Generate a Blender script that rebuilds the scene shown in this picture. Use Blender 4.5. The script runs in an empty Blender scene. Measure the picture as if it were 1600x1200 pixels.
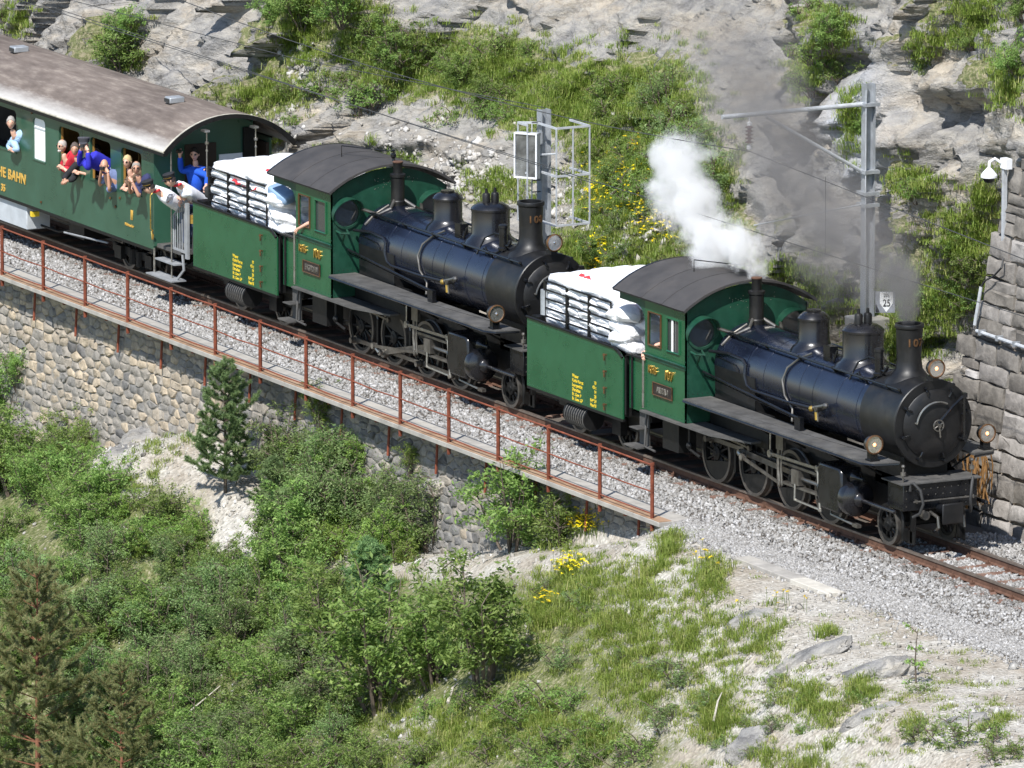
import bpy, bmesh, math, random
import numpy as np
from mathutils import Vector, Matrix
from mathutils.bvhtree import BVHTree
rnd = random.Random(11)
NR = np.random.RandomState(5)
SC = bpy.context.scene
COL = SC.collection
PI = math.pi

# ------------------------------------------------------------------ camera, light, exposure
AZ, EL, FOC = 1.093866, .186554, 15435.127
CAM = Vector((143.6426, -81.8254, 33.8329))
FW = Vector((-math.sin(AZ)*math.cos(EL), math.cos(AZ)*math.cos(EL), -math.sin(EL)))
RT = Vector((math.cos(AZ), math.sin(AZ), 0)); UP = RT.cross(FW)
cd = bpy.data.cameras.new('camera'); cam = bpy.data.objects.new('camera', cd); COL.objects.link(cam)
cd.sensor_width = 36; cd.lens = FOC/1600*36; cd.clip_start = 1; cd.clip_end = 3000
m3 = Matrix((RT, UP, -FW)).transposed()
cam.matrix_world = Matrix.Translation(CAM) @ m3.to_4x4()
SC.camera = cam
SUN = Vector((.40, -.47, .79)).normalized()
W = bpy.data.worlds.new('World'); SC.world = W; W.use_nodes = True
wn = W.node_tree; wn.nodes.clear()
sky = wn.nodes.new('ShaderNodeTexSky'); sky.sky_type = 'NISHITA'; sky.sun_disc = False
sky.sun_elevation = math.asin(SUN.z); sky.sun_rotation = math.atan2(SUN.x, SUN.y); sky.altitude = 1000
sky.air_density = 1.0; sky.dust_density = .6
bg = wn.nodes.new('ShaderNodeBackground'); bg.inputs[1].default_value = .15
wo = wn.nodes.new('ShaderNodeOutputWorld')
wn.links.new(sky.outputs[0], bg.inputs[0]); wn.links.new(bg.outputs[0], wo.inputs[0])
sl = bpy.data.lights.new('sun', 'SUN'); sl.energy = 5.0; sl.angle = math.radians(.53); sl.color = (1, .97, .925)
so = bpy.data.objects.new('sun', sl); COL.objects.link(so); so.rotation_euler = SUN.to_track_quat('Z', 'Y').to_euler()
so.location = (0, -20, 40)
SC.view_settings.view_transform = 'Standard'; SC.view_settings.look = 'None'
SC.view_settings.exposure = 0.47; SC.view_settings.gamma = 1; SC.view_settings.use_curve_mapping = False
SC.cycles.volume_bounces = 3; SC.cycles.max_bounces = 8; SC.cycles.transparent_max_bounces = 12
SC.cycles.volume_step_rate = 1.0; SC.cycles.volume_max_steps = 96

def ray(px, py):
    return (FW + RT*((px-800)/FOC) - UP*((py-600)/FOC)).normalized()
def on(px, py, **k):                       # the point where the sight line through a place meets a real plane
    d = ray(px, py); (a, c), = k.items(); i = 'xyz'.index(a)
    return CAM + d*((c-CAM[i])/d[i])
def to_px(P):                               # N,3 -> px,py
    d = np.asarray(P)-np.array(CAM); w = d@np.array(FW)
    return 800+FOC*(d@np.array(RT))/w, 600-FOC*(d@np.array(UP))/w

# ------------------------------------------------------------------ numpy noise
_perm = NR.permutation(256).astype(np.int64); _perm = np.concatenate([_perm, _perm, _perm])
_grad = NR.normal(size=(256, 3)); _grad /= np.linalg.norm(_grad, axis=1)[:, None]
def pnoise(x, y, z):
    x, y, z = np.broadcast_arrays(np.asarray(x, float), y, z)
    xi, yi, zi = np.floor(x).astype(np.int64), np.floor(y).astype(np.int64), np.floor(z).astype(np.int64)
    fx, fy, fz = x-xi, y-yi, z-zi
    u, v, w = [t*t*t*(t*(t*6-15)+10) for t in (fx, fy, fz)]
    r = 0
    for dx in (0, 1):
        for dy in (0, 1):
            for dz in (0, 1):
                h = _perm[_perm[_perm[(xi+dx) & 255]+((yi+dy) & 255)]+((zi+dz) & 255)]
                g = _grad[h]
                d = g[..., 0]*(fx-dx)+g[..., 1]*(fy-dy)+g[..., 2]*(fz-dz)
                r = r+d*(u if dx else 1-u)*(v if dy else 1-v)*(w if dz else 1-w)
    return r*1.6
def fbm(x, y, z, o=4, ridge=False):
    s = 0; a = 1.; t = 0
    for i in range(o):
        n = pnoise(x*2**i+i*7.3, y*2**i+i*3.1, z*2**i)
        if ridge: n = 1-2*np.abs(n)
        s = s+a*n; t += a; a *= .5
    return s/t

# ------------------------------------------------------------------ materials
MATS = {}
def nt_new(name):
    m = bpy.data.materials.new(name); m.use_nodes = True; nt = m.node_tree; nt.nodes.clear()
    out = nt.nodes.new('ShaderNodeOutputMaterial'); b = nt.nodes.new('ShaderNodeBsdfPrincipled')
    nt.links.new(b.outputs[0], out.inputs[0]); MATS[name] = m
    return m, nt, b, out
def N(nt, t, **k):
    n = nt.nodes.new(t)
    for a, v in k.items(): setattr(n, a, v)
    return n
def tex(nt, scale, detail=4, rough=.6, vec=None, kind='ShaderNodeTexNoise'):
    n = nt.nodes.new(kind); n.inputs['Scale'].default_value = scale
    if kind == 'ShaderNodeTexNoise': n.inputs['Detail'].default_value = detail; n.inputs['Roughness'].default_value = rough
    if vec is not None: nt.links.new(vec, n.inputs['Vector'])
    return n
def coord(nt, sc=(1, 1, 1), rot=(0, 0, 0)):
    c = nt.nodes.new('ShaderNodeTexCoord'); mp = nt.nodes.new('ShaderNodeMapping')
    mp.inputs['Scale'].default_value = sc; mp.inputs['Rotation'].default_value = rot
    nt.links.new(c.outputs['Object'], mp.inputs['Vector']); return mp.outputs[0]
def ramp(nt, fac, stops):
    r = nt.nodes.new('ShaderNodeValToRGB'); e = r.color_ramp.elements
    while len(e) < len(stops): e.new(.5)
    for i, (p, c) in enumerate(stops):
        e[i].position = p; e[i].color = (*c, 1) if len(c) == 3 else c
    nt.links.new(fac, r.inputs[0]); return r.outputs[0]
def mixc(nt, fac, a, b, mode='MIX'):
    m = nt.nodes.new('ShaderNodeMix'); m.data_type = 'RGBA'; m.blend_type = mode
    for s, v in ((0, fac), (6, a), (7, b)):
        if isinstance(v, (int, float)): m.inputs[s].default_value = v
        elif isinstance(v, tuple): m.inputs[s].default_value = (*v, 1)
        else: nt.links.new(v, m.inputs[s])
    return m.outputs[2]
def bump(nt, b, h, strength=.4, dist=.02):
    n = nt.nodes.new('ShaderNodeBump'); n.inputs['Strength'].default_value = strength; n.inputs['Distance'].default_value = dist
    nt.links.new(h, n.inputs['Height']); nt.links.new(n.outputs[0], b.inputs['Normal'])
def simple(name, col, rough=.6, metal=0., var=.25, scale=6., spec=.5, bmp=0., coat=0., dirt=None):
    m, nt, b, o = nt_new(name)
    v = coord(nt); n = tex(nt, scale, 5, .65, v)
    lo = tuple(c*(1-var) for c in col); hi = tuple(min(1, c*(1+var)) for c in col)
    c = ramp(nt, n.outputs[0], [(.3, lo), (.7, hi)])
    if dirt:
        n2 = tex(nt, scale*.35, 6, .7, v); f = ramp(nt, n2.outputs[0], [(.5, (0, 0, 0)), (.72, (dirt[1],)*3)])
        c = mixc(nt, f, c, dirt[0])
    nt.links.new(c, b.inputs['Base Color'])
    r = ramp(nt, n.outputs[0], [(.3, (max(0, rough-.1),)*3), (.7, (min(1, rough+.1),)*3)])
    nt.links.new(r, b.inputs['Roughness'])
    b.inputs['Metallic'].default_value = metal; b.inputs['Specular IOR Level'].default_value = spec
    if coat: b.inputs['Coat Weight'].default_value = coat; b.inputs['Coat Roughness'].default_value = .15
    if bmp: bump(nt, b, tex(nt, scale*6, 4, .6, v).outputs[0], bmp, .01)
    return m
simple('black_paint', (.006, .0065, .008), .27, 0, .3, 3, .5, .05, dirt=((.022, .020, .018), .35))
simple('boiler_black', (.016, .022, .044), .25, .6, .3, 1.2, .7, .02, coat=.4, dirt=((.024, .025, .03), .2))
simple('dome_black', (.007, .007, .009), .28, 0, .3, 2.2, .6, .03, coat=.2, dirt=((.02, .019, .018), .4))
simple('reflector', (.62, .60, .56), .12, .85, .2, 20)
m, nt, b, o = nt_new('lit_bulb'); b.inputs['Base Color'].default_value = (.8, .35, .12, 1); b.inputs['Emission Color'].default_value = (1, .34, .10, 1); b.inputs['Emission Strength'].default_value = 4.5
simple('smokebox_black', (.0075, .0075, .008), .45, 0, .25, 4, .4, .1, dirt=((.04, .035, .03), .4))
simple('frame_black', (.006, .006, .006), .55, 0, .4, 5, .3, .2, dirt=((.016, .013, .010), .4))
simple('board_black', (.075, .073, .070), .7, 0, .35, 3, .3, .15, dirt=((.17, .155, .13), .5))
simple('loco_green', (.013, .086, .036), .3, 0, .14, 1.6, .5, .03, coat=.3, dirt=((.012, .085, .036), .4))
simple('green_dark', (.008, .052, .030), .5, 0, .25, 5, .4, .06, dirt=((.07, .09, .075), .35))  # cab-front shade put into this darker copy of the green, plus grey dirt
simple('coach_green', (.030, .088, .056), .35, 0, .14, 1.3, .5, .03, coat=.2, dirt=((.02, .085, .05), .5))
simple('cab_roof_grey', (.050, .047, .047), .75, 0, .22, 2.5, .3, .15, dirt=((.085, .075, .068), .55))
simple('cream', (.42, .39, .32), .6)
simple('steel', (.33, .32, .30), .33, .85, .3, 8)
simple('tyre_steel', (.13, .12, .11), .4, .7, .3, 8)
simple('rod_steel', (.17, .16, .145), .38, .75, .3, 5, dirt=((.05, .04, .03), .7))
simple('rail_top', (.20, .165, .14), .4, .5, .25, 6)
simple('rail_rust', (.115, .062, .042), .85, 0, .35, 7, .2, .2)
simple('sleeper_rust', (.17, .10, .075), .9, 0, .35, 5, .2, .2, dirt=((.27, .23, .19), .7))
simple('railing_rust', (.20, .058, .032), .8, 0, .35, 9, .25, .2, dirt=((.10, .035, .022), .6))
simple('brass', (.62, .40, .10), .32, .9, .25, 12)
simple('brass_dull', (.16, .085, .04), .5, .7, .3, 12)
simple('plate_black', (.018, .011, .010), .5)
simple('yellow_paint', (.72, .52, .03), .6, 0, .1)
simple('coach_letter', (.60, .36, .07), .5, .1, .15)
simple('lens', (.45, .40, .32), .08, .55, .3, 14, .8, coat=1)
simple('galvanised', (.36, .38, .40), .5, .45, .18, 5, .5, .05)
simple('mirror_glass', (.20, .21, .215), .2, .6, .8, 2.2, .6)  # blotchy dark tone painted in for reflected greenery
simple('galv_paint', (.46, .48, .50), .55, .2, .18, 5)
simple('concrete', (.33, .31, .28), .9, 0, .22, 3, .2, .3, dirt=((.45, .42, .36), .6))
simple('concrete_brown', (.30, .19, .12), .9, 0, .3, 3, .2, .3, dirt=((.36, .29, .22), .7))
simple('concrete_pale', (.50, .47, .41), .9, 0, .18, 3, .2, .3, dirt=((.38, .35, .30), .7))
simple('grey_step', (.26, .27, .28), .7, .1, .2, 4, .4, .1)
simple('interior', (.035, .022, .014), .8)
simple('interior_wood', (.30, .155, .035), .5)
simple('blind_white', (.80, .80, .79), .6, 0, .03)
simple('porcelain', (.11, .035, .028), .2, 0, .15, 5, .7, coat=.6)
simple('white_plastic', (.75, .76, .78), .35, 0, .04)
simple('dark_plastic', (.015, .015, .017), .35)
simple('rubber', (.03, .03, .03), .6)
simple('wire', (.055, .055, .055), .6, .2)
simple('box_grey', (.42, .45, .47), .6, 0, .15, 3)
simple('white_paint', (.78, .78, .76), .6, 0, .08, 5)
simple('sign_grey', (.22, .23, .25), .6)
simple('rope_rust', (.24, .13, .05), .9, 0, .5, 10, .2, .4)
simple('bark', (.12, .095, .075), .9, 0, .35, 9, .2, .4)
simple('bark_red', (.20, .09, .055), .9, 0, .35, 9, .2, .4)
simple('bark_pale', (.44, .40, .34), .9, 0, .2, 9, .2, .2)
simple('sack_blue', (.22, .33, .48), .9, 0, .3, 2)
simple('red_cloth', (.55, .03, .04), .85, 0, .2, 8)
# window glass of the cab: real panes, grey with reflection
m, nt, b, o = nt_new('cab_glass'); b.inputs['Base Color'].default_value = (.05, .055, .055, 1); b.inputs['Roughness'].default_value = .06
b.inputs['Specular IOR Level'].default_value = .8; b.inputs['Coat Weight'].default_value = .6; b.inputs['Coat Roughness'].default_value = .03
# coach roof: grey sheet, pale along the eave, streaks of brown
m, nt, b, o = nt_new('coach_roof')
v = coord(nt, (.6, 3.2, 1)); n = tex(nt, 2.2, 7, .7, v); n3 = tex(nt, .7, 3, .5, coord(nt))
c = ramp(nt, n.outputs[0], [(.30, (.105, .082, .068)), (.52, (.165, .135, .115)), (.74, (.30, .26, .22))])
c2 = ramp(nt, n3.outputs[0], [(.35, (.75, .72, .70)), (.65, (1.1, 1.08, 1.05))])
c = mixc(nt, 1., c, c2, 'MULTIPLY')
sx = N(nt, 'ShaderNodeSeparateXYZ'); nt.links.new(coord(nt), sx.inputs[0])
ab = N(nt, 'ShaderNodeMath', operation='ABSOLUTE'); nt.links.new(sx.outputs[1], ab.inputs[0])
ad = N(nt, 'ShaderNodeMath', operation='MULTIPLY_ADD'); nt.links.new(n.outputs[0], ad.inputs[0]); ad.inputs[1].default_value = .22; nt.links.new(ab.outputs[0], ad.inputs[2])
f = ramp(nt, ad.outputs[0], [(.90, (0, 0, 0)), (1., (0, 0, 0))]); 
mr = N(nt, 'ShaderNodeMapRange'); nt.links.new(ad.outputs[0], mr.inputs[0]); mr.inputs[1].default_value = 1.27; mr.inputs[2].default_value = 1.50
c = mixc(nt, mr.outputs[0], c, (.43, .41, .385)); nt.links.new(c, b.inputs['Base Color']); b.inputs['Roughness'].default_value = .75
bump(nt, b, n.outputs[0], .25, .01)
# sack fabric
m, nt, b, o = nt_new('sack_white'); v = coord(nt)
n = tex(nt, 5, 6, .7, v); w = tex(nt, 2.0, 3, .5, v)
c = ramp(nt, w.outputs[0], [(.35, (.66, .68, .72)), (.6, (.80, .80, .81))])
nt.links.new(c, b.inputs['Base Color']); b.inputs['Roughness'].default_value = .7; bump(nt, b, n.outputs[0], .9, .06)
# rock: built on vertex attributes 'veg' (soil/grass share), 'pale' and 'dark' (stain) that are fixed to the cliff
def rock_mat(name, tint=(1, 1, 1), veg=True):
    m, nt, b, o = nt_new(name)
    v = coord(nt, (1, 1, 1), (.0, math.radians(58), .3)); vs = coord(nt, (1, 1, 2.8), (.0, math.radians(58), .3))
    n1 = tex(nt, .55, 6, .7, vs); n2 = tex(nt, 2.4, 8, .72, vs); n3 = tex(nt, 11, 5, .7, v)
    T = lambda c: tuple(a*t for a, t in zip(c, tint))
    c = ramp(nt, n2.outputs[0], [(.30, T((.085, .080, .075))), (.41, T((.225, .213, .197))), (.53, T((.36, .34, .308))), (.67, T((.54, .50, .43)))])
    ca = ramp(nt, n1.outputs[0], [(.38, T((.21, .213, .222))), (.50, T((.36, .342, .312))), (.62, T((.54, .45, .33)))])
    c = mixc(nt, .45, c, ca)
    vo = N(nt, 'ShaderNodeTexVoronoi', feature='DISTANCE_TO_EDGE'); vo.inputs['Scale'].default_value = 1.5
    dv = mixc(nt, .55, vs, n2.outputs[1]); nt.links.new(dv, vo.inputs['Vector'])
    cr = ramp(nt, vo.outputs[0], [(.0, (.25, .25, .25)), (.05, (1, 1, 1))])
    c = mixc(nt, .4, c, cr, 'MULTIPLY')
    if veg:
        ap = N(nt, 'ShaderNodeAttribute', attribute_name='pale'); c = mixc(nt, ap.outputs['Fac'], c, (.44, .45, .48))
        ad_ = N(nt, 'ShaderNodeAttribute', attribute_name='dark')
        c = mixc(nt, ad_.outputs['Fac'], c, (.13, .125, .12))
        av = N(nt, 'ShaderNodeAttribute', attribute_name='veg')
        g = ramp(nt, n3.outputs[0], [(.32, (.07, .09, .028)), (.48, (.15, .17, .055)), (.62, (.34, .30, .19))])
        mth = N(nt, 'ShaderNodeMath', operation='MULTIPLY_ADD'); nt.links.new(n2.outputs[0], mth.inputs[0]); mth.inputs[1].default_value = 1.2
        nt.links.new(av.outputs['Fac'], mth.inputs[2])
        f = ramp(nt, mth.outputs[0], [(.95, (0, 0, 0)), (1.2/1.0 if False else 1., (.9, .9, .9))])
        c = mixc(nt, f, c, g)
    nt.links.new(c, b.inputs['Base Color']); b.inputs['Roughness'].default_value = .95; b.inputs['Specular IOR Level'].default_value = .2
    h = N(nt, 'ShaderNodeMath', operation='ADD'); nt.links.new(n2.outputs[0], h.inputs[0])
    h2 = N(nt, 'ShaderNodeMath', operation='MULTIPLY_ADD'); nt.links.new(cr, h2.inputs[0]); h2.inputs[1].default_value = .12; nt.links.new(n3.outputs[0], h2.inputs[2])
    nt.links.new(h2.outputs[0], h.inputs[1]); bump(nt, b, h.outputs[0], .8, .11)
    return m
rock_mat('rock')
# ground: gravel and soil with attribute 'veg'
m, nt, b, o = nt_new('ground_soil')
v = coord(nt); n1 = tex(nt, .8, 5, .6, v); n2 = tex(nt, 9, 6, .75, v); vo = tex(nt, 16, vec=v, kind='ShaderNodeTexVoronoi')
c = ramp(nt, n2.outputs[0], [(.3, (.19, .17, .145)), (.5, (.37, .345, .30)), (.7, (.56, .535, .485))])
cb = ramp(nt, n1.outputs[0], [(.4, (.29, .24, .18)), (.6, (.48, .46, .415))]); c = mixc(nt, .5, c, cb)
cv = ramp(nt, vo.outputs['Color'], [(.2, (.75, .74, .72)), (.8, (1.15, 1.15, 1.15))]); c = mixc(nt, .8, c, cv, 'MULTIPLY')
av = N(nt, 'ShaderNodeAttribute', attribute_name='veg')
mth = N(nt, 'ShaderNodeMath', operation='MULTIPLY_ADD'); nt.links.new(n2.outputs[0], mth.inputs[0]); mth.inputs[1].default_value = 1.1; nt.links.new(av.outputs['Fac'], mth.inputs[2])
f = ramp(nt, mth.outputs[0], [(.85, (0, 0, 0)), (1., (1, 1, 1))])
g = ramp(nt, n2.outputs[0], [(.35, (.06, .08, .026)), (.52, (.14, .15, .06)), (.66, (.34, .30, .22))]); c = mixc(nt, f, c, g)
nt.links.new(c, b.inputs['Base Color']); b.inputs['Roughness'].default_value = .95; b.inputs['Specular IOR Level'].default_value = .15
bump(nt, b, vo.outputs['Distance'], .8, .04)
# stones carry their own colour in attribute 'tone' (0..1)
def stone_mat(name, stops, sc=9, bs=.7):
    m, nt, b, o = nt_new(name); v = coord(nt)
    a = N(nt, 'ShaderNodeAttribute', attribute_name='tone'); c = ramp(nt, a.outputs['Fac'], stops)
    n = tex(nt, sc, 6, .7, v); cv = ramp(nt, n.outputs[0], [(.3, (.55, .55, .55)), (.7, (1.3, 1.3, 1.3))])
    c = mixc(nt, .85, c, cv, 'MULTIPLY'); nt.links.new(c, b.inputs['Base Color']); b.inputs['Roughness'].default_value = .95
    b.inputs['Specular IOR Level'].default_value = .2; bump(nt, b, n.outputs[0], bs, .04)
stone_mat('ballast_stone', [(0, (.12, .105, .09)), (.35, (.235, .225, .21)), (.7, (.33, .32, .305)), (1, (.46, .45, .44))], 30, .3)
stone_mat('rubble_stone', [(0, (.17, .155, .135)), (.35, (.29, .27, .235)), (.7, (.40, .38, .345)), (1, (.54, .52, .49))], 12, .4)
stone_mat('wall_stone', [(0, (.12, .115, .11)), (.3, (.205, .197, .185)), (.6, (.305, .275, .235)), (.8, (.36, .30, .225)), (1, (.43, .355, .26))], 7, .9)
stone_mat('wall_stone_dark', [(0, (.10, .09, .08)), (.4, (.18, .165, .145)), (.75, (.28, .26, .24)), (1, (.45, .43, .41))], 5, .9)
simple('mortar', (.24, .22, .19), .95, 0, .3, 6, .1, .6)
simple('mortar_warm', (.28, .235, .19), .95, 0, .3, 6, .1, .6)
# leaves: diffuse with light passing through; 'tone' varies leaf to leaf
def leaf_mat(name, dark, mid, light, trans=.5):
    m, nt, b, o = nt_new(name); a = N(nt, 'ShaderNodeAttribute', attribute_name='tone')
    oi = N(nt, 'ShaderNodeObjectInfo')
    c = ramp(nt, a.outputs['Fac'], [(0, dark), (.5, mid), (1, light)])
    hs = N(nt, 'ShaderNodeHueSaturation'); nt.links.new(c, hs.inputs['Color'])
    mr = N(nt, 'ShaderNodeMapRange'); nt.links.new(oi.outputs['Random'], mr.inputs[0]); mr.inputs[3].default_value = .485; mr.inputs[4].default_value = .515
    mv = N(nt, 'ShaderNodeMapRange'); nt.links.new(oi.outputs['Random'], mv.inputs[0]); mv.inputs[3].default_value = .8; mv.inputs[4].default_value = 1.25
    nt.links.new(mr.outputs[0], hs.inputs['Hue']); nt.links.new(mv.outputs[0], hs.inputs['Value'])
    c = hs.outputs[0]; nt.links.new(c, b.inputs['Base Color']); b.inputs['Roughness'].default_value = .55; b.inputs['Specular IOR Level'].default_value = .35
    tr = N(nt, 'ShaderNodeBsdfTranslucent'); nt.links.new(c, tr.inputs[0]); mx = N(nt, 'ShaderNodeMixShader'); mx.inputs[0].default_value = trans
    nt.links.new(b.outputs[0], mx.inputs[1]); nt.links.new(tr.outputs[0], mx.inputs[2]); nt.links.new(mx.outputs[0], o.inputs[0])
leaf_mat('leaf_green', (.085, .15, .035), (.195, .30, .070), (.39, .49, .15))
leaf_mat('leaf_fresh', (.11, .19, .04), (.23, .35, .07), (.40, .51, .13))
leaf_mat('leaf_grey', (.09, .15, .05), (.20, .29, .10), (.36, .45, .19))
leaf_mat('leaf_lime', (.25, .42, .02), (.38, .55, .03), (.52, .68, .06))
leaf_mat('needle', (.10, .18, .08), (.21, .33, .13), (.40, .50, .22))
leaf_mat('needle_brown', (.13, .18, .07), (.26, .30, .12), (.50, .38, .21))
leaf_mat('grass_blade', (.13, .20, .03), (.25, .33, .06), (.50, .47, .20))
leaf_mat('flower_yellow', (.70, .52, .01), (.80, .62, .015), (.85, .70, .03), .2)
def M(n): return MATS[n]

# ------------------------------------------------------------------ mesh helpers
def put(o, parent=None):
    COL.objects.link(o)
    if parent is not None: o.parent = parent
    return o
def np_mesh(name, V, F, mat=None, tone=None, attrs=None, smooth=False):
    V = np.asarray(V, np.float32); F = np.asarray(F, np.int32); k = F.shape[1]
    me = bpy.data.meshes.new(name); me.vertices.add(len(V)); me.vertices.foreach_set('co', V.ravel())
    me.loops.add(F.size); me.loops.foreach_set('vertex_index', F.ravel())
    me.polygons.add(len(F)); me.polygons.foreach_set('loop_start', np.arange(0, F.size, k, dtype=np.int32))
    try: me.polygons.foreach_set('loop_total', np.full(len(F), k, np.int32))
    except Exception: pass
    if smooth: me.polygons.foreach_set('use_smooth', np.ones(len(F), bool))
    me.update(calc_edges=True)
    if tone is not None:
        a = me.attributes.new('tone', 'FLOAT', 'POINT'); a.data.foreach_set('value', np.asarray(tone, np.float32))
    for n, val in (attrs or {}).items():
        a = me.attributes.new(n, 'FLOAT', 'POINT'); a.data.foreach_set('value', np.asarray(val, np.float32))
    if mat: me.materials.append(M(mat) if isinstance(mat, str) else mat)
    return me
def obj(name, me, parent=None, loc=None):
    o = bpy.data.objects.new(name, me); put(o, parent)
    if loc is not None: o.location = loc
    return o
def tag(o, label=None, cat=None, group=None, kind=None):
    for k, v in (('label', label), ('category', cat), ('group', group), ('kind', kind)):
        if v: o[k] = v
    return o
def thing(name, loc, label, cat, group=None, rz=0):
    o = bpy.data.objects.new(name, None); COL.objects.link(o); o.location = loc; o.rotation_euler.z = rz
    o.empty_display_size = .3
    return tag(o, label, cat, group)
class MB:
    def __init__(s): s.v = []; s.f = []
    def add(s, V, F):
        k = len(s.v); s.v += [tuple(p) for p in V]; s.f += [tuple(i+k for i in f) for f in F]; return s
    def box(s, x0, x1, y0, y1, z0, z1):
        if x0 > x1: x0, x1 = x1, x0
        if y0 > y1: y0, y1 = y1, y0
        if z0 > z1: z0, z1 = z1, z0
        return s.add([(x0, y0, z0), (x1, y0, z0), (x1, y1, z0), (x0, y1, z0), (x0, y0, z1), (x1, y0, z1), (x1, y1, z1), (x0, y1, z1)],
                     [(0, 3, 2, 1), (4, 5, 6, 7), (0, 1, 5, 4), (1, 2, 6, 5), (2, 3, 7, 6), (3, 0, 4, 7)])
    def prism(s, pts, axis, a, b):
        n = len(pts)
        def P(p, t): return {'x': (t, p[0], p[1]), 'y': (p[0], t, p[1]), 'z': (p[0], p[1], t)}[axis]
        V = [P(p, a) for p in pts]+[P(p, b) for p in pts]
        return s.add(V, [tuple(range(n))[::-1], tuple(range(n, 2*n))]+[(i, (i+1) % n, n+(i+1) % n, n+i) for i in range(n)])
    def tube(s, path, r, n=8, cap=True):
        path = [Vector(p) for p in path]; k0 = len(s.v); m = len(path)
        rs = r if isinstance(r, (list, tuple)) else [r]*m
        ref = None; rings = []
        for i, p in enumerate(path):
            t = (path[min(i+1, m-1)]-path[max(i-1, 0)])
            t = t.normalized() if t.length > 1e-9 else Vector((0, 0, 1))
            if ref is None: ref = t.orthogonal().normalized()
            else: ref = (ref-t*ref.dot(t)); ref = ref.normalized() if ref.length > 1e-6 else t.orthogonal().normalized()
            bn = t.cross(ref)
            rings.append([p+(ref*math.cos(a)+bn*math.sin(a))*rs[i] for a in [2*PI*j/n for j in range(n)]])
        V = [q for R_ in rings for q in R_]; F = []
        for i in range(m-1):
            for j in range(n):
                F.append((i*n+j, i*n+(j+1) % n, (i+1)*n+(j+1) % n, (i+1)*n+j))
        if cap: F += [tuple(range(n))[::-1], tuple(range((m-1)*n, m*n))]
        return s.add(V, F)
    def cyl(s, p, q, r, n=16, r2=None): return s.tube([p, q], [r, r if r2 is None else r2], n)
    def lathe(s, prof, c, axis='z', n=28):          # prof: (radius, height along axis)
        c = Vector(c); V = []; F = []
        for r, h in prof:
            for j in range(n):
                a = 2*PI*j/n; ca, sa = math.cos(a)*r, math.sin(a)*r
                V.append(c+Vector({'z': (ca, sa, h), 'x': (h, ca, sa), 'y': (sa, h, ca)}[axis]))
        m = len(prof)
        for i in range(m-1):
            for j in range(n): F.append((i*n+j, i*n+(j+1) % n, (i+1)*n+(j+1) % n, (i+1)*n+j))
        closed = prof[0] == prof[-1]
        if closed: pass
        elif prof[0][0] > 1e-4: F.append(tuple(range(n))[::-1])
        if not closed and prof[-1][0] > 1e-4: F.append(tuple(range((m-1)*n, m*n)))
        return s.add(V, F)
    def ball(s, c, r, n=8, sc=(1, 1, 1)):
        c = Vector(c); V = []; F = []
        for i in range(n//2+1):
            t = PI*i/(n//2)
            for j in range(n):
                a = 2*PI*j/n; V.append(c+Vector((math.sin(t)*math.cos(a)*sc[0], math.sin(t)*math.sin(a)*sc[1], math.cos(t)*sc[2]))*r)
        for i in range(n//2):
            for j in range(n): F.append((i*n+j, (i+1)*n+j, (i+1)*n+(j+1) % n, i*n+(j+1) % n))
        return s.add(V, F)
    def mesh(s, name, mat, smooth=35):
        me = bpy.data.meshes.new(name); me.from_pydata(s.v, [], s.f)
        bm = bmesh.new(); bm.from_mesh(me); bmesh.ops.remove_doubles(bm, verts=bm.verts, dist=1e-5)
        bmesh.ops.recalc_face_normals(bm, faces=bm.faces); bm.to_mesh(me); bm.free()
        me.materials.append(M(mat) if isinstance(mat, str) else mat)
        if smooth:
            me.polygons.foreach_set('use_smooth', np.ones(len(me.polygons), bool))
            me.set_sharp_from_angle(angle=math.radians(smooth))
        return me
    def build(s, name, mat, parent=None, loc=None, smooth=35, bevel=0):
        o = obj(name, s.mesh(name, mat, smooth), parent, loc)
        if bevel:
            b = o.modifiers.new('bevel', 'BEVEL'); b.width = bevel; b.segments = 2; b.limit_method = 'ANGLE'; b.angle_limit = math.radians(50)
        return o
def text_mesh(body, size, mat, ext=.006, name='lettering', align='LEFT', spacing=1., bold=.018):
    cu = bpy.data.curves.new('t', 'FONT'); cu.body = body; cu.size = size; cu.extrude = ext; cu.align_x = align; cu.space_character = spacing
    cu.resolution_u = 3; cu.offset = size*bold
    o = bpy.data.objects.new('t', cu); COL.objects.link(o)
    dg = bpy.context.evaluated_depsgraph_get(); me = bpy.data.meshes.new_from_object(o.evaluated_get(dg))
    bpy.data.objects.remove(o); bpy.data.curves.remove(cu); me.name = name; me.materials.clear(); me.materials.append(M(mat)); return me
def text_side(body, size, mat, x, y, z, parent, name='lettering', sx=1., ext=.006, label=None):   # facing -y
    me = text_mesh(body, size, mat, ext, name); o = obj(name, me, parent, (x, y, z)); o.rotation_euler = (PI/2, 0, 0); o.scale = (sx, 1, 1)
    if label: o['label'] = label
    return o
def arc(c, r, a0, a1, n, plane='xz', off=0):
    out = []
    for i in range(n+1):
        a = math.radians(a0+(a1-a0)*i/n); u, v = r*math.cos(a), r*math.sin(a)
        out.append({'xz': (c[0]+u, off, c[1]+v), 'yz': (off, c[0]+u, c[1]+v), 'xy': (c[0]+u, c[1]+v, off)}[plane])
    return out
def copy_obj(o, parent=None, loc=None, rz=None, sc=None):
    c = o.copy(); COL.objects.link(c)
    if parent is not None: c.parent = parent
    if loc is not None: c.location = loc
    if rz is not None: c.rotation_euler.z = rz
    if sc is not None: c.scale = sc if isinstance(sc, (tuple, Vector)) else (sc,)*3
    return c
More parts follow.
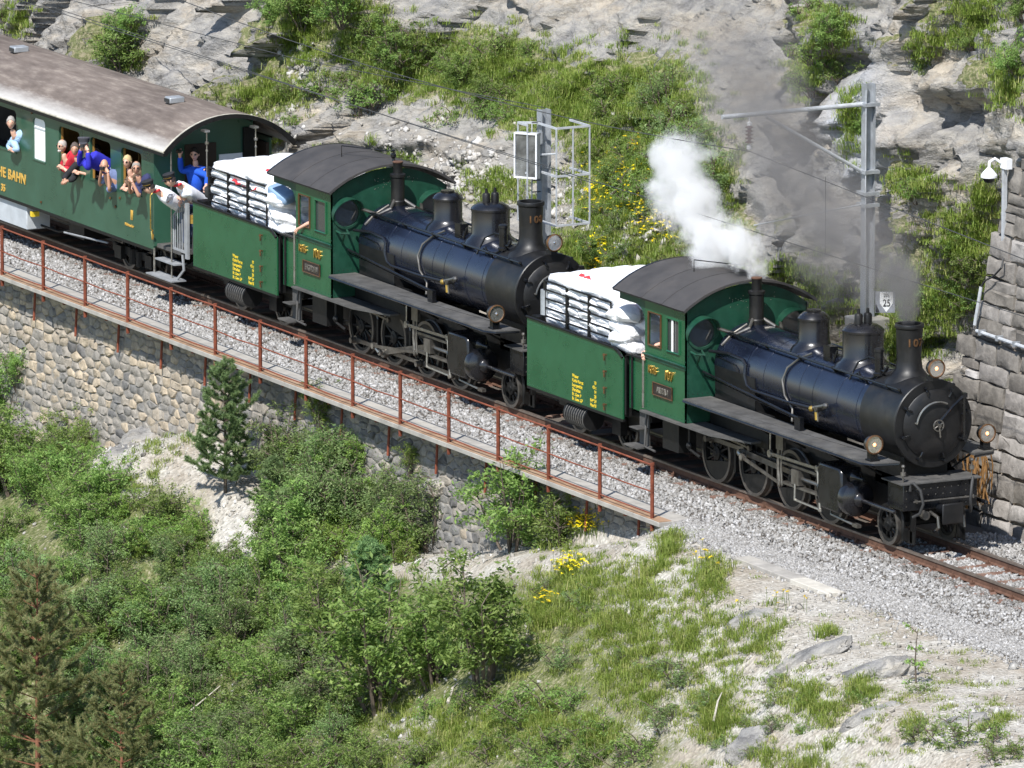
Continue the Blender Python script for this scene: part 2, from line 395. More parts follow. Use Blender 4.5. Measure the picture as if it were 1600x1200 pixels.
# ================================================================== GROUND, TRACK BED
def sstep(a, b, x): t = np.clip((x-a)/(b-a), 0, 1); return t*t*(3-2*t)
def ground(x, y, fine=True):
    x = np.asarray(x, float); y = np.asarray(y, float)
    y0 = -2.2-.2*np.clip(x+4.5, 0, 20)
    zb = np.interp(x, [-60, -45, -33, -30, -27, -23.5, -20, -16, -13.6, -10.6, -7, -5.2, -4.3], [-5, -4.5, -4.3, -3.7, -2.9, -2.0, -2.5, -2.8, -2.6, -1.95, -1.2, -.75, -.4])
    d = np.clip(y0-y, 0, None)
    z = zb-.15*d-.60*np.clip(d-.8, 0, None)-.10*sstep(3, 9, d)*d
    bed = np.where(y > -1.7, -.32, 0)
    right = sstep(-5.2, -4.6, x)
    z = np.where(y > y0, zb, z)
    z = z-(1-right)*np.where(y > -2.05, 0, 0)
    n = fbm(x*.35, y*.35, 0*x+3, 4)*.45+fbm(x*1.3, y*1.3, 0*x+9, 3)*.12
    amp = sstep(.0, 2.5, d)+.06
    z = z+n*amp
    z = np.where(y > 1.2, np.maximum(z, -.38), z)
    return z
gx = np.arange(-62, 34, .22); gy = np.concatenate([np.arange(4.5, -20, -.2), np.arange(-20, -62, -.8)])
GX, GY = np.meshgrid(gx, gy, indexing='ij'); GZ = ground(GX, GY)
GZ = np.where((GX < -4.9) & (GY > -2.0), np.minimum(GZ, -.5), GZ)
GZ = np.where((GX < -4.9) & (GY > -2.0), -.55, GZ)
n0, n1 = GX.shape
def grid_faces(n0, n1):
    i, j = np.meshgrid(np.arange(n0-1), np.arange(n1-1), indexing='ij'); a = (i*n1+j).ravel()
    return np.stack([a, a+n1, a+n1+1, a+1], 1)
Vg = np.stack([GX.ravel(), GY.ravel(), GZ.ravel()], 1)
pxg, pyg = to_px(Vg)
def blobs(px, py, L):
    m = np.zeros_like(px)
    for cx, cy, rx, ry, a in L:
        m = np.maximum(m, a*np.exp(-(((px-cx)/rx)**2+((py-cy)/ry)**2)))
    return m
FG_BARE = [(240, 700, 80, 60, 1), (370, 830, 40, 60, .9), (700, 870, 60, 30, .9), (1100, 850, 160, 60, .8), (1350, 1000, 230, 90, 1), (1200, 1150, 120, 60, .5), (1500, 1120, 130, 80, .9), (1010, 960, 60, 60, .45), (640, 1140, 60, 40, .5), (330, 1120, 40, 25, .6), (230, 850, 30, 30, .5), (420, 960, 30, 60, .4)]
bare = blobs(pxg, pyg, FG_BARE)
LR = sstep(700, 1000, pxg)
vegg = np.clip(.74-.28*LR-bare+.25*fbm(GX.ravel()*.9, GY.ravel()*.9, 0*GX.ravel(), 3), 0, 1)*sstep(.3, 2., np.clip(-2.2-.2*np.clip(GX.ravel()+4.5, 0, 20)-GY.ravel(), 0, 9))
gm = np_mesh('hillside', Vg, grid_faces(n0, n1), 'ground_soil', attrs={'veg': vegg}, smooth=True)
hill = tag(obj('hillside', gm), kind='structure')
FG_BVH = BVHTree.FromPolygons([tuple(v) for v in Vg[:, :]], [tuple(f) for f in grid_faces(n0, n1)[:, ::-1]])
# track bed (the ballast body) as one profile swept along x
bp = [(-1.78, -.50), (-1.74, -.36), (-1.15, -.19), (-.3, -.185), (.3, -.185), (1.15, -.19), (1.9, -.33), (2.9, -.38), (4.4, -.42), (4.4, -.8), (-1.78, -.8)]
mb = MB(); mb.prism(bp, 'x', -60, 30); bed = mb.build('track_bed', 'ballast_stone'); tag(bed, kind='structure')

# ================================================================== CLIFF
CX = [-75, -46, -40, -35, -31, -27, -22, -17, -13.2, -11.6, -8, -4, -2.2, 0, 20]
CY0 = [3.6, 3.4, 3.3, 3.2, 3.1, 3.1, 3.3, 3.6, 3.9, 2.9, 3.0, 2.95, 2.75, 2.7, 2.7]
CL = [.45, .42, .42, .5, .7, .95, 1.05, 1.05, .9, .33, .26, .28, .24, .18, .2]
dx_, dz_ = .088, .060
cx = np.arange(-72, 10, dx_); cz = np.arange(-.7, 15.5, dz_)
XX, ZZ = np.meshgrid(cx, cz, indexing='ij')
y0 = np.interp(XX+.15*ZZ, CX, CY0); le = np.interp(XX+.25*ZZ, CX, CL)
zz = np.clip(ZZ, 0, None)
YY = y0+le*zz
# steepen above 5.5 m in the middle slope: the slope runs up into a rock face
mid = sstep(-33, -29, XX)*(1-sstep(-13.5, -12, XX)); YY = YY-mid*.55*np.clip(ZZ-6.2, 0, None)
rockiness = 1-mid*.75*(1-sstep(5.6, 6.6, ZZ))
s_ = XX*.5+ZZ*.85; t_ = XX*.85-ZZ*.5              # strata frame
st = fbm(s_*.16+4, YY*.3, t_*.75, 5, ridge=True)
big = fbm(XX*.22, YY*.22, ZZ*.28+5, 4)
sm = fbm(s_*.9, YY*.9, t_*1.9+2, 5, ridge=True)
blocky = np.round(fbm(XX*.55, 0*XX+8, ZZ*.8, 3)*3.2)/3.2
fine = fbm(XX*3.2, YY*2, ZZ*4.4, 3)
def facets(u, v, sc, seed, tilt=.5):
    """piecewise tilted planes: fractured rock faces"""
    u = u/sc; v = v/sc; u = u+.25*pnoise(u*.8, v*.8, 0*u+seed); v = v+.25*pnoise(u*.8+9, v*.8, 0*u+seed)
    ui, vi = np.floor(u).astype(int), np.floor(v).astype(int); best = np.full(u.shape, 9.); val = np.zeros(u.shape)
    for a in (-1, 0, 1):
        for b in (-1, 0, 1):
            h = _perm[(_perm[(ui+a+seed*17) & 255]+((vi+b) & 255))]; g = _grad[h]; su = ui+a+.5+g[..., 0]*.45; sv = vi+b+.5+g[..., 1]*.45
            d = (u-su)**2+(v-sv)**2; h2 = _grad[_perm[h+31]]; p = h2[..., 2]*.5+tilt*(h2[..., 0]*(u-su)+h2[..., 1]*(v-sv)); m = d < best
            best = np.where(m, d, best); val = np.where(m, p, val)
    return val*sc
fac = facets(s_*.7, t_*1.5, 2.6, 1, .85)*.45+facets(s_*.8, t_*1.6, 1.1, 2, .8)*.36+facets(s_, t_*1.5, .45, 3, .8)*.30+facets(s_, t_*1.3, .2, 4, .8)*.3
D = rockiness*(.60*st+.75*big+.18*sm+.05*blocky+.85*fac)+.06*fine+(1-rockiness)*.3*fac+(1-rockiness)*(.35*big+.12*sm)
# mid slope ledges of rock
pxc, pyc = to_px(np.stack([XX.ravel(), YY.ravel(), ZZ.ravel()], 1)); pxc = pxc.reshape(XX.shape); pyc = pyc.reshape(XX.shape)
LEDGE = [(640, 215, 120, 22, 1), (500, 200, 60, 18, .8), (760, 230, 60, 25, .9), (560, 190, 60, 14, .6), (700, 262, 70, 10, .5), (880, 330, 30, 20, .3)]
led = blobs(pxc, pyc, LEDGE)
D = D+led*(.30+.35*sm)
hollow = blobs(pxc, pyc, [(1150, 380, 40, 90, 1), (1520, 180, 60, 30, .9), (1190, 120, 25, 60, .5), (1375, 95, 35, 12, 1.2), (1255, 120, 25, 40, .5), (255, 110, 20, 30, .6)])
D = D-hollow*.6+blobs(pxc, pyc, [(1520, 130, 60, 26, .5), (1370, 50, 50, 28, .5), (1450, 215, 60, 20, .35)])
D = D*sstep(-.4, .6, ZZ)*np.where((XX > -2.4) & (ZZ < 5.8), .45, 1)
YC = YY-D
YC = np.maximum(YC, 2.35)
XB = np.interp(ZZ, [-.4, 2, 3.9, 6], [-3.2, -2.8, -2.1, -1.6]); YC = np.where((XX > XB) & (ZZ < 6.1), np.maximum(YC, 2.44+.125*zz), YC)
YC = np.where((XX > -2.3) & (ZZ >= 6.1), np.minimum(YC, 3.05+.3*(ZZ-6.1)+.5*np.abs(fac)), YC)
Vc = np.stack([XX.ravel(), YC.ravel(), ZZ.ravel()+.10*fine.ravel()], 1)
VEG = [(430, 150, 70, 35, 1), (470, 60, 45, 60, .9), (560, 60, 60, 45, 1), (650, 100, 110, 50, 1), (770, 110, 110, 50, 1), (860, 150, 100, 60, 1), (960, 160, 100, 70, 1), (1050, 180, 60, 80, 1.1), (980, 260, 80, 60, 1), (950, 330, 60, 50, .9), (1010, 400, 80, 45, 1), (900, 400, 50, 40, .9),
       (600, 265, 60, 18, .9), (780, 290, 50, 30, .7), (540, 240, 40, 14, .8), (1110, 300, 40, 110, 1), (1300, 50, 35, 45, 1), (1260, 110, 25, 45, .8), (1330, 190, 20, 55, 1), (1425, 285, 38, 32, 1), (1540, 300, 25, 35, .9), (1510, 380, 60, 75, 1.2), (1440, 480, 75, 60, 1.2), (1400, 540, 60, 40, 1.1), (1290, 460, 50, 35, 1), (1240, 430, 30, 30, .8), (190, 70, 35, 45, 1),
       (520, 10, 60, 25, 1), (1480, 60, 50, 18, .7), (1530, 20, 50, 30, .9), (1580, 130, 30, 50, .8), (1440, 80, 15, 30, .8), (400, 220, 40, 30, .8), (1150, 440, 60, 30, 1), (30, 30, 25, 30, .7), (345, 210, 30, 30, .7), (1210, 350, 25, 40, .5)]
vegc = blobs(pxc, pyc, VEG)-.75*led+.30*fbm(XX*.7, YY*.7, ZZ*.7, 4)
vegc = np.where((pxc < -60) | (pyc < -60) | (pxc > 1660), .35+.5*fbm(XX*.25, YY*.2, ZZ*.3, 3)+.3*mid, vegc)
ez = np.stack(np.gradient(np.stack([XX, YC, ZZ], -1), axis=1), 0) if False else np.gradient(np.stack([XX, YC, ZZ], -1), axis=1)
ex = np.gradient(np.stack([XX, YC, ZZ], -1), axis=0); nn = np.cross(ex, ez); nn /= np.linalg.norm(nn, axis=-1)[..., None]; nn *= np.sign(-nn[..., 1:2]+1e-9)
vegc = vegc*sstep(-.35, .15, nn[..., 2])+.25*(nn[..., 2] > .55)*(vegc > .3)
pale = blobs(pxc, pyc, [(1395, 200, 32, 130, 1.1), (1400, 330, 28, 60, .7)])+.0*XX
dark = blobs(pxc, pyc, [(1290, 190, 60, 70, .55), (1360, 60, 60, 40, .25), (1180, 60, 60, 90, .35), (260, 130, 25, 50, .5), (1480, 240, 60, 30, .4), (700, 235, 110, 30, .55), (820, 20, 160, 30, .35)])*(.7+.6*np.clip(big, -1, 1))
cf = grid_faces(*XX.shape)
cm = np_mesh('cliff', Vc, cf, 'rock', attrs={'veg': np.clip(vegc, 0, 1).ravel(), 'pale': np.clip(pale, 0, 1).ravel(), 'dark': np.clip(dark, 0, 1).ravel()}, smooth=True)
cliff = tag(obj('cliff', cm), kind='structure')
step = 2
CB_BVH = BVHTree.FromPolygons([tuple(v) for v in Vc], [tuple(f) for f in cf])
# the mountain behind and above, a valley far below: the same ground carried on out of the picture
ux = np.arange(-300, 200, 6.); uu = np.linspace(0, 1, 26)
UX, UU = np.meshgrid(ux, uu, indexing='ij'); UY = 9.5+UU*140; UZ = 13.6+UU*120+fbm(UX*.03, UU*5, 0*UX, 4)*9*UU
mt = np_mesh('mountain', np.stack([UX.ravel(), UY.ravel(), UZ.ravel()], 1), grid_faces(*UX.shape), 'rock', attrs={'veg': np.full(UX.size, .35), 'pale': np.zeros(UX.size), 'dark': np.zeros(UX.size)}, smooth=True)
tag(obj('mountain', mt), kind='structure')
vx = np.arange(-300, 260, 6.); vy = np.linspace(-60, -400, 40); VX, VY = np.meshgrid(vx, vy, indexing='ij')
VZ = ground(np.clip(VX, -60, 30), VY*0-60.)-(-60-VY)*.35+fbm(VX*.02, VY*.02, 0*VX, 4)*6-1
tag(obj('valley', np_mesh('valley', np.stack([VX.ravel(), VY.ravel(), VZ.ravel()], 1), grid_faces(*VX.shape), 'ground_soil', attrs={'veg': np.full(VX.size, .8)}, smooth=True)), kind='structure')

def cast(px, py, which='fg'):
    d = ray(px, py); h = (FG_BVH if which == 'fg' else CB_BVH).ray_cast(CAM, d)
    return h[0], h[1]

# ================================================================== STONES
def stones(P, S, tone, name, mat, flat=.7):       # lumps of 8 corners (12 triangles) each, joined
    P = np.asarray(P); n = len(P)
    base = np.array([(-1, -1, -1), (1, -1, -1), (1, 1, -1), (-1, 1, -1), (-1, -1, 1), (1, -1, 1), (1, 1, 1), (-1, 1, 1)], float)*.5
    F0 = np.array([(0, 3, 2, 1), (4, 5, 6, 7), (0, 1, 5, 4), (1, 2, 6, 5), (2, 3, 7, 6), (3, 0, 4, 7)])
    V = base[None]+NR.uniform(-.24, .24, (n, 8, 3)); V[:, :4] *= NR.uniform(.6, 1, (n, 1, 1))
    sc = S[:, None]*np.stack([NR.uniform(.8, 1.4, n), NR.uniform(.6, 1.1, n), NR.uniform(.5, .9, n)], 1); V *= sc[:, None]
    A = NR.normal(size=(n, 3, 3)); Q = np.linalg.qr(A)[0]; V = np.einsum('nij,nkj->nki', Q, V)
    V = V+P[:, None]; F = F0[None]+(np.arange(n)*8)[:, None, None]
    return np_mesh(name, V.reshape(-1, 3), F.reshape(-1, 4), mat, tone=np.repeat(tone, 8))
def bedz(y): return np.interp(y, [p[0] for p in bp[1:9]], [p[1] for p in bp[1:9]])
n = 30000; x = NR.uniform(-41, 9, n); y = NR.uniform(-1.78, -.6, n)
n2 = 7000; x = np.concatenate([x, NR.uniform(-.5, 9, n2)]); y = np.concatenate([y, NR.uniform(-.45, .45, n2)])
n3 = 7500; x = np.concatenate([x, NR.uniform(-1, 9, n3)]); y = np.concatenate([y, NR.uniform(.6, 2.6, n3)])
z = bedz(y)+NR.uniform(-.015, .018, len(y)); keep = ~((np.abs(y) < .7) & (np.abs(((x+.3) % .66)-.33) < .09))
P = np.stack([x, y, z], 1)[keep]; S = NR.uniform(.035, .07, len(P))
warm = np.clip(.62+.22*NR.normal(size=len(P))-.25*(np.abs(np.abs(P[:, 1])-.8) < .2), 0, 1)
tag(obj('ballast_gravel', stones(P, S, warm, 'ballast_gravel', 'ballast_stone')), 'grey crushed stone ballast lying along both sides of the rails', 'ballast', kind='stuff')
# ballast spilling onto the flat ground on the right (no walkway there)
n = 17000; x = NR.uniform(-5.5, 9, n); y = -1.78-np.abs(NR.normal(size=n))*.27-NR.uniform(0, .25, n)
P = np.stack([x, y, ground(x, y)+.005+np.clip(.10*(1-(-1.7-y)/.8), 0, .1)], 1); 
P = P[(x > -4.75) & ~((x > -1.3) & (x < 2.1) & (y > -2.74) & (y < -2.34))]
tag(obj('shoulder_gravel', stones(P, NR.uniform(.03, .065, len(P)), np.clip(.62+.2*NR.normal(size=len(P)), 0, 1), 'shoulder_gravel', 'ballast_stone')), 'grey ballast stones spilling onto the flat path past the walkway end', 'ballast', kind='stuff')
# rubble and grit on the slope, thick where it is bare
n = 70000; x = NR.uniform(-40, 14, n); y = NR.uniform(-2.2, -15, n); zg = ground(x, y)
P = np.stack([x, y, zg], 1); px, py = to_px(P); b_ = blobs(px, py, FG_BARE)
k = (NR.rand(n) < .10+.9*b_) & (px > -80) & (px < 1680) & (py < 1300) & ((x > -4.9) | (y < -2.3))
P = P[k]; S = np.exp(NR.normal(-3.5, .5, len(P)))*np.where(px[k] > 850, .75, 1.05); S = np.clip(S, .012, .13)
P[:, 2] += S*.1
tag(obj('slope_rubble', stones(P, S, np.clip(.6+.25*NR.normal(size=len(P)), 0, 1), 'slope_rubble', 'rubble_stone')), 'pale loose stones and grit lying over the bare slope', 'rubble', kind='stuff')
# rubble on the slope behind the train (white stones beside the small mast)
L = []
for cx_, cy_, rx, ry, cnt in ((710, 285, 60, 30, 420), (740, 250, 50, 25, 110), (960, 370, 60, 40, 200), (640, 215, 100, 30, 80), (420, 200, 60, 40, 60), (1000, 300, 70, 60, 80), (470, 95, 25, 30, 120), (880, 300, 30, 40, 120), (1150, 430, 40, 25, 100)):
    for i in range(cnt):
        h, _ = cast(rnd.gauss(cx_, rx*.6), rnd.gauss(cy_, ry*.6), 'cliff')
        if h: L.append(h)
P = np.array([tuple(p) for p in L]); S = np.clip(np.exp(NR.normal(-2.9, .5, len(P))), .03, .3)
tag(obj('scree', stones(P, S, np.clip(.75+.2*NR.normal(size=len(P)), 0, 1), 'scree', 'rubble_stone')), 'white broken scree on the grassy bank behind the train', 'scree', kind='stuff')

# ================================================================== STONE WALLS (each stone a piece of its own)
def cell_polys(pts, bounds):
    """voronoi cells of jittered course points, clipped by half planes"""
    u0, u1, w0, w1 = bounds; P = np.array(pts); out = []
    for i, p in enumerate(P):
        d = np.hypot(*(P-p).T); nb = np.argsort(d)[1:15]
        poly = [(u0, w0), (u1, w0), (u1, w1), (u0, w1)]
        for j in nb:
            q = P[j]; mx, my = (p+q)/2; nx, ny = q-p
            new = []
            for a, b_ in zip(poly, poly[1:]+poly[:1]):
                da = (a[0]-mx)*nx+(a[1]-my)*ny; db = (b_[0]-mx)*nx+(b_[1]-my)*ny
                if da <= 0: new.append(a)
                if (da < 0) != (db < 0) and abs(da-db) > 1e-12:
                    t = da/(da-db); new.append((a[0]+(b_[0]-a[0])*t, a[1]+(b_[1]-a[1])*t))
            poly = new
            if len(poly) < 3: break
        out.append(poly)
    return out
def stone_mesh_data(poly, gap, depth, bulge, surf):
    """surf(u,w,out) -> 3D; returns verts, faces of one dressed lump standing proud of the wall"""
    c = np.mean(poly, 0); P = np.array(poly); r = np.linalg.norm(P-c, axis=1).mean()
    # split long edges for an uneven outline
    Q = []
    for a, b_ in zip(P, np.roll(P, -1, 0)):
        Q.append(a)
        if np.linalg.norm(b_-a) > r*.9: Q.append((a+b_)/2+NR.normal(size=2)*r*.05)
    Q = np.array(Q); n = len(Q)
    k = max(.3, 1-gap/r*(1.3 if len(P) < 5 else 1))
    R0 = c+(Q-c)*k; R1 = c+(Q-c)*k*.96; R2 = c+(Q-c)*k*NR.uniform(.66, .84, (n, 1))
    pr = NR.uniform(.5, 1.2)*depth
    V = [surf(u, w, -.08) for u, w in R0]+[surf(u, w, pr*NR.uniform(.35, .7)) for u, w in R1]+[surf(u, w, pr+bulge*NR.uniform(-.3, 1.)) for u, w in R2]
    V.append(surf(c[0], c[1], pr+bulge*NR.uniform(-.1, .7)))
    F = []
    for i in range(n):
        j = (i+1) % n
        F.append((i, j, n+j, n+i)); F.append((n+i, n+j, 2*n+j, 2*n+i)); F.append((2*n+i, 2*n+j, 3*n))
    return V, F
def build_wall_stones(wall, polys, gap, depth, bulge, surf, mat, tonef, limit=300, name='stone'):
    items = []
    for p in polys:
        if len(p) < 3: continue
        a = np.array(p); area = abs(np.sum(a[:, 0]*np.roll(a[:, 1], -1)-np.roll(a[:, 0], -1)*a[:, 1]))/2
        if area < .002: continue
        c = a.mean(0); P3 = surf(c[0], c[1], 0); px, py = to_px(np.array([P3]))
        seen = -10 < px[0] < 1610 and -10 < py[0] < 1210
        items.append((area*(1 if seen else .01)/((Vector(P3)-CAM).length/160)**2, p, c))
    items.sort(key=lambda t: -t[0])
    mb = []; fb = []; tb = []
    for i, (a, p, c) in enumerate(items):
        V, F = stone_mesh_data(p, gap, depth, bulge, surf); tn = tonef(c)
        if i < limit:
            me = bpy.data.meshes.new(name); me.from_pydata([tuple(v) for v in V], [], F); me.materials.append(M(mat))
            at = me.attributes.new('tone', 'FLOAT', 'POINT'); at.data.foreach_set('value', np.full(len(V), tn, np.float32))
            me.polygons.foreach_set('use_smooth', np.ones(len(F), bool)); me.set_sharp_from_angle(angle=math.radians(48))
            obj(name, me, wall)
        else:
            k = len(mb); mb += [tuple(v) for v in V]; fb += [tuple(q+k for q in f) for f in F]; tb += [tn]*len(V)
    if mb:
        me = bpy.data.meshes.new(name); me.from_pydata(mb, [], fb); me.materials.append(M(mat))
        at = me.attributes.new('tone', 'FLOAT', 'POINT'); at.data.foreach_set('value', np.array(tb, np.float32))
        me.polygons.foreach_set('use_smooth', np.ones(len(fb), bool)); me.set_sharp_from_angle(angle=math.radians(48))
        tag(obj('smaller_stones', me, wall), kind='stuff')
# retaining wall under the walkway
def surfA(u, w, out): return (u, -1.95+.10*(w+.5)-out, w)
def surfA(u, w, out): return (u, -1.95+.09*(w+.45)-out*.99, w)
pts = []; w = -.42; row = 0
while w > -5.2:
    h = rnd.uniform(.12, .20); u = -33.2+rnd.uniform(0, .3)
    while u < -4.6:
        L_ = rnd.choice((rnd.uniform(.20, .34), rnd.uniform(.30, .62))); zb_ = float(ground(u, -2.3))
        if w > zb_-.5: pts.append(((u+L_/2+rnd.gauss(0, .035))*.5, w-h/2+rnd.gauss(0, .022)))
        u += L_
    w -= h
wallA = thing('retaining_wall', (0, 0, 0), 'long battered rubble stone retaining wall carrying the railway below the walkway', 'stone wall')
mb = MB(); mb.prism([(-1.97-.09*5.1-.02, -5.6), (-.9, -5.6), (-.9, -.46), (-1.955, -.46)], 'x', -33.0, -4.75); mb.build('mortar_core', 'mortar', wallA, smooth=0)
polys = [[(a*2, b) for a, b in p] for p in cell_polys(pts, (-16.6, -2.36, -5.3, -.44))]
def toneA(c):
    t = .42+.22*rnd.gauss(0, 1)+.28*float(sstep(-19, -26, c[0])) if False else .36+.22*rnd.gauss(0, 1)+.26*float(1-sstep(-27, -18, np.float64(c[0])))
    return min(1, max(0, t))
build_wall_stones(wallA, polys, .012, .034, .022, surfA, 'wall_stone', toneA)
# end of the wall further left: the bank runs in front of it, wall carries on out of the frame
wallL = thing('retaining_wall', (0, 0, 0), 'short stretch of rubble retaining wall at the far left behind a bush', 'stone wall')
def surfL(u, w, out): return (u, -1.60+.05*w-out, w)
pts = []; w = -.42
while w > -5.2:
    h = rnd.uniform(.2, .3); u = -44
    while u < -33.3:
        L_ = rnd.uniform(.25, .5); pts.append((u+L_/2, w-h/2+rnd.gauss(0, .04))); u += L_
    w -= h
mb = MB(); mb.prism([(-1.9, -5.6), (-.9, -5.6), (-.9, -.5), (-1.63, -.5)], 'x', -44, -33.05); mb.build('mortar_core', 'mortar', wallL, smooth=0)
build_wall_stones(wallL, cell_polys(pts, (-44, -33.3, -5.3, -.44)), .018, .045, .035, surfL, 'wall_stone', toneA, limit=60)
# masonry wall beside the front of the train
def surfB(u, w, out): return (u, 2.38+.125*(w+.4)-out, w)
polysB = []; w = -.45; row = 0; prev = None
while w < 6.05:
    h = rnd.uniform(.26, .44); u = float(np.interp(w, [-.4, 2, 3.9, 6], [-3.5, -3.1, -2.35, -1.8]))+rnd.uniform(-.3, .15); row += 1
    while u < 6:
        L_ = rnd.uniform(.42, 1.1); j = lambda: rnd.uniform(-.022, .022)
        q = [(u+j(), w+j()), (u+L_*.5, w+j()), (u+L_+j(), w+j()), (u+L_+j()*1.5, w+h*.5), (u+L_+j(), w+h+j()), (u+L_*.5, w+h+j()), (u+j(), w+h+j()), (u+j()*1.5, w+h*.5)]
        if h > .3 and rnd.random() < .3: m_ = h*rnd.uniform(.4, .6); polysB += [[(u, w), (u+L_, w), (u+L_, w+m_+j()), (u, w+m_+j())], [(u, w+m_+.01), (u+L_, w+m_+.01), (u+L_, w+h), (u, w+h)]]
        else: polysB.append(q)
        u += L_+.012
    w += h+.008
wallB = None
wallB = thing('masonry_wall', (0, 0, 0), 'dark coursed block wall leaning against the cliff beside the leading smokebox', 'stone wall')
mb = MB(); mb.prism([(2.40, -.6), (3.4, -.6), (4.2, 6.0), (3.205, 6.0)], 'x', -1.75, 6.0); mb.build('mortar_core', 'mortar_warm', wallB, smooth=0)
def toneB(c): return min(1, max(0, .42+.2*rnd.gauss(0, 1)+(.25 if (c[0] > -1.3 and c[1] < 2.2) else 0)))
build_wall_stones(wallB, polysB, .012, .032, .04, surfB, 'wall_stone_dark', toneB)
# rock outcrops in the foreground slope
def boulder(loc, size, rz, label, mat='rock', tilt=(.3, -.5), seed=0, group=None, name='boulder'):
    bm = bmesh.new(); bmesh.ops.create_icosphere(bm, subdivisions=4, radius=1)
    V = np.array([v.co[:] for v in bm.verts]); 
    V = np.sign(V)*np.abs(V)**.8
    d = fbm(V[:, 0]*1.1+seed, V[:, 1]*1.1, V[:, 2]*2.2, 4, ridge=True)*.22+np.round(fbm(V[:, 0]*1.2, V[:, 1]+seed, V[:, 2]*1.5, 2)*3)/3*.2
    V = V*(1+d)[:, None]*np.array(size)
    for v, c in zip(bm.verts, V): v.co = c
    me = bpy.data.meshes.new(name); bm.to_mesh(me); bm.free(); me.materials.append(M(mat))
    me.polygons.foreach_set('use_smooth', np.ones(len(me.polygons), bool)); me.set_sharp_from_angle(angle=math.radians(40))
    o = obj(name, me, None, loc); o.rotation_euler = (tilt[0], tilt[1], rz); tag(o, label, 'rock', group); return o
for i, (px, py, s, lb) in enumerate([(1172, 962, (.42, .16, .22), 'pale grey pointed rock jutting from the grass left of the path edge'),
    (1270, 1020, (.75, .22, .22), 'long slanting grey rock slab under the round green grass tuft'),
    (1335, 1055, (.95, .24, .24), 'longest slanting grey rock slab in the gravel slope beside the sapling'),
    (1185, 1150, (.45, .3, .5), 'upright cracked grey rock near the bottom edge of the slope'),
    (1365, 1110, (.5, .16, .18), 'small grey rock ledge below the slanting slabs'),
    (1492, 1130, (.5, .2, .2), 'weathered grey rock ledge low on the right of the slope'),
    (235, 672, (.55, .3, .3), 'white boulder on top of the rubble heap at the wall foot'),
    (200, 700, (.40, .3, .28), 'pale grey boulder lying left in the rubble heap'),
    (220, 765, (.40, .25, .22), 'flat white stone low on the rubble heap'),
    (690, 745, (.3, .2, .2), 'pale rock at the foot of the wall behind the hazel leaves'),
    (830, 850, (.6, .25, .18), 'light rock shelf beside the yellow flowers')]):
    h, _ = cast(px, py)
    if h: boulder(h-Vector((0, 0, s[2]*.80)), (s[0]*1.0, s[1]*1.2, s[2]*.9), .9, lb, 'rock', (.35, -.42) if i < 6 else (.1, -.15), i*3.1)

# ================================================================== TRACK
track = thing('railway_track', (0, 0, 0), 'single metre gauge track with brown rails on steel sleepers', 'railway track')
for s in (-1, 1):
    yc = .535*s
    mb = MB(); mb.box(-60, 30, yc-.03, yc+.03, -.035, 0); mb.build('rail_head', 'rail_top', track)
    mb = MB(); mb.prism([(yc-.055, -.155), (yc+.055, -.155), (yc+.05, -.14), (yc+.012, -.125), (yc+.012, -.05), (yc+.028, -.036), (yc-.028, -.036), (yc-.012, -.05), (yc-.012, -.125), (yc-.05, -.14)], 'x', -60, 30)
    mb.build('rail_web', 'rail_rust', track)
mb = MB(); mb.prism([(-.10, -.19), (.10, -.19), (.075, -.158), (-.075, -.158)], 'y', -.95, .95); sme = mb.mesh('sleeper', 'sleeper_rust', 0)
mb = MB()
for s in (-1, 1):
    for q in (-.085, .085):
        y_ = .535*s+q; mb.box(-.035, .035, y_-.03, y_+.03, -.158, -.115); mb.cyl((0, y_, -.12), (0, y_, -.085), .016, 6)
clm = mb.mesh('rail_clips', 'rail_rust', 0)
xs = -40.29
while xs < 12:
    so_ = obj('sleeper', sme, track, (xs, 0, 0)); tag(obj('rail_clips', clm, so_), kind='stuff'); xs += .66

# ================================================================== WALKWAY AND RAILING
walk = thing('walkway', (0, 0, 0), 'narrow concrete slab walkway cantilevered out over the retaining wall', 'walkway')
PX = [-4.82-1.95*k for k in range(21)]
for k in range(20):
    x1 = PX[k]+(.35 if k == 0 else 0); x0 = PX[k+1]
    MB().box(x0+.008, x1-.008, -2.42, -1.76, -.42+rnd.uniform(-.004, .004), -.335).build('slab', 'concrete', walk, bevel=.008)
    MB().box(x0+.012, x1-.012, -2.41, -2.17, -.334, -.322).build('kerb_strip', 'concrete_brown', walk)
rail = thing('railing', (0, 0, 0), 'rusty red handrail with slim posts along the outer walkway edge', 'railing')
for k, x in enumerate(PX):
    mb = MB(); mb.box(x-.024, x+.024, -2.395, -2.358, -.55, .66); mb.box(x-.024, x-.017, -2.357, -2.32, -.55, .66); mb.build('post', 'railing_rust', rail)
    mb = MB(); mb.tube([(x+.9, -2.06, -.43), (x+.9, -2.10, -1.12)], .026, 6); mb.box(x+.87, x+.93, -2.36, -1.9, -.47, -.425); mb.build('bracket', 'railing_rust', walk)
for z, r in ((.62, .017), (.15, .014), (-.24, .014)):
    pth = [(PX[0]+.03, -2.376, z)]
    for k in range(20):
        pth += [((PX[k]+PX[k+1])/2, -2.376+rnd.uniform(-.008, .008), z-(.012 if z < .5 else .003)+rnd.uniform(-.008, .008)), (PX[k+1], -2.376, z)]
    MB().tube(pth, r, 6).build('handrail' if z > .5 else 'guard_wire', 'railing_rust', rail)
kerb = thing('concrete_kerb', (0, 0, 0), 'flat pale concrete slab strip lying in the gravel beside the track', 'concrete slab')
for i in range(5):
    x0 = -1.25+i*.66; z_ = float(ground(x0, -2.5))
    mb = MB(); mb.box(x0, x0+.65, -2.70, -2.38, -.46, -.325-.004*i); mb.build('slab', 'concrete' if i < 3 else 'concrete_pale', kerb, bevel=.01)
